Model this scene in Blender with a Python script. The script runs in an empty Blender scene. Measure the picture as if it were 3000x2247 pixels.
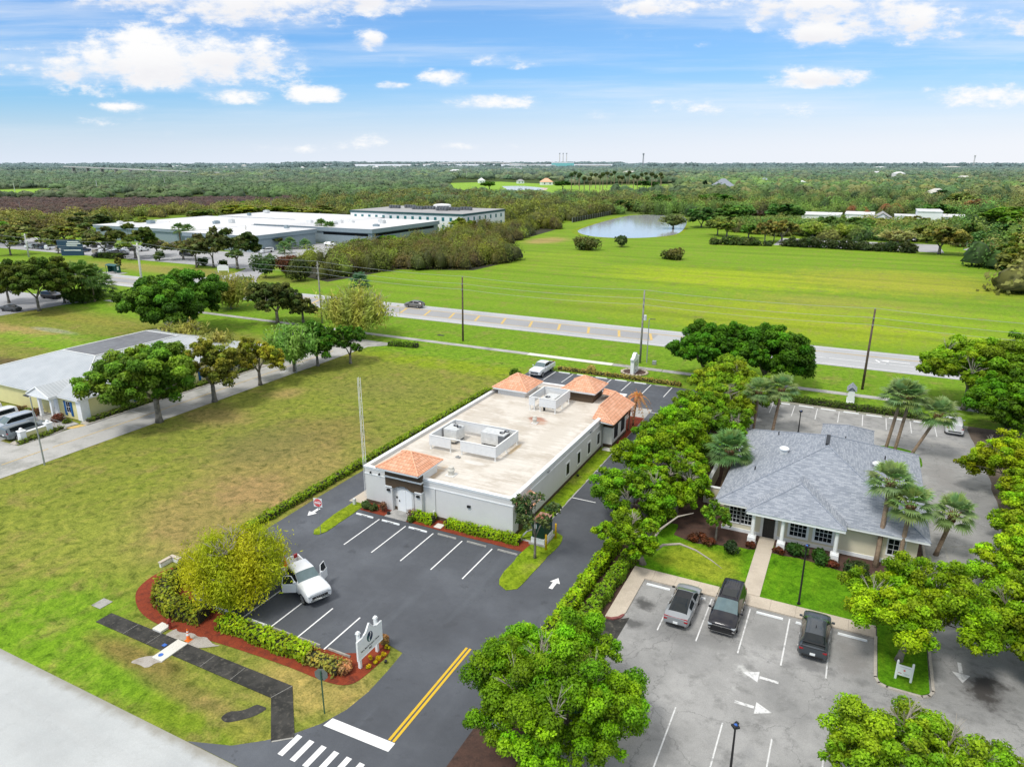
import bpy, math, random
import numpy as np
from mathutils import Vector, Matrix
R = math.radians
rng = np.random.default_rng(11)
random.seed(5)
S = bpy.context.scene
COL = S.collection
# ------------------------------------------------------------------ site frame
# World X runs along the kerb lines, Y along the long side of the lots, metres. The drone hovers at the origin, 31 m up.
AZ = R(26.4); CA, SA = math.cos(AZ), math.sin(AZ)
HC = 31.0; FO = 2060/1.35624; PT = math.atan((1123.5-480)/2060); CP, SP = math.cos(PT), math.sin(PT)
def proj(u, v, z=0.0):
    x = u*CA+v*SA; y = -u*SA+v*CA
    d = y*CP-(z-HC)*SP
    return 1106+FO*x/d, 828.4-FO*(y*SP+(z-HC)*CP)/d, d
def G(X, Y, z=0.0):
    a = (X-1106)/FO; b = (Y-828.4)/FO
    t = (HC-z)/(SP+b*CP); x, y = a*t, (CP-b*SP)*t
    return x*CA-y*SA, x*SA+y*CA
def top_of(u, v, Yt):
    y = -u*SA+v*CA; b = (Yt-828.4)/FO
    return HC+(-b*y*CP-y*SP)/(CP-b*SP)

# ------------------------------------------------------------------ tagging
def tag(o, label=None, cat=None, group=None, kind=None):
    if label: o['label'] = label
    if cat: o['category'] = cat
    if group: o['group'] = group
    if kind: o['kind'] = kind
    return o
def empty(name, loc, label=None, cat=None, group=None, rz=0.0, sc=1.0):
    o = bpy.data.objects.new(name, None); COL.objects.link(o)
    o.location = loc; o.rotation_euler = (0, 0, rz); o.scale = (sc, sc, sc) if not isinstance(sc, tuple) else sc
    o.empty_display_size = .2
    return tag(o, label, cat, group)
def dup(root, loc, rz=0.0, label=None, group=None, sc=None, color=None, cat=None):
    r = root.copy(); COL.objects.link(r); r.location = loc; r.rotation_euler = (0, 0, rz)
    if sc is not None: r.scale = (sc, sc, sc) if not isinstance(sc, tuple) else sc
    if label: r['label'] = label
    if group: r['group'] = group
    elif 'group' in r: del r['group']
    if cat: r['category'] = cat
    if color is not None and r.type == 'MESH': r.color = (*color, 1)
    for ch in list(root.children):
        c = ch.copy(); COL.objects.link(c); c.parent = r
        if color is not None and c.get('tint'): c.color = (*color, 1)
        for g in list(ch.children):
            d = g.copy(); COL.objects.link(d); d.parent = c
            if color is not None and d.get('tint'): d.color = (*color, 1)
    return r

# ------------------------------------------------------------------ mesh builder
class MB:
    def __init__(s): s.v = []; s.f = []; s.m = []
    def add(s, vs, fs, mi=0):
        b = len(s.v); s.v += [tuple(map(float, p)) for p in vs]
        for f in fs: s.f.append(tuple(i+b for i in f)); s.m.append(mi)
        return s
    def box(s, x0, x1, y0, y1, z0, z1, mi=0):
        if x0 > x1: x0, x1 = x1, x0
        if y0 > y1: y0, y1 = y1, y0
        v = [(x, y, z) for z in (z0, z1) for y in (y0, y1) for x in (x0, x1)]
        return s.add(v, [(0,2,3,1),(4,5,7,6),(0,1,5,4),(2,6,7,3),(0,4,6,2),(1,3,7,5)], mi)
    def obox(s, c, sz, rz=0, mi=0, rx=0, ry=0):
        M = Matrix.Rotation(rz, 3, 'Z') @ Matrix.Rotation(ry, 3, 'Y') @ Matrix.Rotation(rx, 3, 'X')
        v = [Vector(c)+M @ Vector((x*sz[0]/2, y*sz[1]/2, z*sz[2]/2)) for z in (-1,1) for y in (-1,1) for x in (-1,1)]
        return s.add(v, [(0,2,3,1),(4,5,7,6),(0,1,5,4),(2,6,7,3),(0,4,6,2),(1,3,7,5)], mi)
    def prism(s, poly, z0, z1, mi=0):
        n = len(poly)
        if sum(poly[i][0]*poly[(i+1)%n][1]-poly[(i+1)%n][0]*poly[i][1] for i in range(n)) < 0: poly = poly[::-1]
        v = [(x, y, z0) for x, y in poly]+[(x, y, z1) for x, y in poly]
        return s.add(v, [tuple(range(n, 2*n)), tuple(range(n-1, -1, -1))]+[(i, (i+1)%n, n+(i+1)%n, n+i) for i in range(n)], mi)
    def sheet(s, poly, z, mi=0):
        n = len(poly)
        if sum(poly[i][0]*poly[(i+1)%n][1]-poly[(i+1)%n][0]*poly[i][1] for i in range(n)) < 0: poly = poly[::-1]
        return s.add([(x, y, z) for x, y in poly], [tuple(range(n))], mi)
    def poly(s, pts, mi=0): return s.add(pts, [tuple(range(len(pts)))], mi)
    def cyl(s, c, r, z0, z1, n=14, r2=None, mi=0):
        r2 = r if r2 is None else r2
        v = [(c[0]+r*math.cos(2*math.pi*i/n), c[1]+r*math.sin(2*math.pi*i/n), z0) for i in range(n)]
        v += [(c[0]+r2*math.cos(2*math.pi*i/n), c[1]+r2*math.sin(2*math.pi*i/n), z1) for i in range(n)]
        return s.add(v, [tuple(range(n-1,-1,-1)), tuple(range(n,2*n))]+[(i,(i+1)%n,n+(i+1)%n,n+i) for i in range(n)], mi)
    def tube(s, pts, rad, n=7, mi=0):
        pts = [Vector(p) for p in pts]
        if not hasattr(rad, '__len__'): rad = [rad]*len(pts)
        vs = []; fs = []; ref = Vector((.31, .95, .12))
        for i, p in enumerate(pts):
            d = (pts[min(i+1, len(pts)-1)]-pts[max(i-1, 0)])
            d = d.normalized() if d.length > 1e-9 else Vector((0,0,1))
            a = d.cross(ref)
            if a.length < .05: a = d.cross(Vector((1,0,0)))
            a.normalize(); b = d.cross(a)
            for k in range(n):
                t = 2*math.pi*k/n; vs.append(p+(a*math.cos(t)+b*math.sin(t))*rad[i])
        for i in range(len(pts)-1):
            for k in range(n): fs.append((i*n+k, i*n+(k+1)%n, (i+1)*n+(k+1)%n, (i+1)*n+k))
        fs.append(tuple(range(n-1,-1,-1))); m = (len(pts)-1)*n; fs.append(tuple(range(m, m+n)))
        return s.add(vs, fs, mi)
    def lathe(s, c, prof, n=16, mi=0):
        vs = []; fs = []
        for r, z in prof:
            for k in range(n): vs.append((c[0]+r*math.cos(2*math.pi*k/n), c[1]+r*math.sin(2*math.pi*k/n), z))
        for i in range(len(prof)-1):
            for k in range(n): fs.append((i*n+k, i*n+(k+1)%n, (i+1)*n+(k+1)%n, (i+1)*n+k))
        fs.append(tuple(range(n-1,-1,-1))); m = (len(prof)-1)*n; fs.append(tuple(range(m, m+n)))
        return s.add(vs, fs, mi)
    def build(s, name, mats, parent=None, world=False, bevel=0.0, smooth=False, uv=True, kind=None):
        vs = s.v
        if world and parent is not None:
            o = parent
            ox = oy = oz = 0
            while o is not None: ox += o.location.x; oy += o.location.y; oz += o.location.z; o = o.parent
            vs = [(x-ox, y-oy, z-oz) for x, y, z in vs]
        me = bpy.data.meshes.new(name); me.from_pydata(vs, [], s.f)
        if not isinstance(mats, (list, tuple)): mats = [mats]
        for m in mats: me.materials.append(m)
        me.polygons.foreach_set('material_index', s.m)
        if smooth: me.polygons.foreach_set('use_smooth', [True]*len(s.f))
        if uv:
            L = me.uv_layers.new(name='metres'); buf = np.zeros(len(me.loops)*2); k = 0
            for p in me.polygons:
                n = p.normal
                if abs(n.z) > .985: e1, e2 = Vector((1,0,0)), Vector((0,1,0))
                else:
                    e1 = Vector((-n.y, n.x, 0)).normalized(); e2 = n.cross(e1)
                for li in p.loop_indices:
                    co = Vector(s.v[me.loops[li].vertex_index]); buf[2*li] = co.dot(e1); buf[2*li+1] = co.dot(e2)
            L.data.foreach_set('uv', buf)
        o = bpy.data.objects.new(name, me); COL.objects.link(o)
        if parent is not None: o.parent = parent
        if bevel:
            b = o.modifiers.new('edge', 'BEVEL'); b.width = bevel; b.segments = 2; b.limit_method = 'ANGLE'
        if kind: o['kind'] = kind
        return o

# ------------------------------------------------------------------ materials
class NT:
    def __init__(s, name):
        s.m = bpy.data.materials.new(name); s.m.use_nodes = True; s.t = s.m.node_tree; s.n = s.t.nodes; s.l = s.t.links
        s.b = s.n['Principled BSDF']; s.b.inputs['Roughness'].default_value = .75; s.out = s.n['Material Output']
        s._pos = None
    def new(s, ty, **k):
        n = s.n.new(ty)
        for a, b in k.items(): setattr(n, a, b)
        return n
    def setin(s, sock, v):
        if isinstance(v, bpy.types.NodeSocket): s.l.new(v, sock)
        elif isinstance(v, (tuple, list)) and len(v) == 3 and sock.type == 'RGBA': sock.default_value = (*v, 1)
        else: sock.default_value = v
    def pos(s):
        if s._pos is None: s._pos = s.new('ShaderNodeNewGeometry').outputs['Position']
        return s._pos
    def uv(s): return s.new('ShaderNodeUVMap', uv_map='metres').outputs[0]
    def objc(s): return s.new('ShaderNodeTexCoord').outputs['Object']
    def vmul(s, v, k):
        n = s.new('ShaderNodeVectorMath', operation='MULTIPLY'); s.setin(n.inputs[0], v); n.inputs[1].default_value = k; return n.outputs[0]
    def vadd(s, v, k):
        n = s.new('ShaderNodeVectorMath', operation='ADD'); s.setin(n.inputs[0], v); s.setin(n.inputs[1], k); return n.outputs[0]
    def noise(s, scale, detail=3, rough=.55, vec=None, col=False):
        n = s.new('ShaderNodeTexNoise'); n.inputs['Scale'].default_value = scale; n.inputs['Detail'].default_value = detail
        n.inputs['Roughness'].default_value = rough; s.l.new(vec if vec is not None else s.pos(), n.inputs['Vector'])
        return n.outputs['Color' if col else 'Fac']
    def math(s, op, a, b=0.0, c=None, clamp=False):
        n = s.new('ShaderNodeMath', operation=op, use_clamp=clamp); s.setin(n.inputs[0], a); s.setin(n.inputs[1], b)
        if c is not None: s.setin(n.inputs[2], c)
        return n.outputs[0]
    def maprange(s, v, a, b, c=0.0, d=1.0, smooth=True):
        n = s.new('ShaderNodeMapRange', interpolation_type='SMOOTHSTEP' if smooth else 'LINEAR'); s.setin(n.inputs[0], v)
        for i, x in enumerate((a, b, c, d)): n.inputs[i+1].default_value = x
        return n.outputs[0]
    def mix(s, f, a, b, mode='MIX'):
        n = s.new('ShaderNodeMix', data_type='RGBA', blend_type=mode); s.setin(n.inputs[0], f); s.setin(n.inputs[6], a); s.setin(n.inputs[7], b)
        return n.outputs[2]
    def ramp(s, f, stops):
        n = s.new('ShaderNodeValToRGB'); e = n.color_ramp.elements
        while len(e) < len(stops): e.new(.5)
        for i, (p, c) in enumerate(stops): e[i].position = p; e[i].color = (*c, 1)
        s.l.new(f, n.inputs[0]); return n.outputs[0]
    def sep(s, v):
        n = s.new('ShaderNodeSeparateXYZ'); s.l.new(v, n.inputs[0]); return n.outputs
    def comb(s, x, y, z=0.0):
        n = s.new('ShaderNodeCombineXYZ'); s.setin(n.inputs[0], x); s.setin(n.inputs[1], y); s.setin(n.inputs[2], z); return n.outputs[0]
    def color(s, c): s.setin(s.b.inputs['Base Color'], c); return s
    def rough(s, r): s.setin(s.b.inputs['Roughness'], r); return s
    def bump(s, h, strength=.3, dist=.02):
        n = s.new('ShaderNodeBump'); n.inputs['Strength'].default_value = strength; n.inputs['Distance'].default_value = dist
        s.l.new(h, n.inputs['Height']); s.l.new(n.outputs[0], s.b.inputs['Normal']); return s
def plain(name, c, rough=.7, metal=0.0, var=.12, scale=3.0, spec=.4, coat=0.0, bump=0.0):
    t = NT(name)
    n = t.noise(scale, 4); lo = tuple(x*(1-var) for x in c); hi = tuple(min(1, x*(1+var)) for x in c)
    t.color(t.ramp(n, [(.3, lo), (.7, hi)])).rough(rough)
    t.b.inputs['Metallic'].default_value = metal; t.b.inputs['Specular IOR Level'].default_value = spec
    if coat: t.b.inputs['Coat Weight'].default_value = coat; t.b.inputs['Coat Roughness'].default_value = .06
    if bump: t.bump(t.noise(scale*9, 3), bump, .02)
    return t.m
def weathered(name, c, dark, stain=.5, scale=.35, rough=.85, fine=14.0, lite=None, bump=.15, lo=.42, hi=.75):
    """mottled paving or stucco: base, cloudy stains, fine grain"""
    t = NT(name)
    n1 = t.noise(scale, 6, .62); n2 = t.noise(scale*4.3, 5, .6); n3 = t.noise(fine, 2)
    c1 = t.mix(t.math('MULTIPLY', t.maprange(n1, lo, hi), stain), c, dark)
    if lite: c1 = t.mix(t.math('MULTIPLY', t.maprange(n2, .5, .75), .5), c1, lite)
    c2 = t.mix(1.0, c1, t.ramp(n3, [(.25, (.8,.8,.8)), (.75, (1.12,1.12,1.12))]), 'MULTIPLY')
    t.color(c2).rough(rough).bump(n3, bump, .01)
    return t.m

M = {}
def lawn(name, base, alt, dry, patches=(), zones=(), dryamt=.5):
    t = NT(name); p = t.pos()
    n1 = t.noise(.045, 5, .6); n2 = t.noise(.28, 5, .65); n3 = t.noise(1.7, 4, .65); n4 = t.noise(7.5, 3, .7)
    streak = t.noise(1.0, 3, .6, t.vmul(p, (.9, .12, 0)))
    c = t.mix(t.maprange(n1, .35, .65), base, alt)
    warp = t.math('MULTIPLY', t.math('SUBTRACT', n2, .5), 1.1)
    xyz = t.sep(p)
    for axis, a, b, colr, amt in zones:
        f = t.maprange(t.math('ADD', xyz[axis], t.math('MULTIPLY', warp, 5.0)), a, b)
        c = t.mix(t.math('MULTIPLY', f, amt), c, colr)
    for u, v, ru, rv, colr, amt in patches:
        d = t.vmul(t.vadd(p, (-u, -v, 0)), (1/ru, 1/rv, 0))
        ln = t.new('ShaderNodeVectorMath', operation='LENGTH'); t.l.new(d, ln.inputs[0])
        f = t.maprange(t.math('ADD', ln.outputs['Value'], t.math('MULTIPLY', warp, 1.6)), 1.25, .35)
        c = t.mix(t.math('MULTIPLY', f, amt), c, colr)
    c = t.mix(t.math('MULTIPLY', t.maprange(n2, .5, .72), dryamt), c, dry)
    c = t.mix(t.math('MULTIPLY', t.maprange(streak, .5, .75), .22), c, dry)
    tuft = t.noise(1.15, 5, .68, t.vadd(p, t.vmul(t.noise(.5, 3, .6, None, True), (3, 3, 0))))
    c = t.mix(1.0, c, t.ramp(tuft, [(.32, (.50,.56,.42)), (.46, (.93,.95,.9)), (.66, (1.36,1.28,1.25))]), 'MULTIPLY') if not zones else t.mix(t.maprange(xyz[1], 90, 140, 1, .3), c, t.mix(1.0, c, t.ramp(tuft, [(.32, (.46,.52,.40)), (.46, (.93,.95,.9)), (.66, (1.4,1.3,1.25))]), 'MULTIPLY'))
    if zones:
        mow = t.noise(1.0, 4, .6, t.vmul(p, (.012, .16, 0))); c = t.mix(t.math('MULTIPLY', t.maprange(xyz[1], 134, 150), .55), c, t.mix(1.0, c, t.ramp(mow, [(.36, (.66,.72,.7)), (.5, (1,1,1)), (.66, (1.3,1.16,1.3))]), 'MULTIPLY'))
    c = t.mix(1.0, c, t.ramp(n3, [(.28, (.72,.76,.66)), (.5, (1,1,1)), (.75, (1.2,1.17,1.1))]), 'MULTIPLY')
    c = t.mix(1.0, c, t.ramp(n4, [(.3, (.58,.64,.5)), (.55, (1.05,1.05,1)), (.75, (1.3,1.26,1.2))]), 'MULTIPLY')
    t.color(c).rough(1.0); t.b.inputs['Specular IOR Level'].default_value = .1
    t.bump(n4, .55, .06)
    return t.m
OLIVE = (.185, .205, .042); BROWN = (.285, .20, .095); VIVID = (.145, .27, .016); LIME = (.172, .288, .020); YEL = (.345, .37, .018); DGREEN = (.09, .18, .012); TAN = (.37, .26, .12)
def pg(X, Y, ru, rv, c, a): u, v = G(X, Y); return (u, v, ru, rv, c, a)
PATCH = [pg(600,1010,10,11,BROWN,.62), pg(560,1060,5,4,(.30,.20,.10),.7), pg(430,1110,8,7,BROWN,.6), pg(330,1170,5,4,BROWN,.6), pg(700,930,7,6,(.2,.16,.06),.7), pg(560,960,7,7,(.16,.15,.055),.7), pg(820,840,9,6,(.18,.19,.05),.7), pg(620,850,2.5,3,TAN,.6), pg(470,900,6,4,BROWN,.6),
    pg(150,1180,9,6,(.22,.25,.045),.8), pg(100,1330,7,5,VIVID,.9), pg(190,1450,9,1.6,VIVID,.95), pg(60,1380,6,3,VIVID,.8), pg(420,1560,5,1.2,(.15,.23,.015),.8), pg(300,1420,5,1.0,(.19,.15,.05),.9), pg(430,1510,6,.9,(.18,.16,.05),.8),
    pg(640,1480,4,2.2,(.33,.26,.09),.9), pg(560,1600,5,.8,(.23,.23,.045),.7), pg(760,1500,2.2,2,(.33,.26,.09),.8), pg(870,980,2.6,9,(.15,.25,.015),.7),
    pg(980,790,22,3.5,(.20,.28,.015),.9), pg(1250,850,3,9,(.2,.21,.045),.4),
    pg(100,725,35,3.4,TAN,.85), pg(150,685,30,3,(.23,.22,.045),.7), pg(130,740,20,5,(.15,.30,.012),.8), pg(60,790,14,3,(.11,.08,.045),.9), pg(120,715,7,1.3,(.32,.3,.26),.8), pg(260,740,20,3,(.12,.25,.01),.7),
    pg(1720,690,40,22,YEL,.5), pg(1560,600,40,22,(.29,.37,.018),.8), pg(1950,610,34,26,(.33,.33,.04),.7), pg(1850,660,26,12,(.30,.28,.06),.6), pg(1380,660,26,16,(.23,.30,.025),.6), pg(2100,700,30,18,(.22,.34,.018),.7), pg(1200,560,18,30,(.22,.32,.025),.6), pg(1180,520,9,16,TAN,.8),
    pg(380,585,60,7,(.28,.24,.075),.8), pg(420,560,60,9,(.19,.19,.045),.6), pg(300,555,50,6,(.26,.22,.075),.6)]
M['ground'] = lawn('ground grass', OLIVE, (.19,.225,.035), BROWN, PATCH, [(1, 92, 98, VIVID, .92), (1, 134, 142, LIME, .85), (1, 400, 480, (.05, .085, .022), .95), (0, -345, -430, (.05, .085, .022), .95)], .46)
M['lawn'] = lawn('clipped lawn', (.078,.215,.006), (.105,.235,.008), (.23,.30,.02), [pg(1650,1040,3,30,(.1,.2,.01),.2), (-9,52,3.5,3,(.24,.28,.025),.85), (-7,50.5,2,1.5,(.25,.29,.03),.7)], (), .15)
M['verge'] = lawn('verge grass', (.20,.26,.016), (.17,.28,.012), (.3,.26,.08), (), (), .5)
M['golf'] = lawn('golf turf', (.22,.38,.05), (.25,.40,.06), (.3,.38,.08), (), (), .1)
def asphalt():
    t = NT('sealed asphalt'); n1 = t.noise(.16, 5, .6); n2 = t.noise(1.1, 5, .62); n3 = t.noise(28, 2, .6)
    c = t.ramp(n1, [(.3, (.058,.063,.073)), (.5, (.074,.081,.094)), (.72, (.108,.118,.135))])
    c = t.mix(t.math('MULTIPLY', t.maprange(n2, .55, .75), .35), c, (.05,.056,.066))
    st = t.noise(1.0, 4, .6, t.vmul(t.pos(), (.55, .05, 0)))
    c = t.mix(t.math('MULTIPLY', t.maprange(st, .55, .7), .3), c, (.115,.128,.146))
    sk = t.noise(.55, 6, .7); c = t.mix(t.math('MULTIPLY', t.maprange(sk, .60, .66), .5), c, (.042,.046,.053))
    c = t.mix(1.0, c, t.ramp(n3, [(.3, (.85,.85,.85)), (.7, (1.15,1.15,1.15))]), 'MULTIPLY')
    vo = t.new('ShaderNodeTexVoronoi', feature='DISTANCE_TO_EDGE'); vo.inputs['Scale'].default_value = .13; t.l.new(t.vadd(t.pos(), t.vmul(t.noise(.7, 4, .6, None, True), (3, 3, 0))), vo.inputs['Vector'])
    c = t.mix(t.math('MULTIPLY', t.math('MULTIPLY', t.maprange(vo.outputs['Distance'], .005, .0), t.maprange(n1, .45, .6)), .5), c, (.035,.038,.044))
    t.color(c).rough(t.maprange(n2, .4, .7, .78, .55)).bump(n3, .25, .008); return t.m
M['asphalt'] = asphalt()
def old_lot():
    t = NT('worn grey paving'); p = t.pos(); n1 = t.noise(.11, 6, .65); n2 = t.noise(.75, 6, .65); n3 = t.noise(22, 2); n4 = t.noise(.32, 6, .7)
    c = t.ramp(n1, [(.32, (.20,.20,.196)), (.5, (.30,.297,.288)), (.68, (.39,.385,.375))])
    c = t.mix(t.math('MULTIPLY', t.maprange(n2, .48, .72), .7), c, (.155,.155,.15))
    c = t.mix(t.math('MULTIPLY', t.maprange(n4, .60, .72), .7), c, (.44,.435,.42))
    for u, v, ru, rv, colr, a in [(-11,44.3,.9,.7,(.07,.07,.068),.95), (-11,41.8,.8,.6,(.08,.08,.078),.9), (-8.2,41.8,1.4,.8,(.17,.17,.165),.6), (-5.6,42.4,2,1,(.16,.16,.155),.5), (-2.7,44.6,.9,1.9,(.2,.2,.195),.55), (2.7,44.5,1,2,(.2,.19,.18),.6), (.4,42.6,1.5,.6,(.14,.14,.14),.7), (-3.2,40.2,.7,.6,(.55,.55,.53),.9),
            (10.3,45.0,1.3,2.0,(.055,.05,.046),1.0), (12.0,85.5,2.4,2.4,(.2,.2,.19),.7), (10.4,80,1.6,5,(.22,.21,.2),.7), (10,90,5,1.5,(.33,.32,.3),.5), (3,90,9,1.6,(.42,.4,.37),.5)]:
        ln = t.new('ShaderNodeVectorMath', operation='LENGTH'); t.l.new(t.vmul(t.vadd(p, (-u,-v,0)), (1/ru, 1/rv, 0)), ln.inputs[0])
        f = t.maprange(t.math('ADD', ln.outputs['Value'], t.math('MULTIPLY', t.math('SUBTRACT', n2, .5), 3.4)), 1.3, .25)
        c = t.mix(t.math('MULTIPLY', f, a), c, colr)
    vo = t.new('ShaderNodeTexVoronoi', feature='DISTANCE_TO_EDGE'); vo.inputs['Scale'].default_value = .16
    t.l.new(t.vadd(p, t.vmul(t.noise(.8, 4, .6, None, True), (2.2, 2.2, 0))), vo.inputs['Vector'])
    c = t.mix(t.math('MULTIPLY', t.maprange(vo.outputs['Distance'], .007, .0), .55), c, (.12,.12,.118))
    c = t.mix(1.0, c, t.ramp(n3, [(.3, (.86,.86,.86)), (.7, (1.12,1.12,1.12))]), 'MULTIPLY')
    t.color(c).rough(.85).bump(n3, .2, .008); return t.m
M['oldlot'] = old_lot()
def street():
    t = NT('pale street paving'); p = t.pos(); n1 = t.noise(.13, 6, .65); n2 = t.noise(.9, 6, .65); n3 = t.noise(30, 2)
    c = t.ramp(n1, [(.3, (.38,.395,.395)), (.55, (.46,.475,.47)), (.75, (.51,.52,.515))]); c = t.mix(t.math('MULTIPLY', t.maprange(n2, .52, .72), .35), c, (.36,.365,.36))
    tr = t.noise(1.0, 4, .6, t.vmul(p, (.04, .75, 0))); c = t.mix(t.math('MULTIPLY', t.maprange(tr, .5, .7), .4), c, (.40,.405,.40))
    v = t.sep(p)[1]; c = t.mix(t.math('MULTIPLY', t.maprange(t.math('ADD', v, t.math('MULTIPLY', n2, 1.2)), 20.1, 20.9), .75), c, (.25,.23,.18))
    vo = t.new('ShaderNodeTexVoronoi', feature='DISTANCE_TO_EDGE'); vo.inputs['Scale'].default_value = .12; t.l.new(t.vadd(p, t.vmul(t.noise(.6, 4, .6, None, True), (3, 3, 0))), vo.inputs['Vector'])
    c = t.mix(t.math('MULTIPLY', t.maprange(vo.outputs['Distance'], .004, .0), .16), c, (.25,.25,.245)); c = t.mix(1.0, c, t.ramp(n3, [(.3, (.9,.9,.9)), (.7, (1.08,1.08,1.08))]), 'MULTIPLY')
    t.color(c).rough(.9).bump(n3, .2, .008); return t.m
M['street'] = street()
M['road'] = weathered('main road asphalt', (.42,.425,.43), (.34,.345,.35), .8, .06, .9, 9, (.48,.48,.48))
M['roadmid'] = weathered('median asphalt', (.33,.33,.335), (.28,.28,.285), .7, .1, .9, 9)
M['drive'] = weathered('old concrete drive', (.43,.42,.395), (.25,.25,.225), .9, .22, .9, 14, (.50,.49,.46), lo=.45, hi=.66)
M['farlot'] = weathered('far car park paving', (.38,.38,.385), (.28,.28,.29), .8, .05, .9, 5, (.44,.44,.44))
M['walk'] = weathered('beige concrete walk', (.53,.46,.37), (.40,.34,.27), .6, .6, .9, 20, (.60,.53,.44))
M['walkgrey'] = weathered('grey concrete', (.42,.41,.39), (.2,.2,.19), .8, .5, .9, 14, (.5,.48,.45))
M['walkblack'] = weathered('mildewed black concrete', (.045,.043,.038), (.018,.018,.016), .9, .7, .9, 14, (.17,.155,.125), lo=.4, hi=.6)
M['walkwhite'] = weathered('new white concrete', (.68,.66,.60), (.60,.57,.5), .5, .8, .9, 16)
M['sand'] = weathered('grey sand', (.40,.37,.33), (.25,.21,.16), .8, 1.2, 1., 14)
M['redmulch'] = weathered('red mulch', (.23,.036,.010), (.09,.015,.007), .9, 1.6, 1., 11, (.35,.065,.02), bump=.8)
M['brownmulch'] = weathered('brown mulch', (.085,.045,.032), (.04,.025,.02), .9, 1.6, 1., 11, (.12,.07,.05), bump=.8)
M['dirt'] = weathered('bare dirt', (.15,.115,.085), (.07,.05,.038), .8, .7, 1., 9, (.2,.16,.12), bump=.6)
def paint(name, c, wear=.35):
    t = NT(name); n = t.noise(3.0, 6, .7); n2 = t.noise(14, 3)
    t.color(t.mix(t.math('MULTIPLY', t.maprange(t.math('ADD', n, t.math('MULTIPLY', n2, .3)), .62, .85), wear), c, tuple(x*.4 for x in c))).rough(.7); return t.m
M['white'] = paint('white road paint', (.80,.80,.79), .25); M['wornwhite'] = paint('worn white road paint', (.66,.66,.65), .8); M['yellow'] = paint('yellow road paint', (.66,.42,.018), .2); M['fadeyellow'] = paint('faded yellow paint', (.60,.42,.14), .55)
M['redpaint'] = paint('red kerb paint', (.22,.07,.065), .7); M['palegold'] = plain('tactile yellow concrete', (.62,.44,.16), .9)
M['conc'] = weathered('weathered concrete', (.36,.35,.32), (.17,.165,.15), .8, 1.5, .9, 18, (.46,.45,.42))
M['kerb'] = weathered('kerb concrete', (.48,.44,.38), (.28,.25,.21), .8, .9, .9, 16, (.56,.52,.46))
# ------------------------------------------------------------------ more materials
M['wallwhite'] = weathered('pale grey stucco', (.66,.655,.64), (.56,.555,.54), .5, .5, .85, 30, (.69,.685,.67), bump=.1)
M['trim'] = plain('white painted trim', (.82,.83,.83), .55, var=.05)
M['trimoff'] = plain('off-white trim', (.72,.72,.70), .6, var=.06)
M['brown'] = plain('dark brown stucco', (.085,.058,.036), .85, var=.15, scale=6)
M['cream'] = weathered('cream stucco', (.72,.67,.50), (.60,.55,.41), .5, .5, .85, 30, bump=.1)
M['yellowwall'] = weathered('yellow stucco', (.75,.69,.34), (.62,.56,.27), .5, .5, .85, 30, bump=.1)
M['blueshut'] = plain('blue shutter', (.006,.10,.30), .5)
M['dark'] = plain('dark glass', (.010,.012,.014), .3, spec=.06, var=.3)
M['tealglass'] = plain('teal glass', (.03,.16,.17), .2, spec=.6)
M['black'] = plain('black paint', (.014,.014,.015), .45, var=.2)
M['rubber'] = plain('tyre rubber', (.022,.022,.023), .85)
M['door'] = plain('black door', (.012,.012,.014), .4)
M['whitedoor'] = plain('white door', (.80,.82,.83), .4, var=.03)
M['steel'] = plain('brushed steel', (.55,.56,.57), .35, .85)
M['chrome'] = plain('chrome', (.75,.76,.77), .12, 1.0, var=.05)
M['galv'] = plain('galvanised grey', (.36,.37,.38), .5, .4)
M['greygreen'] = plain('sign back metal', (.16,.18,.16), .5, .2)
M['greenpost'] = plain('green post', (.03,.09,.05), .6)
M['greencab'] = plain('dark green cabinet', (.006,.045,.026), .45, var=.2)
M['rusty'] = weathered('rusty lid', (.28,.10,.055), (.55,.45,.38), .7, 1.5, .8, 12)
M['bollard'] = plain('yellow bollard paint', (.75,.43,.012), .45, var=.06)
M['orange'] = plain('orange cone', (.85,.17,.015), .5)
M['reflect'] = plain('white band', (.8,.8,.8), .5)
M['signwhite'] = plain('white sign board', (.80,.82,.82), .5, var=.03)
M['signred'] = plain('sign red', (.70,.012,.02), .5, var=.05)
M['darkred'] = plain('dark red', (.35,.01,.025), .5)
M['ink'] = plain('black lettering', (.012,.012,.012), .6)
M['navy'] = plain('navy emblem', (.016,.03,.07), .5)
M['teal'] = plain('teal emblem', (.012,.085,.085), .5)
M['tan'] = plain('beige unit', (.56,.54,.48), .6)
M['unit'] = plain('pale metal unit', (.60,.61,.60), .45, .1)
M['unitdark'] = plain('coil grille', (.13,.14,.15), .6)
M['screen'] = plain('pale screen panel', (.66,.67,.67), .6, var=.05)
M['hdr'] = plain('grey hydrant', (.25,.03,.02), .5)
M['blueplast'] = plain('blue', (.04,.14,.5), .4)
M['wood'] = plain('weathered pole wood', (.12,.085,.062), .9, var=.35, scale=2)
M['greywood'] = plain('grey pole wood', (.25,.24,.215), .9, var=.25, scale=2)
M['concpole'] = plain('concrete pole', (.52,.51,.48), .85)
M['wire'] = plain('pale wire', (.33,.36,.36), .6)
M['bark'] = plain('grey bark', (.20,.175,.145), 1., var=.45, scale=2.2, bump=.8)
M['palmbark'] = plain('palm trunk', (.25,.18,.125), 1., var=.3, scale=5, bump=.6)
M['boots'] = plain('palm boots', (.22,.12,.055), 1., var=.45, scale=6, bump=.8)
M['twig'] = plain('dark twigs', (.035,.035,.018), 1.)
M['greytwig'] = plain('bare grey twigs', (.36,.32,.27), 1.)
M['stone'] = plain('pale boulder', (.42,.36,.28), .9, var=.35, scale=2)
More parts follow.
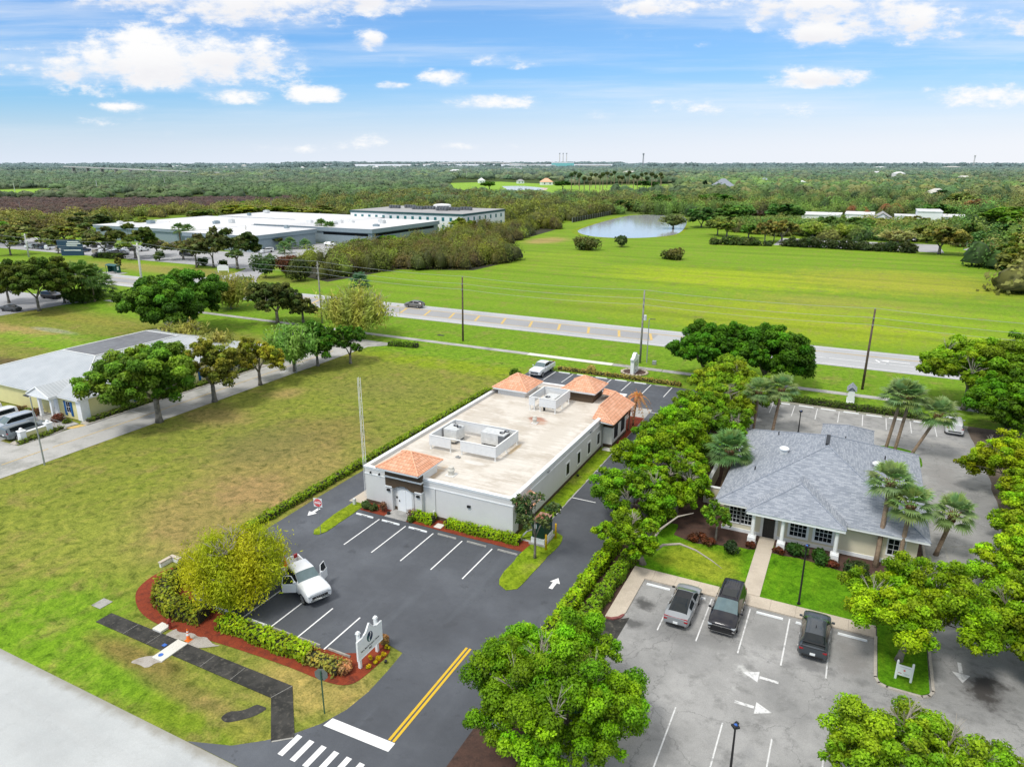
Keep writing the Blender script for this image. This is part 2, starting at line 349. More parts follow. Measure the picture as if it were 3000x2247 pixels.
M['redlens'] = plain('red lens', (.30,.008,.012), .2, spec=.6)
M['lens'] = plain('headlight lens', (.42,.45,.47), .12, spec=.7)
M['greenshel'] = plain('green shelter', (.012,.075,.06), .5)
M['bluesign'] = plain('dark blue sign', (.025,.06,.11), .5)
M['membrane'] = weathered('white roof membrane', (.70,.70,.70), (.48,.48,.49), .7, .03, .8, 2, lo=.45, hi=.7)
M['greyroof'] = weathered('grey roof membrane', (.36,.355,.35), (.27,.27,.27), .6, .05, .9, 3)
M['darkroof'] = weathered('dark flat roof', (.16,.165,.175), (.10,.10,.11), .8, .25, .6, 8, (.30,.31,.32))
M['bluegrey'] = plain('blue grey metal', (.27,.33,.36), .5, .2)
M['whitewall'] = plain('white wall', (.78,.79,.78), .8, var=.04)
M['teargreen'] = plain('dark teal band', (.02,.075,.075), .6)
def deck():
    t = NT('beige roof coating'); p = t.pos(); n1 = t.noise(.35, 6, .62); n2 = t.noise(1.0, 5, .65, t.vmul(p, (.5, 2.2, 1))); n3 = t.noise(16, 2)
    c = t.mix(t.math('MULTIPLY', t.maprange(n1, .40, .64), .8), (.60,.555,.49), (.44,.385,.315))
    c = t.mix(t.math('MULTIPLY', t.maprange(n2, .46, .66), .75), c, (.67,.63,.57))
    for u, v, ru, rv, colr, a in [(-30.6,68.0,1.1,.75,(.33,.14,.09),.9), (-30.1,67.2,1.1,1.0,(.45,.27,.19),.6), (-33.0,49.2,.55,3.2,(.50,.36,.22),.7), (-31,54.3,1.2,.45,(.72,.71,.68),.6), (-37,62,1.2,9,(.5,.45,.38),.6), (-27,66,1.5,8,(.5,.45,.38),.5), (-33,65,3,.5,(.48,.43,.36),.5), (-30,57,4,.35,(.5,.45,.38),.5), (-29.0,59.0,.3,1.6,(.6,.42,.2),.7), (-31.4,66.0,.8,.8,(.5,.46,.4),.6)]:
        ln = t.new('ShaderNodeVectorMath', operation='LENGTH'); t.l.new(t.vmul(t.vadd(p, (-u,-v,0)), (1/ru, 1/rv, 0)), ln.inputs[0])
        c = t.mix(t.math('MULTIPLY', t.maprange(t.math('ADD', ln.outputs['Value'], t.math('MULTIPLY', t.math('SUBTRACT', n2, .5), 1.4)), 1.15, .6), a), c, colr)
    c = t.mix(1.0, c, t.ramp(n3, [(.3, (.93,.93,.93)), (.7, (1.06,1.06,1.06))]), 'MULTIPLY')
    t.color(c).rough(.9).bump(n3, .15, .01); return t.m
M['deck'] = deck()
def tile():
    t = NT('peach clay tile'); uv = t.uv(); x, y, _ = t.sep(uv)
    col = t.math('FLOOR', t.math('DIVIDE', x, .28)); row = t.math('FLOOR', t.math('DIVIDE', y, .36))
    w = t.new('ShaderNodeTexWhiteNoise', noise_dimensions='2D'); t.l.new(t.comb(col, row), w.inputs['Vector'])
    c = t.ramp(w.outputs['Value'], [(.0, (.70,.33,.19)), (.5, (.78,.39,.235)), (1.0, (.84,.46,.30))])
    fy = t.math('FRACT', t.math('DIVIDE', y, .36)); fx = t.math('FRACT', t.math('DIVIDE', x, .28))
    ridge = t.math('ABSOLUTE', t.math('SUBTRACT', fx, .5))
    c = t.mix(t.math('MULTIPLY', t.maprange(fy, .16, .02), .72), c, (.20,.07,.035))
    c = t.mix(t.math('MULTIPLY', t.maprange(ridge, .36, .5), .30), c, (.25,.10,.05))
    c = t.mix(t.math('MULTIPLY', t.maprange(t.noise(.9, 4), .5, .75), .35), c, (.84,.54,.38))
    h = t.math('ADD', t.math('COSINE', t.math('MULTIPLY', ridge, 6.28)), t.math('MULTIPLY', fy, -.8))
    t.color(c).rough(.85).bump(t.math('MULTIPLY', h, -1.0), .7, .05); return t.m
M['tile'] = tile()
M['tilecap'] = plain('clay ridge cap', (.80,.43,.27), .85, var=.15, scale=4)
def shingle():
    t = NT('blue grey shingle'); uv = t.uv()
    b = t.new('ShaderNodeTexBrick'); b.offset = .43; b.inputs['Scale'].default_value = 1; b.inputs['Brick Width'].default_value = .42; b.inputs['Row Height'].default_value = .15
    b.inputs['Mortar Size'].default_value = .006; b.inputs['Bias'].default_value = 0
    for i, cc in ((1, (.21,.235,.275)), (2, (.35,.375,.415)), (3, (.14,.15,.175))): b.inputs[i].default_value = (*cc, 1)
    t.l.new(uv, b.inputs[0])
    y = t.sep(uv)[1]; fy = t.math('FRACT', t.math('DIVIDE', y, .15))
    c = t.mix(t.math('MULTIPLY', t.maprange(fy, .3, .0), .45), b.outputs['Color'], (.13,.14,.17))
    n = t.noise(.6, 5, .6); c = t.mix(t.math('MULTIPLY', t.maprange(n, .45, .75), .1), c, (.40,.42,.46))
    t.color(c).rough(.9).bump(fy, .3, .012); return t.m
M['shingle'] = shingle()
M['shinglecap'] = plain('shingle ridge cap', (.27,.295,.34), .9, var=.2, scale=6)
def seam():
    t = NT('pale standing seam metal'); x = t.sep(t.uv())[0]; f = t.math('ABSOLUTE', t.math('SUBTRACT', t.math('FRACT', t.math('DIVIDE', x, .42)), .5))
    n = t.noise(.5, 5, .6); c = t.ramp(n, [(.35, (.43,.46,.48)), (.7, (.53,.555,.57))])
    c = t.mix(t.math('MULTIPLY', t.maprange(f, .37, .5), .8), c, (.24,.27,.29))
    t.color(c).rough(.4); t.b.inputs['Metallic'].default_value = .25; t.bump(t.maprange(f, .42, .5), .5, .03); return t.m
M['seam'] = seam()
def carpaint():
    t = NT('car paint'); o = t.new('ShaderNodeObjectInfo'); t.color(o.outputs['Color']).rough(.32)
    t.b.inputs['Coat Weight'].default_value = .55; t.b.inputs['Coat Roughness'].default_value = .04; t.b.inputs['Metallic'].default_value = .2; t.b.inputs['Specular IOR Level'].default_value = .25; return t.m
M['car'] = carpaint()
M['carglass'] = plain('car glass', (.012,.016,.018), .08, spec=.35, var=.1)
M['screenglass'] = plain('windscreen glass', (.11,.16,.17), .06, spec=.5, var=.1)  # pale blue base colour puts reflected sky into the windscreen
def water(name, c):
    t = NT(name); n = t.noise(.9, 4, .6, t.vmul(t.pos(), (1, 1.8, 0))); t.color(c).rough(.10); t.b.inputs['Specular IOR Level'].default_value = .9
    t.bump(n, .12, .05); return t.m
M['water'] = water('pond water', (.42,.44,.45)); M['lagoon'] = plain('lagoon water', (.55,.57,.58), .4)  # pond base colour lightened to carry the bright low-sky reflection
GAIN = {'leaf': (1.86, 1.8, 1.6), 'forest leaf': (1.6, 1.65, 1.45)}
def leafmat(name, trans=.3):
    t = NT(name); a = t.new('ShaderNodeAttribute', attribute_name='col'); o = t.new('ShaderNodeObjectInfo')
    c = t.mix(1.0, t.mix(1.0, a.outputs['Color'], o.outputs['Color'], 'MULTIPLY'), GAIN[name], 'MULTIPLY')
    t.color(c).rough(.55); t.b.inputs['Specular IOR Level'].default_value = .25
    tr = t.new('ShaderNodeBsdfTranslucent'); t.l.new(c, tr.inputs['Color']); mx = t.new('ShaderNodeMixShader'); mx.inputs[0].default_value = trans
    t.l.new(t.b.outputs[0], mx.inputs[1]); t.l.new(tr.outputs[0], mx.inputs[2]); t.l.new(mx.outputs[0], t.out.inputs[0]); return t.m
M['paleteal'] = plain('pale teal', (.16,.42,.40), .6)
M['leaf'] = leafmat('leaf', .4); M['forest'] = leafmat('forest leaf', .25)

# ------------------------------------------------------------------ foliage engine
def norm(a): return a/np.maximum(np.linalg.norm(a, axis=-1, keepdims=True), 1e-9)
def leaf_object(name, P, N, size, colr, mat, parent=None, aspect=1.7, fold=.12, along=None):
    n = len(P)
    a = rng.normal(size=(n, 3)) if along is None else along
    T = norm(a-N*(a*N).sum(1, keepdims=True)); B = np.cross(N, T); s = np.asarray(size).reshape(-1, 1)
    V = np.stack([P-T*s*.5*aspect, P+B*s*.5+N*s*fold, P+T*s*.5*aspect, P-B*s*.5+N*s*fold], 1).reshape(-1, 3)
    me = bpy.data.meshes.new(name); me.vertices.add(4*n); me.vertices.foreach_set('co', V.astype(np.float32).ravel())
    me.loops.add(4*n); me.loops.foreach_set('vertex_index', np.arange(4*n, dtype=np.int32))
    me.polygons.add(n); me.polygons.foreach_set('loop_start', np.arange(0, 4*n, 4, dtype=np.int32))
    me.update(calc_edges=True)
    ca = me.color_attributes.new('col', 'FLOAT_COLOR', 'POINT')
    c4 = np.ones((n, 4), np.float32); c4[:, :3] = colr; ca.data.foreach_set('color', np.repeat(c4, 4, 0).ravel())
    me.materials.append(mat); me.validate()
    o = bpy.data.objects.new(name, me); COL.objects.link(o)
    if parent is not None: o.parent = parent
    o['tint'] = 1
    return o
def sphere_dirs(n, up=.0):
    d = norm(rng.normal(size=(n, 3)))
    if up: d[:, 2] += up; d = norm(d)
    return d
def clump_leaves(C, Rr, dens, size, flat=.72, up=.35, bright=.55, fuzzy=.22, tip=None, Br=None):
    """C (k,3) clump centres, Rr (k,) radii -> points, normals, sizes, colours"""
    P = []; N = []; Z = []; K = []
    for ci, (c, r) in enumerate(zip(C, Rr)):
        n = max(8, int(dens*12.57*r*r)); d = sphere_dirs(n, up)
        rad = r*(1-np.abs(rng.normal(0, fuzzy, n))).clip(.25, 1.12)
        bump = 1+.22*np.sin(d[:, 0]*5+c[0]*9)*np.sin(d[:, 1]*5+c[1]*7)*np.cos(d[:, 2]*4)
        P.append(c+d*(rad*bump)[:, None]*np.array([1, 1, flat])); N.append(norm(d*.75+rng.normal(0, .5, (n, 3))+np.array([0, 0, .35])))
        Z.append(size*rng.uniform(.65, 1.3, n))
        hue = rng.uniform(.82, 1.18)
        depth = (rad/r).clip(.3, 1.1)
        f = (1-bright)+bright*((d[:, 2]+1)/2)*depth; f = f*rng.uniform(.78, 1.22, n)*hue*(1 if Br is None else Br[ci])  # shading painted into leaf colour: lighter on top, darker low and inside
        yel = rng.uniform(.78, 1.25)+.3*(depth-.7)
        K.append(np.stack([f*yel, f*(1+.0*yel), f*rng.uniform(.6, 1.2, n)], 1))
    return np.concatenate(P), np.concatenate(N), np.concatenate(Z), np.concatenate(K)
def crown_clumps(k, rad, h, cz, flat, low=-.25, rmin=.17, rmax=.27, inner=.5, off=(0, 0)):
    """clump centres in an umbrella/ellipsoid crown"""
    C = []; Rr = []
    for i in range(k):
        z = low+(1-low)*(i+.5)/k; a = i*2.39996+rng.uniform(-.5, .5); q = math.sqrt(max(0, 1-z*z))
        f = rng.uniform(inner, 1.0) if i % 3 == 0 else rng.uniform(.78, 1.0)
        r = rad*rng.uniform(rmin, rmax); f2 = f*(1-r/rad*.8)
        C.append((math.cos(a)*q*rad*f2+off[0], math.sin(a)*q*rad*f2+off[1], cz+z*flat*f2)); Rr.append(r)
    return np.array(C), np.array(Rr)
def crown_lobes(k, rad, cz, flat, low, rmin, rmax, inner, off):
    """big uneven lobes, each covered with leaf tufts"""
    nl = max(8, int(k/4)); L, LR = crown_clumps(nl, rad, 0, cz, flat, low, max(.22, rmin*1.4), max(.32, rmax*1.6), inner, off); C = []; Rr = []; Br = []
    LR = LR*rng.uniform(.62, 1.2, nl); cc = np.array([off[0], off[1], cz]); L = cc+(L-cc)*np.stack([rng.uniform(.85, 1.2, nl)]*2+[rng.uniform(.8, 1.15, nl)], 1)
    for c, r in zip(L, LR):
        lb = rng.uniform(.68, 1.28)
        for j in range(10):
            z = -.45+1.45*(j+.5)/10; a = j*2.4+rng.uniform(-.7, .7); q = math.sqrt(max(0, 1-z*z)); s = r*rng.uniform(.66, .98)
            C.append((c[0]+math.cos(a)*q*s, c[1]+math.sin(a)*q*s, c[2]+z*s*.82)); Rr.append(r*rng.uniform(.27, .46)); Br.append(lb*rng.uniform(.84, 1.18))
        C.append(tuple(c)); Rr.append(r*.6); Br.append(.7)  # inner clump coloured darker, painting the shaded core of the lobe
    return np.array(C), np.array(Rr), np.array(Br), L
def branch_mesh(base_r, fork, C, lean=(0, 0), every=1, droop=.15, split=3, thin=.018):
    b = MB(); fx = Vector((lean[0], lean[1], fork))
    b.tube([(0, 0, -.1), (lean[0]*.15, lean[1]*.15, fork*.25), (lean[0]*.5, lean[1]*.5, fork*.65), fx], [base_r*1.5, base_r*1.05, base_r*.92, base_r*.85], 9)
    mains = []
    for k in range(split):
        a = k*2*math.pi/split+random.uniform(-.4, .4); mains.append((a, None))
    cen = Vector(C.mean(0)) if len(C) else fx
    for k, (a, _) in enumerate(mains):
        rr = np.linalg.norm(C[:, :2]-np.array([fx.x, fx.y]), axis=1).max()*.42
        e = Vector((fx.x+math.cos(a)*rr, fx.y+math.sin(a)*rr, fork+(C[:, 2].max()-fork)*.45)); mains[k] = (a, e)
        m = fx.lerp(e, .5)+Vector((0, 0, rr*.1)); b.tube([fx-Vector((0, 0, .1)), m, e], [base_r*.6, base_r*.45, base_r*.3], 7)
    for i in range(0, len(C), every):
        c = Vector(C[i]); a, e = min(mains, key=lambda t: (t[1]-c).length)
        m = e.lerp(c, .5)+Vector((random.uniform(-.15, .15), random.uniform(-.15, .15), random.uniform(.05, .3)))
        b.tube([e, m, c], [base_r*.24, base_r*.14, thin], 5)
    return b
def make_tree(name, label, cat, colr, loc, rad, h, group=None, kind='oak', k=46, dens=26, leaf=.22, flat=None, fork=None, trunk=.22, low=-.25, rmin=.17, rmax=.27, lean=(0, 0), inner=.5, rz=0, bare=0, bright=.76, barkm='bark', fuzzy=.22, aspect=1.7, off=None):
    root = empty(name, loc, label, cat, group, rz)
    flat = h*.43 if flat is None else min(h*.47, flat*1.16); cz = h-flat*1.02-rad*rmin*.3; fork = max(.5, cz-flat*.55) if fork is None else fork
    off = lean if off is None else off
    if kind == 'wisp': C, Rr = crown_clumps(k, rad, h, cz, flat, low, rmin, rmax, inner, off)
    else: C, Rr, Br, LB = crown_lobes(k, rad, cz, flat, low, rmin, rmax, inner, off)
    if kind == 'wisp':
        n = int(dens*k*1.2); idx = rng.integers(0, k, n)
        t = rng.uniform(0, 1, n)**.7; base = np.array([lean[0], lean[1], fork])
        P = base+(C[idx]-base)*t[:, None]+rng.normal(0, .32*rad/3.5, (n, 3)); P[:, 2] = np.maximum(P[:, 2], .25)
        out = norm(P-np.array([off[0], off[1], cz-flat])); N = norm(out*.5+rng.normal(0, .6, (n, 3)))
        al = norm(out*.6+np.array([0, 0, .5])+rng.normal(0, .45, (n, 3)))
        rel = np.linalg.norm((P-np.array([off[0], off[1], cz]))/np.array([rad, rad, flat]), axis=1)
        f = (.55+.5*rel.clip(0, 1.1))*rng.uniform(.75, 1.3, n); w = rng.uniform(0, 1, n)  # shade painted into leaf colour toward the inside of the crown
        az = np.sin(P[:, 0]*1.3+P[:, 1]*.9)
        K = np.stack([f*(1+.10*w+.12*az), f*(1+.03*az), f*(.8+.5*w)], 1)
        crown = leaf_object('crown', P, N, leaf*rng.uniform(.7, 1.3, n), K, M['leaf'], root, aspect=3.4, along=al)
    else:
        if name == 'oak_tree': leaf *= .76; dens *= 1.62
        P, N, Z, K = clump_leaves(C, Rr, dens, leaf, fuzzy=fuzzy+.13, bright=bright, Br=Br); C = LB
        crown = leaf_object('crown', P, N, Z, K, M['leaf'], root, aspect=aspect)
    crown.color = (*colr, 1)
    branch_mesh(trunk, fork, C, lean).build('trunk', M[barkm], root, smooth=True, uv=False)
    if bare:
        b = MB()
        for j in range(bare):
            a = rng.uniform(0, 6.28); q = rng.uniform(.3, .95)*rad; c0 = Vector((off[0]+math.cos(a)*q*.6, off[1]+math.sin(a)*q*.6, cz+flat*rng.uniform(.1, .6)))
            for s2 in range(9):
                d = Vector((rng.normal(), rng.normal(), rng.uniform(.3, 1.6))).normalized()*rng.uniform(.7, 1.5)*rad*.22; m = c0+d*.5+Vector((rng.normal()*.08, rng.normal()*.08, 0))
                b.tube([c0-Vector((0, 0, .3)), m, c0+d], [.03, .02, .008], 4)
                for s3 in range(3): b.tube([m, m+d*.4+Vector((rng.normal()*.2, rng.normal()*.2, .1))], [.013, .006], 3)
        b.build('bare_branches', M['greytwig'], root, uv=False)
    return root
def hedge(name, label, pts, w, h, colr, group=None, dens=60, leaf=.16, cat='hedge', top=.25, rag=.14):
    """clipped hedge following a polyline"""
    pts = [Vector((p[0], p[1], 0)) for p in pts]; root = empty(name, pts[0], label, cat, group); P = []; N = []
    core = MB()
    for a, b in zip(pts, pts[1:]):
        d = b-a; L = d.length; t = d.normalized(); s = Vector((-t.y, t.x, 0)); n = int(L*(2*h+w)*dens)
        q = rng.uniform(0, 2*h+w, n); l = rng.uniform(-.05, L+.05, n); bulge = 1+rag*np.sin(l*2.1+rng.uniform(0, 6))+rng.normal(0, .06, n); hh = h*(1+.5*rag*np.sin(l*3.3+1)+rng.normal(0, .05, n))
        side = np.where(q < h, -1.0, np.where(q > h+w, 1.0, (q-h)/w*2-1)); z = np.where(q < h, q, np.where(q > h+w, 2*h+w-q, h))
        zz = z/h*hh; x = side*w/2*bulge*np.where(np.abs(side) == 1, 1-.18*(z/h)**3, 1)
        A = np.array(a-pts[0]); P.append(A+np.outer(l, np.array(t))+np.outer(x, np.array(s))+np.outer(zz, np.array([0, 0, 1.]))+rng.normal(0, .04, (n, 3)))
        nn = np.where((np.abs(side) == 1)[:, None], np.outer(np.sign(side), np.array(s))+np.array([0, 0, .3]), np.array([0, 0, 1.])); N.append(norm(nn+rng.normal(0, .45, (n, 3))))
        core.obox(tuple((a+b)/2-pts[0]+Vector((0, 0, h*.42))), (L, w*.72, h*.84), math.atan2(t.y, t.x))
    P = np.concatenate(P); N = np.concatenate(N); P[:, 2] = P[:, 2].clip(.03)
    f = (.55+.55*(P[:, 2]/h).clip(0, 1.1))*rng.uniform(.72, 1.3, len(P))*(1+.18*np.sin(P[:, 0]*1.9+P[:, 1]*2.3)); y = rng.uniform(.85, 1.25, len(P))  # leaf colour carries painted shade toward the hedge foot, lighter on top
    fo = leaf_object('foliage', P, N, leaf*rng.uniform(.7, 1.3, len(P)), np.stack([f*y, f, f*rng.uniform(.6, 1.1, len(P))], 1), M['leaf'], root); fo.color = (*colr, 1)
    core.build('twigs', M['twig'], root, uv=False)
    return root
def shrub(name, label, u, v, r, h, colr, group=None, dens=130, leaf=.13, cat='shrub', k=9, z0=0.0, aspect=1.7, flat=None):
    root = empty(name, (u, v, z0), label, cat, group)
    C = [(rng.normal(0, .3)*r, rng.normal(0, .3)*r, h*rng.uniform(.3, .66)) for _ in range(k)]; Rr = [min(r*.55, h*.5)*rng.uniform(.8, 1.15) for _ in range(k)]
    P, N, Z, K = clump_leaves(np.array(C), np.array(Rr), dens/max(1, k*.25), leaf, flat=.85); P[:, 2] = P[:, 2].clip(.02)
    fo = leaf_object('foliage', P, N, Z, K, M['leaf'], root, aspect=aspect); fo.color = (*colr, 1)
    b = MB()
    for c in C: b.tube([(0, 0, 0), (c[0]*.5, c[1]*.5, c[2]*.6), c], [.03, .02, .008], 4)
    b.build('stems', M['twig'], root, uv=False)
    return root
def palm_mesh(nf, blade, pet, spread=1.05, fan=True, droop=.35):
    """fan palm head: leaf blades as folded strips"""
    P = []; F = []; K = []
    def strip(a, b, c, w, side, kcol):
        i = len(P); P.extend([a-side*w*.35, a+side*w*.35, b+side*w*.5, b-side*w*.5, c]); F.extend([(i, i+1, i+2, i+3), (i+3, i+2, i+4)]); K.extend([kcol]*5)
    for f in range(nf):
        az = f*2.39996+random.uniform(-.25, .25); el = 1.35-(1.85 if fan else 2.05)*(f/nf)+random.uniform(-.12, .12)
        d = Vector((math.cos(az)*math.cos(el), math.sin(az)*math.cos(el), math.sin(el))); s = Vector((-math.sin(az), math.cos(az), 0)); up = s.cross(d)*-1
        if up.z < 0: up = -up
        p1 = d*pet*(.85+.3*random.random()); p1.z -= droop*.15*pet; sh = .75+.3*random.random()+.25*max(0, math.sin(el))
        kc = (sh*random.uniform(.85, 1.25), sh, sh*random.uniform(.8, 1.3))
        i = len(P); P.extend([s*.02, s*-.02, p1+s*-.02, p1+s*.02]); F.append((i, i+1, i+2, i+3)); K.extend([(kc[0]*1.1, kc[1], kc[2]*.7)]*4)
        if fan:
            m = 15
            for j in range(m):
                t = (j/(m-1)-.5)*2.5; dirv = (d*math.cos(t)+s*math.sin(t)).normalized(); L = blade*(1-.22*abs(t)/1.25)*random.uniform(.85, 1.1)
                mid = p1+dirv*L*.58+up*.04*L; end = p1+dirv*L+Vector((0, 0, -droop*L*random.uniform(.5, 1.1))); k2 = random.uniform(.8, 1.2)
                strip(p1, mid, end, blade*.115, (s*math.cos(t)-d*math.sin(t)).normalized(), tuple(x*k2 for x in kc))
        else:
            prev = p1*.15; n = 9
            for j in range(1, n+1):
                q = j/n; pt = d*(pet+blade)*q*.9+Vector((0, 0, -droop*(pet+blade)*q*q*1.1))
                dirv = (pt-prev).normalized()
                for sg in (-1, 1):
                    e = pt+(s*sg*.75+dirv*.55).normalized()*blade*.30*(1.15-q*.6)+Vector((0, 0, -.12*blade)); strip(pt, pt.lerp(e, .5)+Vector((0, 0, .03)), e, blade*.10, dirv, tuple(x*random.uniform(.8, 1.2) for x in kc))
                i = len(P); P.extend([prev-s*.02, prev+s*.02, pt+s*.015, pt-s*.015]); F.append((i, i+1, i+2, i+3)); K.extend([kc]*4); prev = pt
    return P, F, K
def fronds(name, parent, nf, blade, pet, colr, fan=True, droop=.35, at=(0, 0, 0)):
    P, F, K = palm_mesh(nf, blade, pet, fan=fan, droop=droop)
    me = bpy.data.meshes.new(name); me.from_pydata([tuple(p+Vector(at)) for p in P], [], F); ca = me.color_attributes.new('col', 'FLOAT_COLOR', 'POINT')
    ca.data.foreach_set('color', [x for k in K for x in (*k, 1.0)]); me.materials.append(M['leaf'])
    o = bpy.data.objects.new(name, me); COL.objects.link(o); o.parent = parent; o.color = (*colr, 1); o['tint'] = 1
    return o
def palm(name, label, u, v, h, R0, colr=(.075,.125,.045), group=None, lean=(0, 0), trunk=.17, z0=0.0, nf=34, skirt=True, bend=0.0, fan=True, droop=.24, cat='palm tree'):
    root = empty(name, (u, v, z0), label, cat, group); tp = Vector((lean[0], lean[1], h))
    b = MB(); n = 7; pts = []
    for i in range(n):
        t = i/(n-1); q = t*t*(1-bend)+t*bend if bend else t; pts.append((lean[0]*q, lean[1]*q, h*t-.05*(i == 0)))
    b.tube(pts, [trunk*1.25]+[trunk]*(n-2)+[trunk*.95], 9); b.build('trunk', M['palmbark'], root, smooth=True, uv=False)
    if skirt:
        c = MB(); hh = min(.9, h*.25)
        for i in range(60):
            a = i*2.4; z = h-.05-hh*(i/60.0); q = (z/h); ax = Vector((lean[0]*q, lean[1]*q, z)); o = Vector((math.cos(a), math.sin(a), .55)).normalized(); sw = .16+.2*(1-i/60)
            c.tube([ax+Vector((math.cos(a), math.sin(a), -.2))*trunk*.8, ax+o*(trunk+sw)], [.06, .04], 4)
        c.build('boots', M['boots'], root, uv=False)
    fronds('crown', root, nf, R0*.56, R0*.46, colr, fan, droop, tp)
    return root
# ------------------------------------------------------------------ ground, roads, paving
def sheet(name, poly, z, mat): return MB().sheet(poly, z).build(name, M[mat], kind='structure', uv=False)
def rect(u0, u1, v0, v1): return [(u0, v0), (u1, v0), (u1, v1), (u0, v1)]
def smooth_poly(pts, it=2):
    for _ in range(it):
        q = []
        for i in range(len(pts)):
            a = pts[i]; b = pts[(i+1) % len(pts)]; q += [(a[0]*.75+b[0]*.25, a[1]*.75+b[1]*.25), (a[0]*.25+b[0]*.75, a[1]*.25+b[1]*.75)]
        pts = q
    return pts
def ragged(pts, amp=.12, step=.6, seed=1):
    r = random.Random(seed); q = []
    for i in range(len(pts)):
        a = Vector((*pts[i], 0)); b = Vector((*pts[(i+1) % len(pts)], 0)); n = max(1, int((b-a).length/step))
        for j in range(n): p = a.lerp(b, j/n); q.append((p.x+r.uniform(-amp, amp), p.y+r.uniform(-amp, amp)))
    return q
sheet('ground', [(-60000, -3000), (60000, -3000), (60000, 70000), (-60000, 70000)], 0, 'ground')
sheet('street', rect(-400, 300, 4, 20.3), .02, 'street')
g = .024
sheet('road', rect(-900, 600, 120.4, 133.2), g, 'road')
sheet('road_median', rect(-900, -33, 123.7, 129.3), g+.006, 'roadmid')
mk = MB()
def bar(b, u0, v0, u1, v1, w, z=.036):
    d = Vector((u1-u0, v1-v0, 0)); s = Vector((-d.y, d.x, 0)).normalized()*w/2
    b.sheet([(u0-s.x, v0-s.y), (u1-s.x, v1-s.y), (u1+s.x, v1+s.y), (u0+s.x, v0+s.y)], z)
for u in np.arange(-140, -33, 6.2): bar(mk, u, 129.0, u+1.6, 124.2, .5, .038)
bar(mk, -420, 129.15, 60, 129.15, .16, .036); bar(mk, -420, 129.45, 60, 129.45, .14, .036); bar(mk, -420, 123.9, -33, 123.9, .22, .036)
mk.build('road_yellow_markings', M['fadeyellow'], kind='structure', uv=False)
mk = MB(); bar(mk, -420, 121.35, 60, 121.35, .16); bar(mk, -420, 132.3, 60, 132.3, .16)
for u in np.arange(-30, 60, 9.0): bar(mk, u, 125.2, u+(3 if u < -12 else 8.5), 125.2, .16)
def arrow(b, u, v, du, dv, L, w, hl, hw, z=.036, gap=0.0, shaft=None):
    d = Vector((du, dv)).normalized(); s = Vector((-d.y, d.x)); t = Vector((u, v)); sw = shaft or w; p = t-d*hl
    b.sheet([tuple(t), tuple(p+s*hw/2), tuple(p-s*hw/2)], z); a = p-d*gap; e = t-d*L
    b.sheet([tuple(a+s*sw/2), tuple(a-s*sw/2), tuple(e-s*sw/2), tuple(e+s*sw/2)], z+.002)
arrow(mk, 4.5, 127.2, -1, 0, 4.5, .3, 1.4, 1.2); bar(mk, 4.0, 127.2, 4.6, 125.9, .3, .04)
mk.build('road_white_markings', M['white'], kind='structure', uv=False)
for n, a, b2, mt in [('sidewalk', -160, -49.3, 'walkgrey'), ('sidewalk', -49.2, -34.1, 'walkwhite'), ('sidewalk', -34.0, -26, 'conc'), ('sidewalk', -25.9, 70, 'walkgrey')]:
    m = MB()
    for u in np.arange(a, b2-.2, 1.75): m.box(u, min(b2, u+1.735), 104.6, 105.95, -.05, .045)
    m.build(n, M[mt], kind='structure', uv=False)
sheet('access_road', smooth_poly([(-131, 133.0), (-141, 137), (-148.5, 141), (-154, 147), (-158.5, 153), (-163, 161), (-170, 166), (-182, 182), (-190, 186), (-203, 182), (-203, 172), (-178, 162), (-171, 160), (-167, 152), (-165, 145), (-170, 137), (-182, 133.0)], 1), .03, 'farlot')
sheet('far_car_park', rect(-330, -172, 158, 186), .027, 'farlot'); sheet('far_car_park', rect(-330, -196, 176, 188), .031, 'farlot')
sheet('yard', rect(-205, -165, 176, 226), .021, 'farlot')
sheet('clinic_car_park', rect(-210, -163.5, 76, 103), .026, 'farlot')
mk = MB()
for u in np.arange(-205, -164, 2.8): bar(mk, u, 84.5, u+.01, 89.5, .1)
mk.build('clinic_car_park_markings', M['white'], kind='structure', uv=False)
# drive and lot of the yellow building
sheet('drive', [(-84.3, 20.6), (-76.75, 20.6), (-76.7, 97), (-72, 101), (-84, 101), (-84.1, 60), (-84.3, 45)], .026, 'drive')
sheet('yellow_building_car_park', [(-150, 20.6), (-84.2, 20.6), (-84.2, 42.0), (-87.8, 42.0), (-88.0, 47.6), (-150, 47.6)], .022, 'drive')
mk = MB()
for a, b2 in [(38, 43), (43.5, 92)]: bar(mk, -80.3, a, -80.3, b2, .15, .036)
mk.build('drive_centre_line', M['fadeyellow'], kind='structure', uv=False)
mk = MB(); bar(mk, -83.9, 55.7, -77, 55.7, .1, .034); arrow(mk, -78.6, 79.5, 0, 1, 2, .3, .8, .8)
for v in (52.2, 56.2, 60.5, 65, 69.5, 74): bar(mk, -80, v, -76.9, v, .06, .034)
mk.build('drive_white_markings', M['wornwhite'], kind='structure', uv=False)
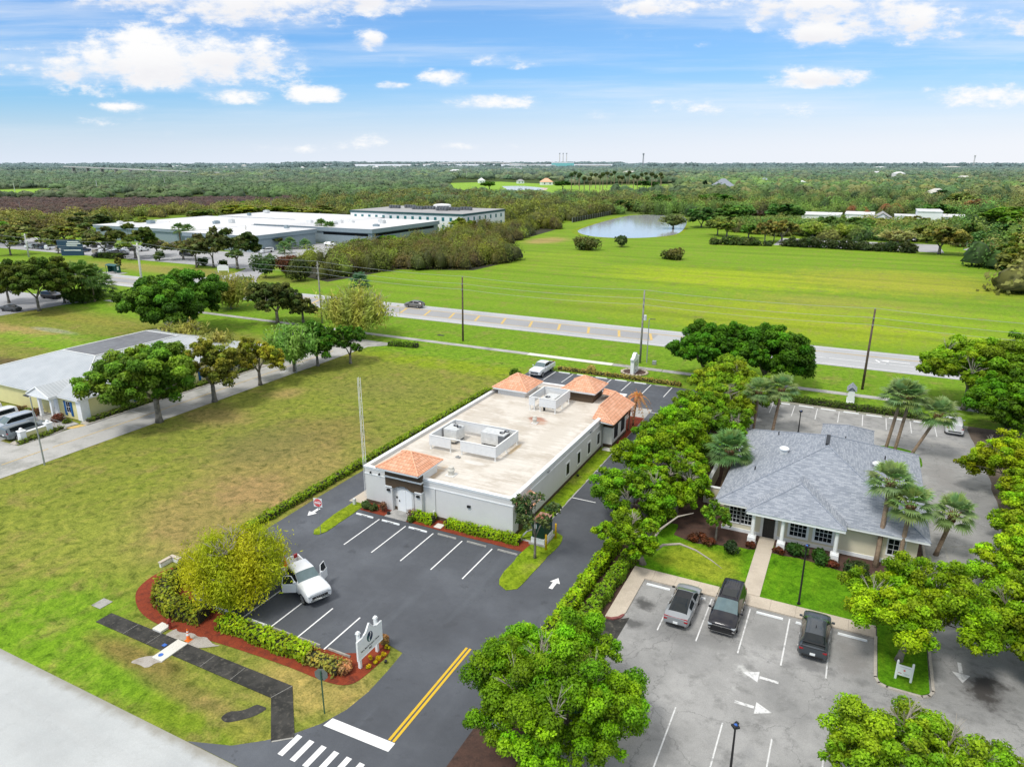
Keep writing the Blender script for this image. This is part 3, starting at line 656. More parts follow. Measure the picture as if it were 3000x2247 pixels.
# surgery lot
lot = [(-30.5, 20.32), (-28.0, 21.2), (-26.6, 22.3), (-25.5, 23.4), (-24.6, 24.7), (-24.0, 26.2), (-23.75, 28), (-23.8, 30), (-23.95, 31.9), (-26.0, 32.35), (-26.5, 29.75), (-40.5, 29.6), (-42.5, 30.7), (-43.8, 33), (-44.3, 38), (-44.5, 46), (-44.5, 97.6), (-16.5, 97.6), (-16.5, 30.5), (-16.35, 27.5), (-16.0, 25.2), (-15.2, 23), (-13.8, 21.2), (-12.5, 20.32)]
sheet('asphalt_lot', lot, .03, 'asphalt')
mk = MB(); z = .044
for u in (-36.45, -33.57, -30.65, -27.72, -24.8): bar(mk, u, 41.2, u, 46.2, .11, z)
for u in (-28.86, -31.33, -33.8, -36.38, -38.9): bar(mk, u, 29.85, u, 33.7, .11, z)
for u in (-43.45, -40.7, -37.75, -34.65, -31.6, -28.55, -25.5, -22.4): bar(mk, u, 92.5, u, 97.3, .11, z)
for v in (58.1, 65.0, 72.0, 79.0, 85.5): bar(mk, -22.3, v, -19.9, v, .11, z)
for i in range(10): bar(mk, -25.1+i*.88, 21.9, -25.08+i*.88, 23.45, .36, z)
mk.sheet([(-24.4, 24.62), (-19.9, 24.72), (-19.9, 25.38), (-24.28, 25.3)], z)
arrow(mk, -18.1, 44.65, 0, 1, 1.6, .32, .72, .85, z); arrow(mk, -42.8, 43.8, 0, -1, 1.6, .32, .75, .95, z)
mk.build('lot_white_markings', M['white'], kind='structure', uv=False)
mk = MB(); bar(mk, -20.34, 25.42, -20.38, 34.25, .17, z); bar(mk, -20.06, 25.42, -20.10, 34.25, .17, z)
mk.build('double_yellow_line', M['yellow'], kind='structure', uv=False)
def capsule(u0, u1, v0, v1, ends='both', n=8):
    r = (u1-u0)/2; c = (u0+u1)/2; p = [(c-r*math.cos(math.pi*i/n), v0+r-r*math.sin(math.pi*i/n)) for i in range(n+1)]
    return p+([(c+r*math.cos(math.pi*i/n), v1-r+r*math.sin(math.pi*i/n)) for i in range(n+1)] if ends == 'both' else [(u1, v1), (u0, v1)])
def island(name, poly, h, mat, kerb=True):
    MB().prism(poly, -.05, h).build(name, M[mat], kind='structure', uv=False)
sheet('bed', rect(-39.25, -22.05, 46.9, 48.6), .05, 'redmulch')
island('entry_walk', rect(-36.4, -34.05, 46.88, 48.9), .07, 'walkgrey'); island('side_walk', rect(-41.3, -39.55, 47.9, 50.6), .06, 'walk')
island('grass_island', ragged([(-22.15, 48.9), (-22.35, 46.6), (-22.3, 43.0), (-21.9, 41.8), (-21.0, 41.35), (-20.3, 41.9), (-20.2, 43.5), (-20.15, 46.5), (-19.95, 49.6), (-20.3, 50.8), (-21.2, 51.3), (-22.5, 51.6), (-24.1, 51.8), (-24.1, 48.9)], .05), .07, 'verge')
island('grass_island', ragged([(-39.3, 46.6), (-39.25, 42.2), (-39.5, 41.5), (-40.0, 41.45), (-40.4, 42.0), (-40.75, 45), (-40.75, 48.0), (-39.4, 48.0)], .04), .07, 'verge')
island('grass_strip', ragged(rect(-24.2, -22.4, 51.5, 73.2), .06), .06, 'verge'); sheet('bed', rect(-24.2, -22.35, 73.2, 83), .052, 'redmulch')
island('rear_walk', rect(-40.6, -22.3, 83, 86.5), .06, 'walkgrey'); sheet('building_pad', rect(-40.6, -22.3, 48.6, 83.2), .045, 'walkgrey')
sheet('bed', smooth_poly([(-47.0, 31.6), (-46.6, 29.2), (-45.2, 27.9), (-43, 26.9), (-40, 26.7), (-36, 27.2), (-30, 27.55), (-26.5, 27.45), (-25.0, 27.9), (-24.75, 29.5), (-24.65, 32.0), (-26.1, 32.3), (-26.6, 29.7), (-40.5, 29.55), (-42.6, 30.7), (-43.9, 33), (-45.3, 34.2)], 2), .034, 'redmulch')
island('dark_sidewalk', [(-45.35, 25.0), (-45.3, 26.15), (-38.5, 26.2), (-38.5, 24.95)], .04, 'walkblack'); island('dark_sidewalk', [(-37.45, 24.95), (-37.45, 26.2), (-28.3, 26.3), (-25.25, 23.2), (-26.2, 22.35), (-28.75, 24.95)], .04, 'walkblack')
mk = MB()
for u in (-42.4, -40.0, -34.9, -32.2): bar(mk, u, 24.97, u, 26.18, .022, .043)
bar(mk, -28.75, 24.95, -28.3, 26.28, .03, .043); bar(mk, -26.2, 22.4, -25.3, 23.15, .1, .043)
mk.build('sidewalk_joints', M['conc'], kind='structure', uv=False)
island('new_slab', [(-38.45, 24.2), (-37.5, 24.2), (-37.5, 26.22), (-38.45, 26.22)], .07, 'walkwhite')
sheet('sand_patch', smooth_poly(ragged([(-39.3, 23.2), (-37.9, 23.5), (-37.3, 24.3), (-38.4, 24.6), (-39.2, 24.1)], .2, .5, 3), 1), .012, 'sand'); sheet('sand_patch', smooth_poly(ragged([(-39.6, 26.2), (-36.0, 26.3), (-35.4, 27.0), (-37.6, 27.2), (-39.8, 26.9)], .2, .5, 4), 1), .036, 'sand')
sheet('asphalt_patch', smooth_poly(ragged([(-30.3, 22.4), (-29.5, 22.3), (-28.6, 23.2), (-28.3, 24.2), (-29.2, 24.2), (-29.4, 23.6), (-30.1, 23.0)], .08, .4, 6), 1), .012, 'walkblack')
# grey lot round the shingled house
sheet('grey_lot', ragged([(-12.2, 20.32), (-12.2, 41.0), (-12.0, 47.6), (-12.5, 58), (-12.6, 97.4), (14.3, 97.2), (14.7, 80), (14.2, 63), (13.2, 50), (13.6, 38), (15, 28), (17, 20.32)], .05, 2, 8), .03, 'oldlot')
sheet('asphalt_patch', [(-13.4, 38.5), (-11.7, 38.2), (-11.6, 42.3), (-12.3, 41.7), (-13.2, 41.4)], .034, 'walkblack')
island('divider_bed', rect(-16.5, -13.2, 20.4, 98), .045, 'brownmulch'); island('divider_bed', rect(-13.2, -12.3, 49, 98), .05, 'brownmulch')
m = MB(); c = [(-13.2, 41.55), (-12.75, 41.6), (-12.25, 42.0), (-12.0, 42.6), (-12.0, 47.5), (-13.2, 47.5)]
m.prism(c, -.05, .13)
for u in np.arange(-13.2, 4.1, 1.74): m.box(u, min(4.17, u+1.728), 47.5, 48.9, -.05, .13)
m.build('sidewalk', M['walk'], kind='structure', uv=False)
MB().prism([(-13.1, 41.4), (-12.6, 41.45), (-12.1, 41.9), (-12.0, 42.4), (-12.15, 42.35), (-12.35, 41.95), (-12.75, 41.62), (-13.1, 41.58)], 0, .135).build('painted_kerb', M['redpaint'], kind='structure', uv=False)
m = MB()
for v in np.arange(48.92, 58.6, 2.2): m.box(-4.88, -3.62, v, min(58.9, v+2.188), -.05, .15)
m.build('front_walk', M['walk'], kind='structure', uv=False)
island('lawn', rect(-13.2, 7.3, 48.92, 57.2), .11, 'lawn'); island('lawn', [(4.3, 43.0), (4.9, 42.65), (6.6, 42.65), (7.15, 43.1), (7.25, 49.2), (4.25, 49.2)], .105, 'lawn')
island('house_pad', rect(-12.4, 7.6, 56.2, 80), .10, 'brownmulch'); island('rear_planter', smooth_poly(rect(3.2, 8.6, 79.2, 86.3), 2), .09, 'lawn')
island('bed', ragged([(-11.6, 55.2), (-9.5, 54.6), (-8, 55.2), (-4.9, 55.8), (-4.9, 58), (-11.8, 58)], .08), .125, 'brownmulch'); island('bed', ragged([(-3.6, 55.8), (-1, 56.0), (1.5, 55.4), (3.2, 55.3), (4.2, 56.3), (7.2, 56.4), (7.2, 58), (-3.6, 58)], .08), .125, 'brownmulch')
m = MB()
def kerb(pts, w=.18, h=.15):
    for a, b in zip(pts, pts[1:]):
        d = Vector((b[0]-a[0], b[1]-a[1], 0)); m.obox(((a[0]+b[0])/2, (a[1]+b[1])/2, h/2-.02), (d.length+w*.55, w, h+.04), math.atan2(d.y, d.x))
kerb([(4.17, 47.6), (4.15, 43.2), (4.35, 42.7), (4.8, 42.5), (6.7, 42.5), (7.1, 42.75), (7.35, 43.3), (7.4, 57.5), (7.75, 58.2), (7.75, 78)])
kerb([(-12.2, 97.55), (14.2, 97.45)]); m.build('kerb', M['kerb'], kind='structure', uv=False)
mk = MB(); z = .046
for u in (-9.44, -6.78, -4.02, -1.32, 1.37): bar(mk, u, 41.75, u, 47.2, .1, z)
for u in (-6.5, -3.77, -1.05, 1.64): bar(mk, u, 29.6, u, 35.1, .09, z)
for u in (-8.35, -5.65, -2.84, -.2, 2.58, 5.25, 7.95, 10.6): bar(mk, u, 92.2, u, 96.7, .1, z)
arrow(mk, -3.4, 40.0, -1, 0, 2.15, .24, .95, 1.05, z, .06); arrow(mk, -1.3, 37.15, 1, 0, 2.15, .24, .95, 1.05, z, .06); arrow(mk, 9.05, 45.1, 0, -1, 2.1, .22, .95, 1.0, z, .06)
mk.build('grey_lot_markings', M['wornwhite'], kind='structure', uv=False)
mk = MB()
for pts in ([(10.0, 51), (9.6, 58), (9.4, 63.5), (13.6, 66)], [(11.2, 52), (11.0, 60), (11.2, 61.3), (13.4, 61.6)]):
    for a, b in zip(pts, pts[1:]): bar(mk, *a, *b, .16, .034)
mk.build('worn_lane_scuffs', M['conc'], kind='structure', uv=False)
sheet('bed', ragged([(14.2, 20), (13.5, 50), (14.3, 63), (14.6, 80), (14.2, 98), (40, 98), (40, 20)], .15, 1.5, 9), .033, 'dirt')
# pond, golf course, lagoon and far clearings
pond = smooth_poly([(-128, 331), (-122, 315), (-112, 303), (-104, 299), (-92, 301), (-83, 311), (-78, 325), (-80, 345), (-86, 380), (-97, 430), (-108, 452), (-128, 450), (-136, 435), (-134, 390)], 2)
sheet('pond', pond, .05, 'water'); sheet('pond_bank', [(-100+(x+100)*1.09, 370+(y-370)*1.05) for x, y in pond], .03, 'verge')
def gpoly(pts, z=0): return [G(x, y) for x, y in pts]
sheet('golf_course', gpoly([(975, 396), (1080, 393), (1240, 401), (1480, 399), (1480, 420), (1260, 423), (1090, 420), (965, 410)]), .04, 'golf')
sheet('golf_pond', gpoly([(1084, 403), (1125, 402), (1184, 407), (1180, 411), (1130, 411), (1100, 413)]), .07, 'water')
sheet('meadow', gpoly([(-60, 412), (100, 408), (160, 411), (110, 420), (-60, 423)]), .04, 'golf')
sheet('lagoon', gpoly([(640, 362), (860, 361), (1330, 360.6), (1345, 355.0), (640, 355.0)]), .1, 'lagoon')
sheet('lagoon', gpoly([(130, 375), (300, 374), (460, 378), (300, 379)]), .1, 'lagoon')
sheet('street', gpoly([(2080, 540), (2105, 532), (2240, 556), (2240, 566)]), .04, 'farlot'); sheet('campus_car_park', rect(-33, 26, 301, 331), .04, 'farlot')
# ------------------------------------------------------------------ buildings
def hip(mb, u0, u1, v0, v1, ze, k, mi=0):
    """hip or pyramid roof over a rectangle, pitch k; returns ridge ends"""
    w = u1-u0; d = v1-v0; h = min(w, d)/2*k; cu = (u0+u1)/2; cv = (v0+v1)/2
    if w <= d: a = (cu, v0+w/2, ze+h); b = (cu, v1-w/2, ze+h)
    else: a = (u0+d/2, cv, ze+h); b = (u1-d/2, cv, ze+h)
    A, B, C2, D2 = (u0, v0, ze), (u1, v0, ze), (u1, v1, ze), (u0, v1, ze)
    if (Vector(a)-Vector(b)).length < .02:
        for f in ((A, B, a), (B, C2, a), (C2, D2, a), (D2, A, a)): mb.poly(f, mi)
    elif w <= d: mb.poly((A, B, a), mi); mb.poly((B, C2, b, a), mi); mb.poly((C2, D2, b), mi); mb.poly((D2, A, a, b), mi)
    else: mb.poly((A, B, b, a), mi); mb.poly((B, C2, b), mi); mb.poly((C2, D2, a, b), mi); mb.poly((D2, A, a), mi)
    return a, b, [A, B, C2, D2]
def caps(mb, a, b, r=.085, step=.36):
    a = Vector(a); b = Vector(b); n = max(2, int((b-a).length/step)); d = (b-a)/n
    for i in range(n): p = a+d*i; mb.tube([p+Vector((0,0,.02)), p+d*1.04+Vector((0,0,.005))], [r*1.1, r*.92], 6)
def window(parent, cu, cv, z0, z1, w, axis, out, frame='trim', pane='dark', fw=.11, grid=None, label=None, proud=.05):
    """window on a wall: axis 'u' = wall runs along u (faces +-v), out = +-1 outward"""
    f = MB(); g2 = MB(); m = MB()
    def bx(mb, a0, a1, z0, z1, p0, p1):
        if axis == 'u': mb.box(cu+a0, cu+a1, cv+out*p0, cv+out*p1, z0, z1)
        else: mb.box(cu+out*p0, cu+out*p1, cv+a0, cv+a1, z0, z1)
    for a0, a1, y0, y1 in ((-w/2-fw, -w/2, z0-fw, z1+fw), (w/2, w/2+fw, z0-fw, z1+fw), (-w/2, w/2, z1, z1+fw), (-w/2, w/2, z0-fw, z0)): bx(f, a0, a1, y0, y1, -.02, proud)
    bx(g2, -w/2, w/2, z0, z1, -.02, .012)
    fo = f.build('window', M[frame], parent, world=True)
    pa = g2.build('pane', M[pane], fo, world=True)
    if grid:
        nx, nz = grid
        for i in range(1, nx): x = -w/2+w*i/nx; bx(m, x-.018, x+.018, z0, z1, .013, .035)
        for j in range(1, nz): z = z0+(z1-z0)*j/nz; bx(m, -w/2, w/2, z-.018, z+.018, .014, .037)
        m.build('muntins', M['trim'], fo, world=True)
    if label: fo['label'] = label
    return fo
def text_obj(name, body, size, parent, loc, rot, mat, ext=.004, align='CENTER', sx=1.0):
    cu = bpy.data.curves.new(name, 'FONT'); cu.body = body; cu.size = size; cu.align_x = align; cu.align_y = 'CENTER'; cu.extrude = ext
    tmp = bpy.data.objects.new(name+'_t', cu); COL.objects.link(tmp); dg = bpy.context.evaluated_depsgraph_get()
    me = bpy.data.meshes.new_from_object(tmp.evaluated_get(dg)); bpy.data.objects.remove(tmp)
    me.materials.clear(); me.materials.append(M[mat]); o = bpy.data.objects.new(name, me); COL.objects.link(o); o.parent = parent
    o.location = loc; o.rotation_euler = rot; o.scale = (sx, 1, 1); return o
# --- surgery building
B0 = empty('medical_building', (-31.8, 63.7, 0), 'low pale grey flat-roofed building with three peach tile roof towers and beige roof', 'building')
U0, U1, V0, V1, ZR, ZP = -39.6, -24.0, 48.5, 80.1, 3.5, 3.86
m = MB(); m.prism([(U0, V0), (U1, V0), (U1, V1), (U0, V1)], .38, ZR-.02); m.build('wall', M['wallwhite'], B0, world=True)
m = MB(); m.box(U0-.035, U1+.035, V0-.035, V1+.035, -.05, .38); m.build('plinth', M['brown'], B0, world=True)
m = MB(); m.box(U0+.28, U1-.28, V0+.28, V1-.28, ZR-.03, ZR+.01); m.build('flat_roof', M['deck'], B0, world=True)
m = MB()
for a in ((U0, U1, V0, V0+.28), (U0, U1, V1-.28, V1), (U0, U0+.28, V0+.28, V1-.28), (U1-.28, U1, V0+.28, V1-.28)): m.box(*a, ZR-.02, ZP-.06)
m.build('parapet', M['wallwhite'], B0, world=True)
def ringbox(mb, out, z0, z1, inn=-.3):
    mb.box(U0-out, U1+out, V0-out, V0-inn, z0, z1); mb.box(U0-out, U1+out, V1+inn, V1+out, z0, z1); mb.box(U0-out, U0-inn, V0-inn, V1+inn, z0, z1); mb.box(U1+inn, U1+out, V0-inn, V1+inn, z0, z1)
m = MB(); ringbox(m, .09, ZP-.06, ZP); ringbox(m, .06, ZP-.16, ZP-.06, .0); ringbox(m, .035, ZP-.24, ZP-.16, .0); ringbox(m, .045, 3.06, 3.16, 0.0)
m.build('cornice', M['trim'], B0, world=True)
TK = .60
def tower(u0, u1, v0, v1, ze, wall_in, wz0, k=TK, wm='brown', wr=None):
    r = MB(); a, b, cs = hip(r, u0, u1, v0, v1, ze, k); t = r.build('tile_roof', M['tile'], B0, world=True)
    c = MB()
    for i, q in enumerate(cs): caps(c, q, a if i in ((0, 1) if (v1-v0) >= (u1-u0) else (0, 3)) else b)
    if (Vector(a)-Vector(b)).length > .3: caps(c, a, b)
    c.build('ridge_cap', M['tilecap'], t, world=True, uv=False)
    s = MB(); s.box(u0+.05, u1-.05, v0+.05, v1-.05, ze-.16, ze-.01); s.box(u0+.2, u1-.2, v0+.2, v1-.2, ze-.30, ze-.16); s.build('soffit', M['trim'], B0, world=True)
    w = MB(); w.box(*(wr or (u0+wall_in, u1-wall_in, v0+wall_in, v1-wall_in)), wz0, ze-.29); w.build('tower_wall', M[wm], B0, world=True)
# front tower over the door: brown panel with an arch, on two pale piers
tower(-37.35, -32.7, 47.2, 51.4, 4.62, .62, 3.52, .58, 'trimoff', (-36.98, -33.07, 48.3, 50.9))
pu0, pu1 = -37.0, -33.05
m = MB(); n = 12; arc = [(-36.05+1.9*i/n, 2.42+.34*math.sin(math.pi*i/n)) for i in range(n+1)]
pts = [(pu0, 2.55)]+[(-36.3, 2.55), (-36.3, 2.40)]+arc+[(-33.75, 2.40), (-33.75, 2.55), (pu1, 2.55), (pu1, 4.34), (pu0, 4.34)]
vs = [(x, 48.1, z) for x, z in pts]+[(x, 48.52, z) for x, z in pts]; n = len(pts)
m.add(vs, [tuple(range(n)), tuple(range(2*n-1, n-1, -1))]+[(i, n+i, n+(i+1) % n, (i+1) % n) for i in range(n)]); m.build('brown_panel', M['brown'], B0, world=True)
m = MB(); m.box(pu0-.05, pu1+.05, 48.03, 48.52, 3.42, 3.56); m.box(pu0-.03, -36.28, 48.06, 48.5, 2.42, 2.54); m.box(-33.77, pu1+.03, 48.06, 48.5, 2.42, 2.54); m.build('panel_trim', M['trim'], B0, world=True)
for bx in ((pu0, -36.3), (-33.75, pu1)): MB().box(*bx, 48.13, 48.5, .05, 2.42).build('pier', M['wallwhite'], B0, world=True)
m = MB(); m.box(-35.95, -34.15, 48.40, 48.52, .06, 2.42); dr = m.build('door_frame', M['trimoff'], B0, world=True)
m = MB(); m.box(-35.78, -34.98, 48.36, 48.41, .08, 2.2); m.box(-34.96, -34.28, 48.36, 48.41, .08, 2.2); d = m.build('door', M['whitedoor'], dr, world=True)
MB().box(-35.7, -35.62, 48.30, 48.36, 1.05, 1.2).build('door_handle', M['black'], dr, world=True); MB().box(-36.02, -35.9, 48.33, 48.41, 1.3, 1.5).build('key_pad', M['black'], dr, world=True)
for u, v in ((-36.66, 48.13), (-33.4, 48.13), (-28.3, 48.5)):
    m = MB(); m.box(u-.16, u+.16, v-.16, v+.005, 2.05, 2.25); o = m.build('wall_light', M['black'], B0, world=True, bevel=.02)
    m = MB(); m.box(u-.13, u+.13, v-.13, v-.02, 2.0, 2.055); m.build('lens', M['lens'], o, world=True)
m = MB(); m.tube([(-31.82, 48.44, 3.1), (-31.82, 48.44, .1)], .04, 8); m.box(-32.05, -31.93, 48.38, 48.5, .55, .85); m.build('downspout', M['trimoff'], B0, world=True)
m = MB(); m.tube([(-23.9, 71.2, 3.5), (-23.9, 71.2, .1)], .055, 8); m.build('downspout', M['galv'], B0, world=True)
for u in (-38.9, -37.9):
    m = MB(); m.box(u-.03, u+.03, 48.3, 48.5, 3.2, 3.4); m.build('bracket', M['black'], B0, world=True)
for v in (61.0, 64.05, 67.1, 70.1): window(B0, -24.0, v, .95, 2.2, .82, 'v', 1, fw=.17, grid=None)
for v in (56.0, 67.5):
    m = MB(); m.box(-24.0, -23.86, v-.25, v+.25, 3.30, 3.4); m.build('wall_light', M['galv'], B0, world=True)
# tower at the back corner (set in the parapet) and tall tower at the back
tower(-39.35, -34.55, 73.7, 78.5, 4.45, .55, 3.0, .62, 'wallwhite')
tower(-30.85, -26.35, 75.4, 79.9, 4.95, .55, 3.5, .62, 'brown')
# low tile skirts: back corner wing, strip behind, entrance hip
def skirt(pts_list, capsegs):
    r = MB()
    for p in pts_list: r.poly(p)
    t = r.build('tile_roof', M['tile'], B0, world=True); c = MB()
    for a, b in capsegs: caps(c, a, b)
    c.build('ridge_cap', M['tilecap'], t, world=True, uv=False)
skirt([((-40.3, 73.2, 3.35), (-39.3, 74.0, 4.1), (-39.3, 79, 4.1), (-40.3, 79.5, 3.35))], []); skirt([((-34.3, 78.2, 4.1), (-32.8, 77.0, 4.1), (-32.8, 79.6, 3.4), (-34.3, 79.6, 3.4))], [])
e0, e1, ez, rz0 = -22.2, -25.2, 3.55, 4.85
skirt([((e0, 69.9, ez), (e0, 77.8, ez), (-24.55, 77.5, rz0), (-24.55, 71.6, rz0)), ((-25.0, 70.6, ez+.1), (e0, 69.9, ez), (-24.55, 71.6, rz0)), ((-25.1, 78.0, 4.0), (-25.0, 70.6, ez+.1), (-24.55, 71.6, rz0), (-24.55, 77.5, rz0)), ((e0, 77.8, ez), (-26.3, 79.6, ez+.2), (-26.3, 78.3, rz0-.1), (-24.55, 77.5, rz0)), ((-26.3, 77.6, 4.3), (-24.7, 77.1, 4.4), (-24.55, 77.5, rz0), (-26.3, 78.3, rz0-.1))],
      [((e0, 69.9, ez), (-24.55, 71.6, rz0)), ((-24.55, 71.6, rz0), (-24.55, 77.5, rz0)), ((-24.55, 77.5, rz0), (e0, 77.8, ez)), ((-24.55, 77.5, rz0), (-26.3, 78.3, rz0-.1))])
m = MB(); m.prism([(-24.9, 70.5), (-22.35, 70.05), (-22.35, 77.6), (-24.9, 77.8)], ez-.14, ez-.02); m.build('soffit', M['trim'], B0, world=True)
m = MB(); m.box(-23.98, -22.8, 71.6, 77.2, 2.5, ez-.12); m.build('brown_panel', M['brown'], B0, world=True)
m = MB(); m.box(-23.98, -22.95, 71.75, 77.0, .42, 2.5); m.build('wall', M['trimoff'], B0, world=True); m = MB(); m.box(-23.98, -22.9, 71.7, 77.05, -.02, .42); m.build('plinth', M['brown'], B0, world=True)
for v in (73.1, 75.6): window(B0, -22.95, v, .8, 2.4, 1.5, 'v', 1, fw=.1)
# side door canopy
skirt([((-22.9, 48.7, 2.55), (-22.9, 52.2, 2.55), (-24.0, 52.0, 3.2), (-24.0, 48.9, 3.2))], [])
m = MB(); m.box(-24.0, -23.95, 49.6, 50.7, .1, 2.2); m.build('door', M['brown'], B0, world=True)
# rooftop screens, air conditioners, vents
def screen(label, u0, u1, v0, v1, z0, z1, gap, zd=ZR, gapside='front'):
    root = empty('equipment_screen', ((u0+u1)/2, (v0+v1)/2, zd), label, 'roof screen', 'screens on the beige roof')
    t = .09; pn = MB(); segs = [(u0, gap[0]), (gap[1], u1)]
    for a, b in segs:
        p = MB(); p.box(a, b, v0, v0+t, z0, z1); p.build('panel', M['screen'], root, world=True)
    for bx in ((u0, u0+t, v0+t, v1), (u1-t, u1, v0+t, v1), (u0+t, u1-t, v1-t, v1)): p = MB(); p.box(*bx, z0, z1); p.build('panel', M['screen'], root, world=True)
    c = MB()
    for bx in ((u0-.03, u1+.03, v0-.03, v0+t+.04), (u0-.03, u1+.03, v1-t-.04, v1+.03), (u0-.03, u0+t+.04, v0+t+.04, v1-t-.04), (u1-t-.04, u1+.03, v0+t+.04, v1-t-.04)): c.box(*bx, z1, z1+.05)
    c.build('rail', M['trimoff'], root, world=True)
    for u, v in ((u0+.1, v0+.12), (gap[0]-.1, v0+.12), (gap[1]+.1, v0+.12), (u1-.12, v0+.12), (u1-.12, (v0+v1)/2), (u1-.12, v1-.12), (u0+.1, v1-.12)):
        l = MB(); l.box(u-.05, u+.05, v-.05, v+.05, zd, z0); l.box(u-.1, u+.1, v-.1, v+.1, zd, zd+.04); l.build('leg', M['trimoff'], root, world=True)
screen('large open-topped pale screen on the beige roof enclosing two air conditioners', -36.75, -29.2, 55.3, 60.3, 3.95, 5.0, (-34.25, -33.15))
screen('small open-topped pale screen around one flat unit near the tile towers', -32.75, -29.35, 70.4, 74.8, 4.15, 5.15, (-32.0, -31.45))
def ac(label, u0, u1, v0, v1, z1, fans, fr, hood=None):
    root = empty('air_conditioner', ((u0+u1)/2, (v0+v1)/2, ZR), label, 'air conditioner', 'air conditioners on the beige roof')
    m = MB(); m.box(u0, u1, v0, v1, ZR+.25, z1); m.build('casing', M['unit'], root, world=True, bevel=.02)
    for a in (u0+.15, u1-.15): MB().box(a-.07, a+.07, v0, v1, ZR, ZR+.25).build('base_rail', M['unitdark'], root, world=True)
    for fu, fv in fans:
        m = MB(); m.lathe((fu, fv), [(fr, z1), (fr, z1+.07), (fr-.05, z1+.08), (fr-.06, z1+.02), (.0, z1+.015)], 18); o = m.build('fan', M['black'], root, world=True)
        m = MB()
        for k in range(5): m.obox((fu+math.cos(k*1.257)*fr*.5, fv+math.sin(k*1.257)*fr*.5, z1+.045), (fr*.8, .14, .015), k*1.257, 0, .3)
        m.cyl((fu, fv), .09, z1+.02, z1+.07, 10); m.build('blade', M['steel'], o, world=True)
    if hood == 'left': m = MB(); m.prism([(u1-.75, v0-.35), (u1, v0-.35), (u1, v0), (u1-.75, v0)], ZR+.3, ZR+.62); m.build('hood', M['tan'], root, world=True)
    if hood: m = MB(); m.box(u1-.72 if hood != 'left' else u0, u1+.012 if hood != 'left' else u0+.01, v0-.012, v0+1.2, ZR+.4, z1-.12); m.build('coil_grille', M['unitdark'], root, world=True)
ac('pale boxy air conditioner with two top fans beside the screen opening', -37+.5, -34.95, 57.6, 59.3, 4.98, [(-35.75, 58.85), (-35.2, 58.6)], .25, 'left')
ac('pale boxy air conditioner with two top fans in the far corner of the large screen', -32.6, -29.9, 58.5, 60.0, 4.98, [(-30.45, 59.1), (-30.2, 59.65)], .27, 'right')
ac('flat pale air conditioner with one black fan inside the small screen', -31.7, -30.2, 71.9, 73.9, 4.75, [(-31.2, 72.35)], .30)
def roofvent(label, u, v, r=.3, z0=ZR):
    root = empty('roof_vent', (u, v, z0), label, 'roof vent'); m = MB(); m.lathe((0, 0), [(r*.95, 0), (r*.95, .12), (r*.75, .14), (r*.75, .42), (r*1.0, .45), (r*1.0, .56), (r*.8, .62), (r*.72, .84), (r*.2, .88)], 18); m.build('cowl', M['tan'], root, smooth=False)
    m = MB(); m.box(-r*1.25, r*1.25, -r*1.25, r*1.25, 0, .08); m.build('curb', M['trimoff'], root)
roofvent('round beige turbine vent on the roof near the front tile tower', -31.55, 50.9, .36); roofvent('round beige vent on the roof beside the rust stain', -30.3, 66.7, .27)
t = MB(); t.cyl((-31.05, 71.0), .13, ZR, ZR+.42, 10); t.cyl((-31.05, 71.0), .2, ZR+.42, ZR+.5, 10); tag(t.build('exhaust_pipe', M['black']), 'short black exhaust pipe under the small roof screen', 'pipe')
for u, v, lb in ((-33.0, 54.6, 'small white roof drain beside the large screen opening'), (-32.2, 58.2, 'small grey electrical box inside the large roof screen')):
    t = MB(); t.cyl((u, v), .09, ZR, ZR+.25, 8); t.box(u-.25, u+.22, v-.1, v+.15, ZR, ZR+.14); tag(t.build('roof_fixture', M['galv']), lb, 'roof fixture')

# --- grey shingled house
H0 = empty('shingled_house', (-.6, 67.2, 0), 'cream house with blue-grey shingle hip roof, columned porch and black door', 'house')
e = dict(u0=-8.85, u1=7.6, v0=57.5, v1=76.8, z=3.0); K = .438
m = MB(); m.box(-8.15, 6.9, 58.4, 76.1, .1, 2.95); m.box(-1.2, 3.1, 76.1, 81.0, .1, 2.9); m.build('wall', M['cream'], H0, world=True)
m = MB(); m.box(-8.2, 6.95, 58.34, 76.15, 0, .42); m.build('plinth', M['trim'], H0, world=True)
r = MB(); a, b, cs = hip(r, e['u0'], e['u1'], e['v0'], e['v1'], e['z'], K)
pa = (-2.19, 56.3+3.855, 3.2+3.855*K); pb = (-2.19, 57.5+(pa[2]-3.0)/K, pa[2]); jl = (-6.05, 57.5+.2/K, 3.2); jr = (1.66, 57.5+.2/K, 3.2)
r.poly(((-6.05, 56.3, 3.2), (1.66, 56.3, 3.2), pa)); r.poly(((1.66, 56.3, 3.2), jr, pb, pa)); r.poly((jl, (-6.05, 56.3, 3.2), pa, pb))
wz = 3.0; wa = (.95, 82.2-2.6, wz+2.6*K); wb = (.95, 76.8-(wa[2]-3)/K*1, wa[2])
r.poly(((3.55, 82.2, wz), (-1.65, 82.2, wz), wa)); r.poly(((3.55, 76.7, wz), (3.55, 82.2, wz), wa, wb)); r.poly(((-1.65, 82.2, wz), (-1.65, 76.7, wz), wb, wa))
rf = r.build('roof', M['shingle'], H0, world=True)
c = MB()
for q, p in ((cs[0], a), (cs[1], a), (cs[2], b), (cs[3], b), (a, b), ((-6.05, 56.3, 3.2), pa), ((1.66, 56.3, 3.2), pa), (pa, pb), ((3.55, 82.2, wz), wa), ((-1.65, 82.2, wz), wa), (wa, wb)): caps(c, q, p, .06, .3)
c.build('ridge_cap', M['shinglecap'], rf, world=True, uv=False)
m = MB(); m.obox((-.72, 67.2, 6.66), (.32, 2.5, .12)); m.build('ridge_vent', M['black'], rf, world=True)
m = MB(); z = 3.0
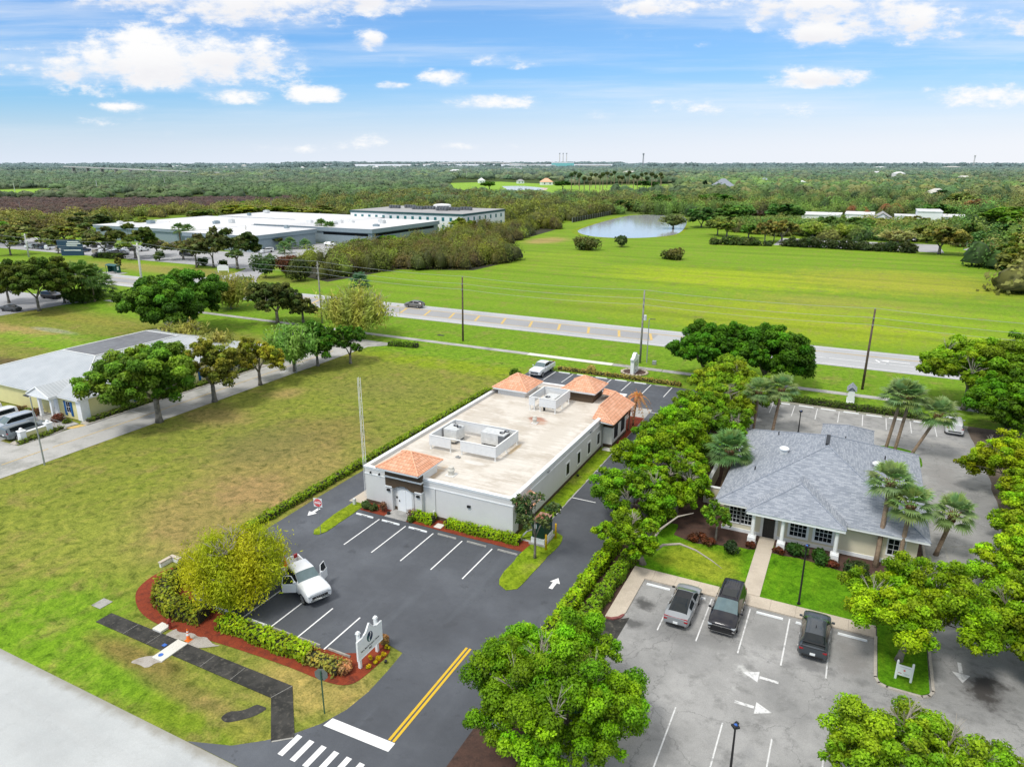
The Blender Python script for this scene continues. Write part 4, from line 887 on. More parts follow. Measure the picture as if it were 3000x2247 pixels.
for bx in ((e['u0']+.03, e['u1']-.03, e['v0']+.03, e['v1']-.03),): m.box(*bx, z-.2, z-.01)
m.box(-6.0, 1.62, 56.36, 58.3, 2.93, 3.185); m.box(-1.6, 3.5, 76.7, 82.1, 2.8, 2.985); m.build('fascia', M['trim'], H0, world=True)
for u in (-5.4, -3.05, 1.05):
    m = MB(); m.lathe((u, 56.8), [(.2, .85), (.2, .93), (.165, .97), (.15, 2.75), (.2, 2.8), (.2, 2.94)], 14); o = m.build('column', M['trim'], H0, world=True, smooth=False)
    m = MB(); m.box(u-.32, u+.32, 56.48, 57.12, 0, .78); m.box(u-.26, u+.26, 56.54, 57.06, .78, .86); m.box(u-.36, u+.36, 56.44, 57.16, 0, .18); m.build('column_base', M['trim'], o, world=True)
m = MB(); m.box(-4.95, -3.55, 58.30, 58.42, .1, 2.6); fr = m.build('door_frame', M['trimoff'], H0, world=True)
m = MB(); m.box(-4.72, -3.78, 58.25, 58.31, .17, 2.3); o = m.build('door', M['door'], fr, world=True)
m = MB()
for du in (-4.6, -4.15):
    for z0, z1 in ((.3, .85), (1.0, 1.6), (1.72, 2.2)): m.box(du, du+.28, 58.235, 58.252, z0, z1)
m.box(-4.33, -4.17, 58.225, 58.25, .62, .68); m.build('door_panel', M['black'], fr, world=True)
m = MB(); m.box(-4.2, -3.92, 58.22, 58.25, 1.95, 2.2); m.build('notice', M['darkred'], fr, world=True)
for cu in (-1.92, .05): window(H0, cu, 58.4, .82, 2.42, 1.28, 'u', -1, grid=(4, 4), fw=.2)
for cu in (-7.15, -6.15): window(H0, cu, 58.4, .95, 2.42, .88, 'u', -1, grid=(3, 4), fw=.1)
window(H0, 5.4, 58.4, .95, 2.3, 1.15, 'u', -1, grid=(3, 3), fw=.12)
for v in (62, 66, 70): window(H0, 6.9, v, .9, 2.3, 1.2, 'v', 1, grid=(3, 4))
def roofz(u, v): return 3.0+K*min(u-e['u0'], e['u1']-u, v-e['v0'], e['v1']-v)
for (u, v, lb) in ((-4.3, 66.3, 'white dome ventilator on the far half of the shingle roof slope facing the surgery'), (3.6, 66.9, 'white dome ventilator behind the tall palm on the shingle roof')):
    z = roofz(u, v); root = empty('roof_ventilator', (u, v, z), lb, 'roof vent'); m = MB(); m.obox((0, 0, .1), (.62, .62, .5), 0); m.build('base', M['unit'], root); m = MB(); m.lathe((0, 0), [(.3, .35), (.45, .37), (.45, .5), (.3, .6), (.05, .62)], 18); m.build('dome', M['trim'], root, smooth=True)
m = MB()
for u, v in ((-5.4, 72.3), (.74, 71.3), (4.3, 70.3), (-6.4, 63.3), (6.8, 66.3)): z = roofz(u, v); m.cyl((u, v), .055, z-.1, z+.35, 8)
z = roofz(3.86, 64.3); m.cyl((3.86, 64.3), .16, z-.1, z+.3, 10); m.build('vent_pipes', M['black'], H0, world=True)
root = empty('courtyard_wall', (-10, 65.5, 0), 'low cream L-shaped yard wall beside the shingled house under the palm', 'wall'); m = MB()
m.box(-10.7, -8.2, 62.7, 62.95, 0, 1.75); m.box(-10.7, -10.45, 62.95, 69.3, 0, 1.75); m.build('wall', M['cream'], root, world=True)
m = MB(); m.box(-10.75, -8.2, 62.65, 63.0, 1.75, 1.83); m.box(-10.75, -10.4, 63.0, 69.35, 1.75, 1.83); m.build('coping', M['trim'], root, world=True)

# --- yellow building with standing seam roof
Y0 = empty('yellow_building', (-100, 65, 0), 'pale yellow single-storey building with grey standing seam metal roof and dark flat top', 'building')
m = MB(); m.box(-108.9, -85.2, 50.4, 80.5, .1, 2.95); m.build('wall', M['yellowwall'], Y0, world=True)
m = MB(); y = (-110.0, -84.9, 49.9, 81.2); zt = 5.5; ins = 8.9
A = [(y[0], y[2], 3.0), (y[1], y[2], 3.0), (y[1], y[3], 3.0), (y[0], y[3], 3.0)]; T = [(y[0]+ins, y[2]+ins, zt), (y[1]-ins, y[2]+ins, zt), (y[1]-ins, y[3]-ins, zt), (y[0]+ins, y[3]-ins, zt)]
for i in range(4): j = (i+1) % 4; m.poly((A[i], A[j], T[j], T[i]))
rf = m.build('metal_roof', M['seam'], Y0, world=True)
m = MB(); m.poly([(p[0], p[1], zt+.02) for p in T]); m.build('flat_top', M['darkroof'], rf, world=True)
m = MB()
for i in range(4): m.tube([Vector(A[i])+Vector((0,0,.04)), Vector(T[i])+Vector((0,0,.04))], .07, 6); m.tube([Vector(T[i])+Vector((0,0,.05)), Vector(T[(i+1)%4])+Vector((0,0,.05))], .08, 6)
m.build('ridge_flashing', M['trimoff'], rf, world=True)
m = MB(); m.box(y[0]+.05, y[1]-.05, y[2]+.05, y[3]-.05, 2.78, 2.98); m.box(-86.0, -85.1, 50.3, 51.4, .1, 2.8); m.build('fascia', M['trim'], Y0, world=True)
# gabled porch
gl, gr, gv = -93.7, -89.0, 48.9; cu = (gl+gr)/2
m = MB(); zr = 4.15; back = 54.2
m.poly(((gl, gv, 3.0), (cu, gv, zr), (cu, back, zr), (gl, back-2, 3.05))); m.poly(((cu, gv, zr), (gr, gv, 3.0), (gr, back-2, 3.05), (cu, back, zr))); m.build('porch_roof', M['seam'], Y0, world=True)
m = MB(); m.poly(((gl+.3, gv+.06, 3.0), (gr-.3, gv+.06, 3.0), (cu, gv+.06, zr-.14))); m.tube([(gl, gv, 2.98), (cu, gv, zr-.03)], .09, 4); m.tube([(cu, gv, zr-.03), (gr, gv, 2.98)], .09, 4); m.box(gl+.05, gr-.05, gv+.02, 50.35, 2.72, 2.99); m.build('pediment', M['trim'], Y0, world=True)
for u in (-91.9, -89.4):
    m = MB(); m.box(u-.17, u+.17, 49.2, 49.54, .1, 2.72); m.box(u-.24, u+.24, 49.13, 49.61, .1, .32); m.build('porch_post', M['trim'], Y0, world=True)
m = MB(); m.box(-91.3, -89.7, 50.31, 50.42, .1, 2.4); fr = m.build('door_frame', M['trim'], Y0, world=True)
m = MB(); m.box(-91.1, -89.9, 50.27, 50.32, .12, 2.25); d = m.build('door', M['whitedoor'], fr, world=True); m = MB(); m.box(-90.55, -90.45, 50.22, 50.27, 1.05, 1.15); m.build('door_handle', M['black'], fr, world=True)
def shutters(u0, axis='u'):
    for du in (-.62, .62):
        m = MB(); m.box(u0+du-.2, u0+du+.2, 50.33, 50.42, .45, 2.35); m.build('shutter', M['blueshut'], Y0, world=True)
window(Y0, -87.75, 50.4, .9, 2.3, .75, 'u', -1, fw=.06, grid=(2, 2)); shutters(-87.75)
for v in (57, 63, 69, 75):
    window(Y0, -85.2, v, .9, 2.3, .9, 'v', 1, fw=.06, grid=(2, 2))
    for dv in (-.72, .72): m = MB(); m.box(-85.22, -85.14, v+dv-.2, v+dv+.2, .55, 2.4); m.build('shutter', M['blueshut'], Y0, world=True)
m = MB(); m.box(-93, -88.6, 47.7, 50.4, 0, .13); m.build('porch_slab', M['walkgrey'], Y0, world=True)
root = empty('garden_wall', (-85.2, 44.5, 0), 'short yellow wall with two white urn-topped piers beside the drive', 'wall')
m = MB(); m.box(-85.35, -85.1, 43.4, 45.9, 0, 1.0); m.build('panel', M['yellowwall'], root, world=True); m = MB(); m.box(-85.42, -85.03, 43.35, 45.95, 1.0, 1.1); m.build('coping', M['trim'], root, world=True)
for v in (43.1, 46.15): m = MB(); m.box(-85.55, -84.9, v-.32, v+.32, 0, 1.25); m.box(-85.62, -84.83, v-.39, v+.39, 1.25, 1.36); m.box(-85.62, -84.83, v-.39, v+.39, 0, .2); m.lathe((-85.225, v), [(.2, 1.36), (.12, 1.42), (.19, 1.52), (.16, 1.64), (.05, 1.72)], 12); m.build('pier', M['trim'], root, world=True)
MB().prism(smooth_poly([(-86.2, 41.9), (-84.3, 41.9), (-84.2, 47.9), (-85.8, 48.0), (-86.2, 46)], 1), -.05, .13).build('kerb_island', M['kerb'], kind='structure', uv=False)
MB().prism([(-85.0, 48.0), (-84.0, 48.3), (-83.6, 49.7), (-84.6, 49.6)], -.05, .05).build('tactile_ramp', M['palegold'], kind='structure', uv=False)
MB().prism([(-84.9, 49.8), (-83.55, 49.8), (-83.55, 80), (-85.2, 80), (-85.2, 50.4)], -.05, .13).build('kerb_island', M['kerb'], kind='structure', uv=False)
MB().prism([(-92, 47.2), (-85.2, 47.6), (-84.9, 49.6), (-92, 50.4)], -.05, .09).build('front_walk', M['walkgrey'], kind='structure', uv=False)
root = empty('handrail', (-87.5, 47.9, 0), 'thin grey metal handrail beside the yellow building ramp', 'handrail'); m = MB()
for u in np.arange(-90, -85.3, 1.1): m.tube([(u, 47.7, 0), (u, 47.7, .95)], .02, 5)
m.tube([(-90, 47.7, .95), (-85.5, 47.7, .95)], .022, 5); m.tube([(-90, 47.7, .5), (-85.5, 47.7, .5)], .016, 5); m.build('rails', M['galv'], root, world=True)

# --- white-roofed warehouse complex and office behind the trees
W0 = empty('warehouse', (-240, 240, 0), 'sprawling low warehouse with bright white flat roofs and blue-grey fascia', 'warehouse')
def flatblock(root, u0, u1, v0, v1, h, wallm, roofm, fascia, fh=1.2):
    m = MB(); m.box(u0+.6, u1-.6, v0+.6, v1-.6, 0, h-fh); m.build('wall', M[wallm], root, world=True)
    m = MB(); m.box(u0, u1, v0, v1, h-fh, h-.1); m.build('fascia', M[fascia], root, world=True)
    m = MB(); m.box(u0+.5, u1-.5, v0+.5, v1-.5, h-.12, h-.02); m.box(u0-.1, u1+.1, v0-.1, v0+.5, h-.1, h+.05); m.box(u0-.1, u1+.1, v1-.5, v1+.1, h-.1, h+.05); m.box(u0-.1, u0+.5, v0+.5, v1-.5, h-.1, h+.05); m.box(u1-.5, u1+.1, v0+.5, v1-.5, h-.1, h+.05)
    return m.build('roof', M[roofm], root, world=True)
flatblock(W0, -298, -236, 196, 256, 6.0, 'bluegrey', 'membrane', 'bluegrey'); flatblock(W0, -236, -199, 190, 224, 6.0, 'bluegrey', 'membrane', 'bluegrey', 1.5); flatblock(W0, -290, -210, 256.2, 290, 6.3, 'bluegrey', 'membrane', 'bluegrey'); flatblock(W0, -235.9, -173.5, 226.5, 276, 6.5, 'bluegrey', 'membrane', 'bluegrey', 1.6)
m = MB()
for u0, u1, v in ((-230, -203, 190.55),): m.box(u0, u1, v-.02, v+.1, 1.2, 4.2)
m.build('window_band', M['dark'], W0, world=True)
MB().box(-198.5, -176, 227.05, 227.15, 3.6, 4.6).build('window_band', M['dark'], W0, world=True); MB().box(-174.15, -174.05, 229, 272, 3.6, 4.6).build('window_band', M['dark'], W0, world=True)
k = 0
for i in range(26):
    u = rng.uniform(-320, -180); v = rng.uniform(200, 284)
    inside = (-294 < u < -238 and 200 < v < 252) or (-285 < u < -214 and 260 < v < 286) or (-232 < u < -178 and 231 < v < 272) or (-232 < u < -203 and 194 < v < 220)
    if not inside: continue
    sx, sy, sz = rng.uniform(1.4, 3), rng.uniform(1.4, 3), rng.uniform(.9, 1.7); mm = MB(); mm.box(-sx/2, sx/2, -sy/2, sy/2, .1, sz); mm.box(-sx*.3, sx*.3, -sy*.3, sy*.3, sz, sz+.2)
    o = mm.build('rooftop_unit', M[('unit', 'bluegrey', 'trimoff')[k % 3]]); o.location = (u, v, 6.35 if v > 256 or u > -236 else 5.95); tag(o, 'small grey metal unit standing on the white warehouse roof', 'rooftop unit', 'units on the white warehouse roof'); k += 1
O0 = empty('office_block', (-198, 304, 0), 'two-storey white office block with teal band and rows of small teal windows', 'building')
m = MB(); m.box(-230, -166, 284, 326, 0, 8.2); m.build('wall', M['whitewall'], O0, world=True); m = MB(); m.box(-230.3, -165.7, 283.7, 326.3, 8.2, 9.0); m.build('band', M['teargreen'], O0, world=True); m = MB(); m.box(-230, -166, 284, 326, 9.0, 9.15); m.build('roof', M['greyroof'], O0, world=True)
for i in range(15):
    for z in (2.2, 5.6): m = MB(); u = -227+i*4.2; m.box(u-.7, u+.7, 283.93, 284.05, z, z+1.7); m.build('window', M['tealglass'], O0, world=True)
for i in range(7):
    for z in (2.2, 5.6): m = MB(); v = 289+i*5.5; m.box(-166.05, -165.94, v-.7, v+.7, z, z+1.7); m.build('window', M['tealglass'], O0, world=True)
for j, (u, v) in enumerate(((-219, 306), (-213, 311), (-203, 303), (-198, 306), (-192, 309), (-187, 300), (-182, 303), (-178, 308))):
    mm = MB()
    for q in range(4): mm.box(-3+q*1.6, -1.8+q*1.6, -.9, .9, .5, 1.6)
    mm.box(-3.2, 3.2, -1, 1, .25, .45)
    for q in (-2.5, 2.5): mm.box(q-.15, q+.15, -1, 1, 0, .25)
    o = mm.build('chiller', M['unitdark']); o.location = (u, v, 9.12); tag(o, 'dark chiller bank on steel rails on the office block roof', 'rooftop unit', 'dark chillers on the office roof')
mm = MB(); mm.lathe((0, 0), [(4.5, 0), (4.6, 1.6), (3.5, 2.0), (.2, 2.3)], 20); o = mm.build('roof_drum', M['trimoff']); o.location = (-198, 318, 9.12); tag(o, 'round white drum structure on the office roof behind the chillers', 'roof drum')
# --- campus of white flat roofs behind the field
for (u0, u1, v0, v1, h, lb) in ((-33, -14, 418, 440, 4.6, 'low white flat-roofed hall nearest the pond behind the field trees'), (-12, 2, 425, 448, 5.0, 'white flat-roofed hall between the brown palms and the long hall'), (1.5, 10, 405, 425, 4.4, 'white house with a grey gable roof among brown palms'), (22, 33, 428, 450, 7.2, 'tall white cube building behind the field trees'), (33.5, 44, 424, 446, 5.0, 'low white wing attached to the tall white cube'), (12, 21.5, 430, 446, 4.4, 'low white hall just before the tall white cube')):
    root = empty('white_hall', ((u0+u1)/2, (v0+v1)/2, 0), lb, 'building'); m = MB(); m.box(u0, u1, v0, v1, 0, h); m.build('wall', M['whitewall'], root, world=True)
    if 'gable' in lb:
        m = MB(); cu = (u0+u1)/2; m.poly(((u0-.5, v0-.5, h), (cu, v0-.5, h+3), (cu, v1, h+3), (u0-.5, v1, h))); m.poly(((cu, v0-.5, h+3), (u1+.5, v0-.5, h), (u1+.5, v1, h), (cu, v1, h+3))); m.build('roof', M['greyroof'], root, world=True); m = MB(); m.poly(((u0, v0-.02, h), (u1, v0-.02, h), (cu, v0-.02, h+2.7))); m.build('gable', M['whitewall'], root, world=True)
    else:
        m = MB(); m.box(u0-.3, u1+.3, v0-.3, v1+.3, h, h+.5); m.build('roof', M['membrane'], root, world=True)
    for i in range(3): m = MB(); u = u0+(u1-u0)*(i+.5)/3; m.box(u-.6, u+.6, v0-.05, v0+.05, 1.2, 2.6); m.build('window', M['dark'], root, world=True)
# --- distant houses
def house(label, X, Y, w, d, h, roofm, wallm='whitewall', rh=None, name='house'):
    u, v = G(X, Y); root = empty(name, (u, v, 0), label, 'house', None, R(26+random.uniform(-25, 25))); rh = rh or w*.22
    m = MB(); m.box(-w/2, w/2, -d/2, d/2, 0, h); m.build('wall', M[wallm], root); m = MB(); hip(m, -w/2-.6, w/2+.6, -d/2-.6, d/2+.6, h, rh/(min(w, d)/2)); m.build('roof', M[roofm], root)
    for i in (-1, 1): m = MB(); m.box(i*w*.25-w*.05, i*w*.25+w*.05, -d/2-.06, -d/2+.05, h*.3, h*.75); m.build('window', M['dark'], root)
house('large house with steep blue-grey roofs and white walls above the pond trees', 1560, 418, 22, 18, 7, 'shinglecap', rh=8)
house('house with an orange hip roof beside the golf course pond', 1180, 400, 17, 13, 4.5, 'tilecap', rh=5)
house('small white house half hidden by trees on the golf course', 1124, 397, 11, 8, 4, 'greyroof', rh=2.5); house('white house with a pale gable roof at the golf course edge', 1040, 396, 10, 9, 4, 'trimoff', rh=4)
house('white roofed bungalow among trees above the golf fairway', 1400, 391, 16, 10, 4, 'trimoff', rh=2.5)
house('pale bungalow with a beige roof at the far tree belt', 2020, 430, 18, 12, 5, 'tan', 'cream', 4)
house('small white outbuilding beside the blue-grey roofed house', 1650, 406, 14, 10, 7, 'bluegrey', rh=5)
house('white cottage left of the palm grove beyond the field', 1715, 417, 12, 10, 5, 'trimoff', rh=3); house('white cottage among palms beyond the field', 1730, 414, 10, 9, 9, 'trimoff', rh=3)
for i, (X, Y, w, h) in enumerate(((1895, 382.5, 38, 9), (1940, 383, 28, 8), (2080, 395, 20, 7), (1545, 361, 120, 14), (1590, 361.5, 90, 12), (2055, 366, 90, 12), (2110, 364, 80, 10), (1900, 366, 70, 10), (1360, 380, 40, 8), (985, 376, 40, 9))):
    house(('broad white-roofed house far beyond the palm grove', 'second white-roofed house far beyond the palm grove', 'small white house at the far wooded edge', 'long white building on the horizon beyond the pond', 'shorter white building on the horizon beyond the pond', 'pale rooftop below the thin radio mast', 'small pale rooftop farthest along the wooded horizon', 'white rooftop just under the wooded horizon', 'white house above the golf course trees', 'white boathouse near the marina')[i], X, Y, w, w*.5, h, ('membrane', 'trimoff', 'tan')[i % 3], rh=4)
for i in range(34):
    X = rng.uniform(300, 930); Y = rng.uniform(361.5, 367.5); u, v = G(X, Y); d = proj(u, v)[2]; w = d*rng.uniform(.0025, .006); root = empty('distant_house', (u, v, d*.0012), 'tiny pale house showing through trees on the far marsh shore', 'house', 'pale houses on the far marsh shore', R(26)); m = MB(); m.box(-w/2, w/2, 0, w*.6, 0, d*.0016); m.build('wall', M['whitewall'], root, uv=False); m = MB(); hip(m, -w*.55, w*.55, -w*.05, w*.65, d*.0016, .5); m.build('roof', M[('trimoff', 'greyroof', 'membrane', 'tan')[i % 4]], root, uv=False)
def slab(name, label, cat, X0, X1, Y, h, d, mat, z0=0):
    u0, v0 = G(X0, Y); u1, v1 = G(X1, Y); L = math.hypot(u1-u0, v1-v0); root = empty(name, ((u0+u1)/2, (v0+v1)/2, 0), label, cat, None, math.atan2(v1-v0, u1-u0))
    m = MB(); m.box(-L/2, L/2, 0, d, z0, h*.86); m.build('wall', M[mat], root); m = MB(); m.box(-L/2-.5, L/2+.5, -.5, d+.5, h*.86, h); m.build('roof', M['membrane'], root); return root
slab('boat_shed', 'long white shed with a teal stripe far across the marsh', 'shed', 1275*.737, 1325, 364.3, 1, 1, 'tealglass') if False else None
slab('boat_shed', 'long white shed with a teal side near the distant bridge', 'shed', 1010, 1063, 364.5, 16, 60, 'tealglass'); slab('power_plant', 'teal power plant hall below the three thin stacks', 'power plant', 1193, 1240, 359.6, 45, 200, 'paleteal')
slab('distant_blocks', 'row of pale flats on the horizon beyond the marsh', 'building', 1100, 1180, 361.5, 22, 80, 'trimoff'); slab('distant_blocks', 'low pale block on the horizon right of the power plant', 'building', 1245, 1320, 361.8, 20, 80, 'tan')
slab('distant_blocks', 'long pale factory shed on the horizon under the left clouds', 'building', 660, 720, 362.2, 22, 80, 'trimoff'); slab('distant_blocks', 'small white hall beyond the marsh canopy', 'building', 975, 1000, 365.3, 12, 30, 'whitewall'); slab('distant_blocks', 'white open-sided hall beside the boat shed', 'building', 1090, 1128, 369, 14, 40, 'whitewall')
for X, lb in ((1208.6, 'thin pale smokestack, first from the marsh side'), (1216, 'thin pale smokestack, middle of the three'), (1223.5, 'thin pale smokestack nearest the radio tower')):
    u, v = G(X, 359.3); o = MB().cyl((0, 0), 7.5, 0, 160, 10, 5).build('smokestack', M['concpole'], uv=False); o.location = (u, v, 0); tag(o, lb, 'smokestack', 'smokestacks of the power plant')
    m = MB(); m.cyl((0, 0), 9, 150, 162, 10); c = m.build('cap', M['galv'], o, uv=False)
def mast(label, X, Yb, Yt, r, matn):
    u, v = G(X, Yb); h = top_of(u, v, Yt); root = empty('radio_mast', (u, v, 0), label, 'radio mast'); m = MB()
    for k in range(3): a = k*2.094; m.tube([(math.cos(a)*r*2, math.sin(a)*r*2, 0), (math.cos(a)*r, math.sin(a)*r, h)], r*.5, 5)
    for j in range(14): z = h*j/14; m.tube([(r*1.6, 0, z), (-r*.8, r*1.3, z+h/28), (-r*.8, -r*1.3, z+h/14)], r*.25, 4)
    m.build('lattice', M[matn], root, uv=False); m = MB(); m.cyl((0, 0), r*2.4, h*.88, h, 8); m.build('antenna', M[matn], root, uv=False)
mast('lattice radio tower standing on the wooded horizon beyond the pond', 1388.5, 363, 331.5, 3.0, 'galv'); mast('faint thin radio mast on the horizon above the far rooftops', 2101.5, 364, 336, 2.4, 'concpole')
# --- guyless aerial beside the building
root = empty('antenna_mast', (-40.35, 49.4, .05), 'tall thin white lattice aerial beside the pale building front corner', 'antenna mast'); m = MB()
for k in range(3): a = k*2.094+.3; m.tube([(.17*math.cos(a), .17*math.sin(a), 0), (.15*math.cos(a), .15*math.sin(a), 12.1)], .022, 5)
m.build('legs', M['trim'], root, uv=False); m = MB()
for j in range(40):
    z = j*.3; a = (j % 3)*2.094+.3; b2 = a+2.094; m.tube([(.16*math.cos(a), .16*math.sin(a), z), (.16*math.cos(b2), .16*math.sin(b2), z+.3)], .009, 3)
m.build('bracing', M['trimoff'], root, uv=False)
# --- road bridge over the marsh
u0, v0 = G(143, 378); u1, v1 = G(645, 379); L = math.hypot(u1-u0, v1-v0); root = empty('road_bridge', (u0, v0, 0), 'long pale concrete road bridge climbing over the marsh', 'bridge', None, math.atan2(v1-v0, u1-u0))
m = MB(); n = 40; zs = lambda t: 22.5*(1-t)**1.15+1.5
for i in range(n):
    a, b = i/n, (i+1)/n; m.add([(L*a, -7, zs(a)), (L*b, -7, zs(b)), (L*b, 7, zs(b)), (L*a, 7, zs(a)), (L*a, -7, zs(a)-2.6), (L*b, -7, zs(b)-2.6), (L*b, 7, zs(b)-2.6), (L*a, 7, zs(a)-2.6)], [(0,1,2,3), (7,6,5,4), (0,4,5,1), (2,6,7,3)])
m.build('deck', M['concpole'], root)
for i in range(12):
    t = (i+.6)/16; m = MB(); m.box(L*t-1.5, L*t+1.5, -6, 6, 0, zs(t)-2.5); m.build('pier', M['conc'], root)
u0, v0 = G(868, 359.8); u1, v1 = G(1200, 359.8); L = math.hypot(u1-u0, v1-v0); root = empty('lagoon_bridge', (u0, v0, 0), 'long low arched white bridge on piers across the lagoon at the horizon', 'bridge', None, math.atan2(v1-v0, u1-u0))
m = MB(); n = 30; zs = lambda t: 14+40*math.sin(math.pi*min(1, max(0, t*1.05)))**1.5
for i in range(n): a, b = i/n, (i+1)/n; m.add([(L*a, -9, zs(a)), (L*b, -9, zs(b)), (L*b, 9, zs(b)), (L*a, 9, zs(a)), (L*a, -9, zs(a)-9), (L*b, -9, zs(b)-9), (L*b, 9, zs(b)-9), (L*a, 9, zs(a)-9)], [(0,1,2,3), (7,6,5,4), (0,4,5,1), (2,6,7,3)])
m.build('deck', M['concpole'], root)
for i in range(22): t = (i+.5)/22; m = MB(); m.box(L*t-4, L*t+4, -8, 8, 0, zs(t)-8); m.build('pier', M['concpole'], root)
# ------------------------------------------------------------------ vehicles (x forward, y left)
def car_mesh(st, glass, nsub=3):
    xs = []
    for a, b in zip(st, st[1:]):
        for i in range(nsub): t = i/nsub; xs.append(tuple(p+(q-p)*t for p, q in zip(a, b)))
    xs.append(st[-1]); sec = []
    for x, w, zb, zs, zt, tw in xs:
        L = lambda t: (w*.93+(tw-w*.93)*t, zs+(zt-.05-zs)*t)
        sec.append([(0, zb), (w*.8, zb), (w*.95, zb+.05), (w*.985, zb+.2), (w, zb+.56*(zs-zb)), (w*.975, zs-.06), (w*.93, zs), L(.12), L(.86), (tw, zt-.05), (tw*.88, zt-.008), (tw*.45, zt+.012), (0, zt+.018)])
    n = len(sec[0]); body = MB(); panes = {}
    V = []; idx = {}
    for i, s in enumerate(sec):
        for j, (y, z) in enumerate(s):
            for sg in ((1, -1) if y > 0 else (1,)): idx[(i, j, sg)] = len(V); V.append((xs[i][0], sg*y, z))
    def ix(i, j, sg): return idx.get((i, j, sg), idx[(i, j, 1)])
    body.v = V
    for i in range(len(xs)-1):
        xm = (xs[i][0]+xs[i+1][0])/2
        for j in range(n-1):
            for sg in (1, -1):
                f = [ix(i, j, sg), ix(i+1, j, sg), ix(i+1, j+1, sg), ix(i, j+1, sg)]
                if sg == 1: f = f[::-1]
                hit = None
                for gi, (nm, j0, j1, x0, x1, side) in enumerate(glass):
                    if j0 <= j < j1 and x0 < xm < x1: hit = (nm, gi, sg if j1 <= 8 else 0)
                f = list(dict.fromkeys(f))
                if hit: panes.setdefault(hit, MB()).add([V[q] for q in f], [tuple(range(len(f)))])
                else: body.f.append(tuple(f)); body.m.append(0)
    for i, rev in ((0, 1), (len(xs)-1, 0)):
        ring = [ix(i, j, 1) for j in range(n)]+[ix(i, j, -1) for j in range(n-2, 0, -1)]
        body.f.append(tuple(ring if rev else ring[::-1])); body.m.append(0)
    return body, panes
def merge_smooth(o, ang=38):
    import bmesh
    bm = bmesh.new(); bm.from_mesh(o.data); bmesh.ops.remove_doubles(bm, verts=bm.verts, dist=.002)
    for f in bm.faces: f.smooth = True
    for e in bm.edges: e.smooth = not (len(e.link_faces) == 2 and e.calc_face_angle(0) > R(ang))
    bm.to_mesh(o.data); bm.free()
STY = {}
# x, half width, sill, belt, top, half width at the top
STY['fastback'] = dict(st=[(-2.36,.78,.40,.84,.90,.62), (-2.28,.86,.32,.96,1.01,.68), (-1.85,.91,.25,1.0,1.09,.66), (-1.2,.925,.22,1.0,1.29,.61), (-.5,.925,.2,.98,1.42,.58), (.3,.92,.2,.97,1.43,.58), (.55,.92,.2,.97,1.39,.59), (1.38,.915,.2,.97,1.04,.74), (1.9,.90,.2,.91,.97,.74), (2.22,.86,.22,.80,.86,.68), (2.36,.74,.3,.68,.74,.55)],
    glass=[('rear_window', 9, 12, -1.85, -.5, 0), ('glass_roof', 9, 12, -.5, .5, 0), ('windscreen', 9, 12, .56, 1.38, 0), ('side_window', 7, 8, -1.25, -.12, 0), ('side_window', 7, 8, -.02, 1.1, 0)], L=2.36, w=.92, wr=.335, wx=(-1.36, 1.38), front=(.45, .70), rear=(.55, .80), blackroof=1)
STY['hatch'] = dict(st=[(-2.3,.80,.42,.90,1.0,.66), (-2.22,.88,.33,1.02,1.12,.70), (-1.95,.92,.27,1.03,1.30,.68), (-1.35,.93,.22,1.03,1.50,.62), (-.6,.93,.2,1.01,1.55,.60), (.3,.925,.2,1.0,1.54,.60), (.5,.92,.2,1.0,1.50,.61), (1.35,.915,.2,1.0,1.08,.75), (1.9,.90,.2,.95,1.01,.74), (2.2,.85,.24,.84,.9,.67), (2.32,.74,.32,.72,.78,.55)],
    glass=[('rear_window', 9, 12, -2.18, -1.45, 0), ('windscreen', 9, 12, .5, 1.35, 0), ('side_window', 7, 8, -1.5, -.2, 0), ('side_window', 7, 8, -.1, 1.1, 0)], L=2.3, w=.93, wr=.345, wx=(-1.36, 1.38), front=(.5, .76), rear=(.6, .92))
STY['suv'] = dict(st=[(-2.5,.84,.46,1.08,1.46,.66), (-2.42,.94,.36,1.10,1.66,.68), (-2.1,.985,.3,1.10,1.75,.70), (-1.0,.995,.26,1.08,1.79,.70), (.2,.99,.25,1.07,1.77,.70), (.42,.99,.25,1.07,1.72,.70), (1.22,.985,.25,1.07,1.18,.82), (1.9,.97,.25,1.04,1.12,.82), (2.32,.94,.28,.96,1.03,.78), (2.46,.90,.32,.86,.93,.74), (2.5,.84,.38,.8,.86,.68)],
    glass=[('windscreen', 9, 12, .42, 1.22, 0), ('side_window', 7, 8, -2.1, -1.1, 0), ('side_window', 7, 8, -1.0, -.15, 0), ('side_window', 7, 8, -.05, .95, 0), ('rear_window', 7, 9, -2.5, -2.4, 0)], L=2.5, w=.99, wr=.385, wx=(-1.42, 1.42), front=(.6, .86), rear=(.8, 1.12))
STY['pickup'] = dict(st=[(-.98,.97,.5,1.28,1.80,.72), (-.9,.985,.46,1.28,1.88,.74), (.3,.99,.44,1.28,1.90,.74), (.55,.99,.44,1.28,1.86,.74), (1.22,.985,.44,1.28,1.38,.84), (2.1,.985,.44,1.26,1.35,.86), (2.68,.97,.46,1.20,1.28,.84), (2.86,.95,.5,1.12,1.2,.82), (2.92,.90,.54,1.05,1.12,.78)],
    glass=[('windscreen', 9, 12, .55, 1.22, 0), ('side_window', 7, 8, -.86, -.08, 0), ('side_window', 7, 8, .02, 1.0, 0)], L=2.92, w=.985, wr=.42, wx=(-1.72, 1.92), front=(.78, 1.06), rear=(.8, 1.25))
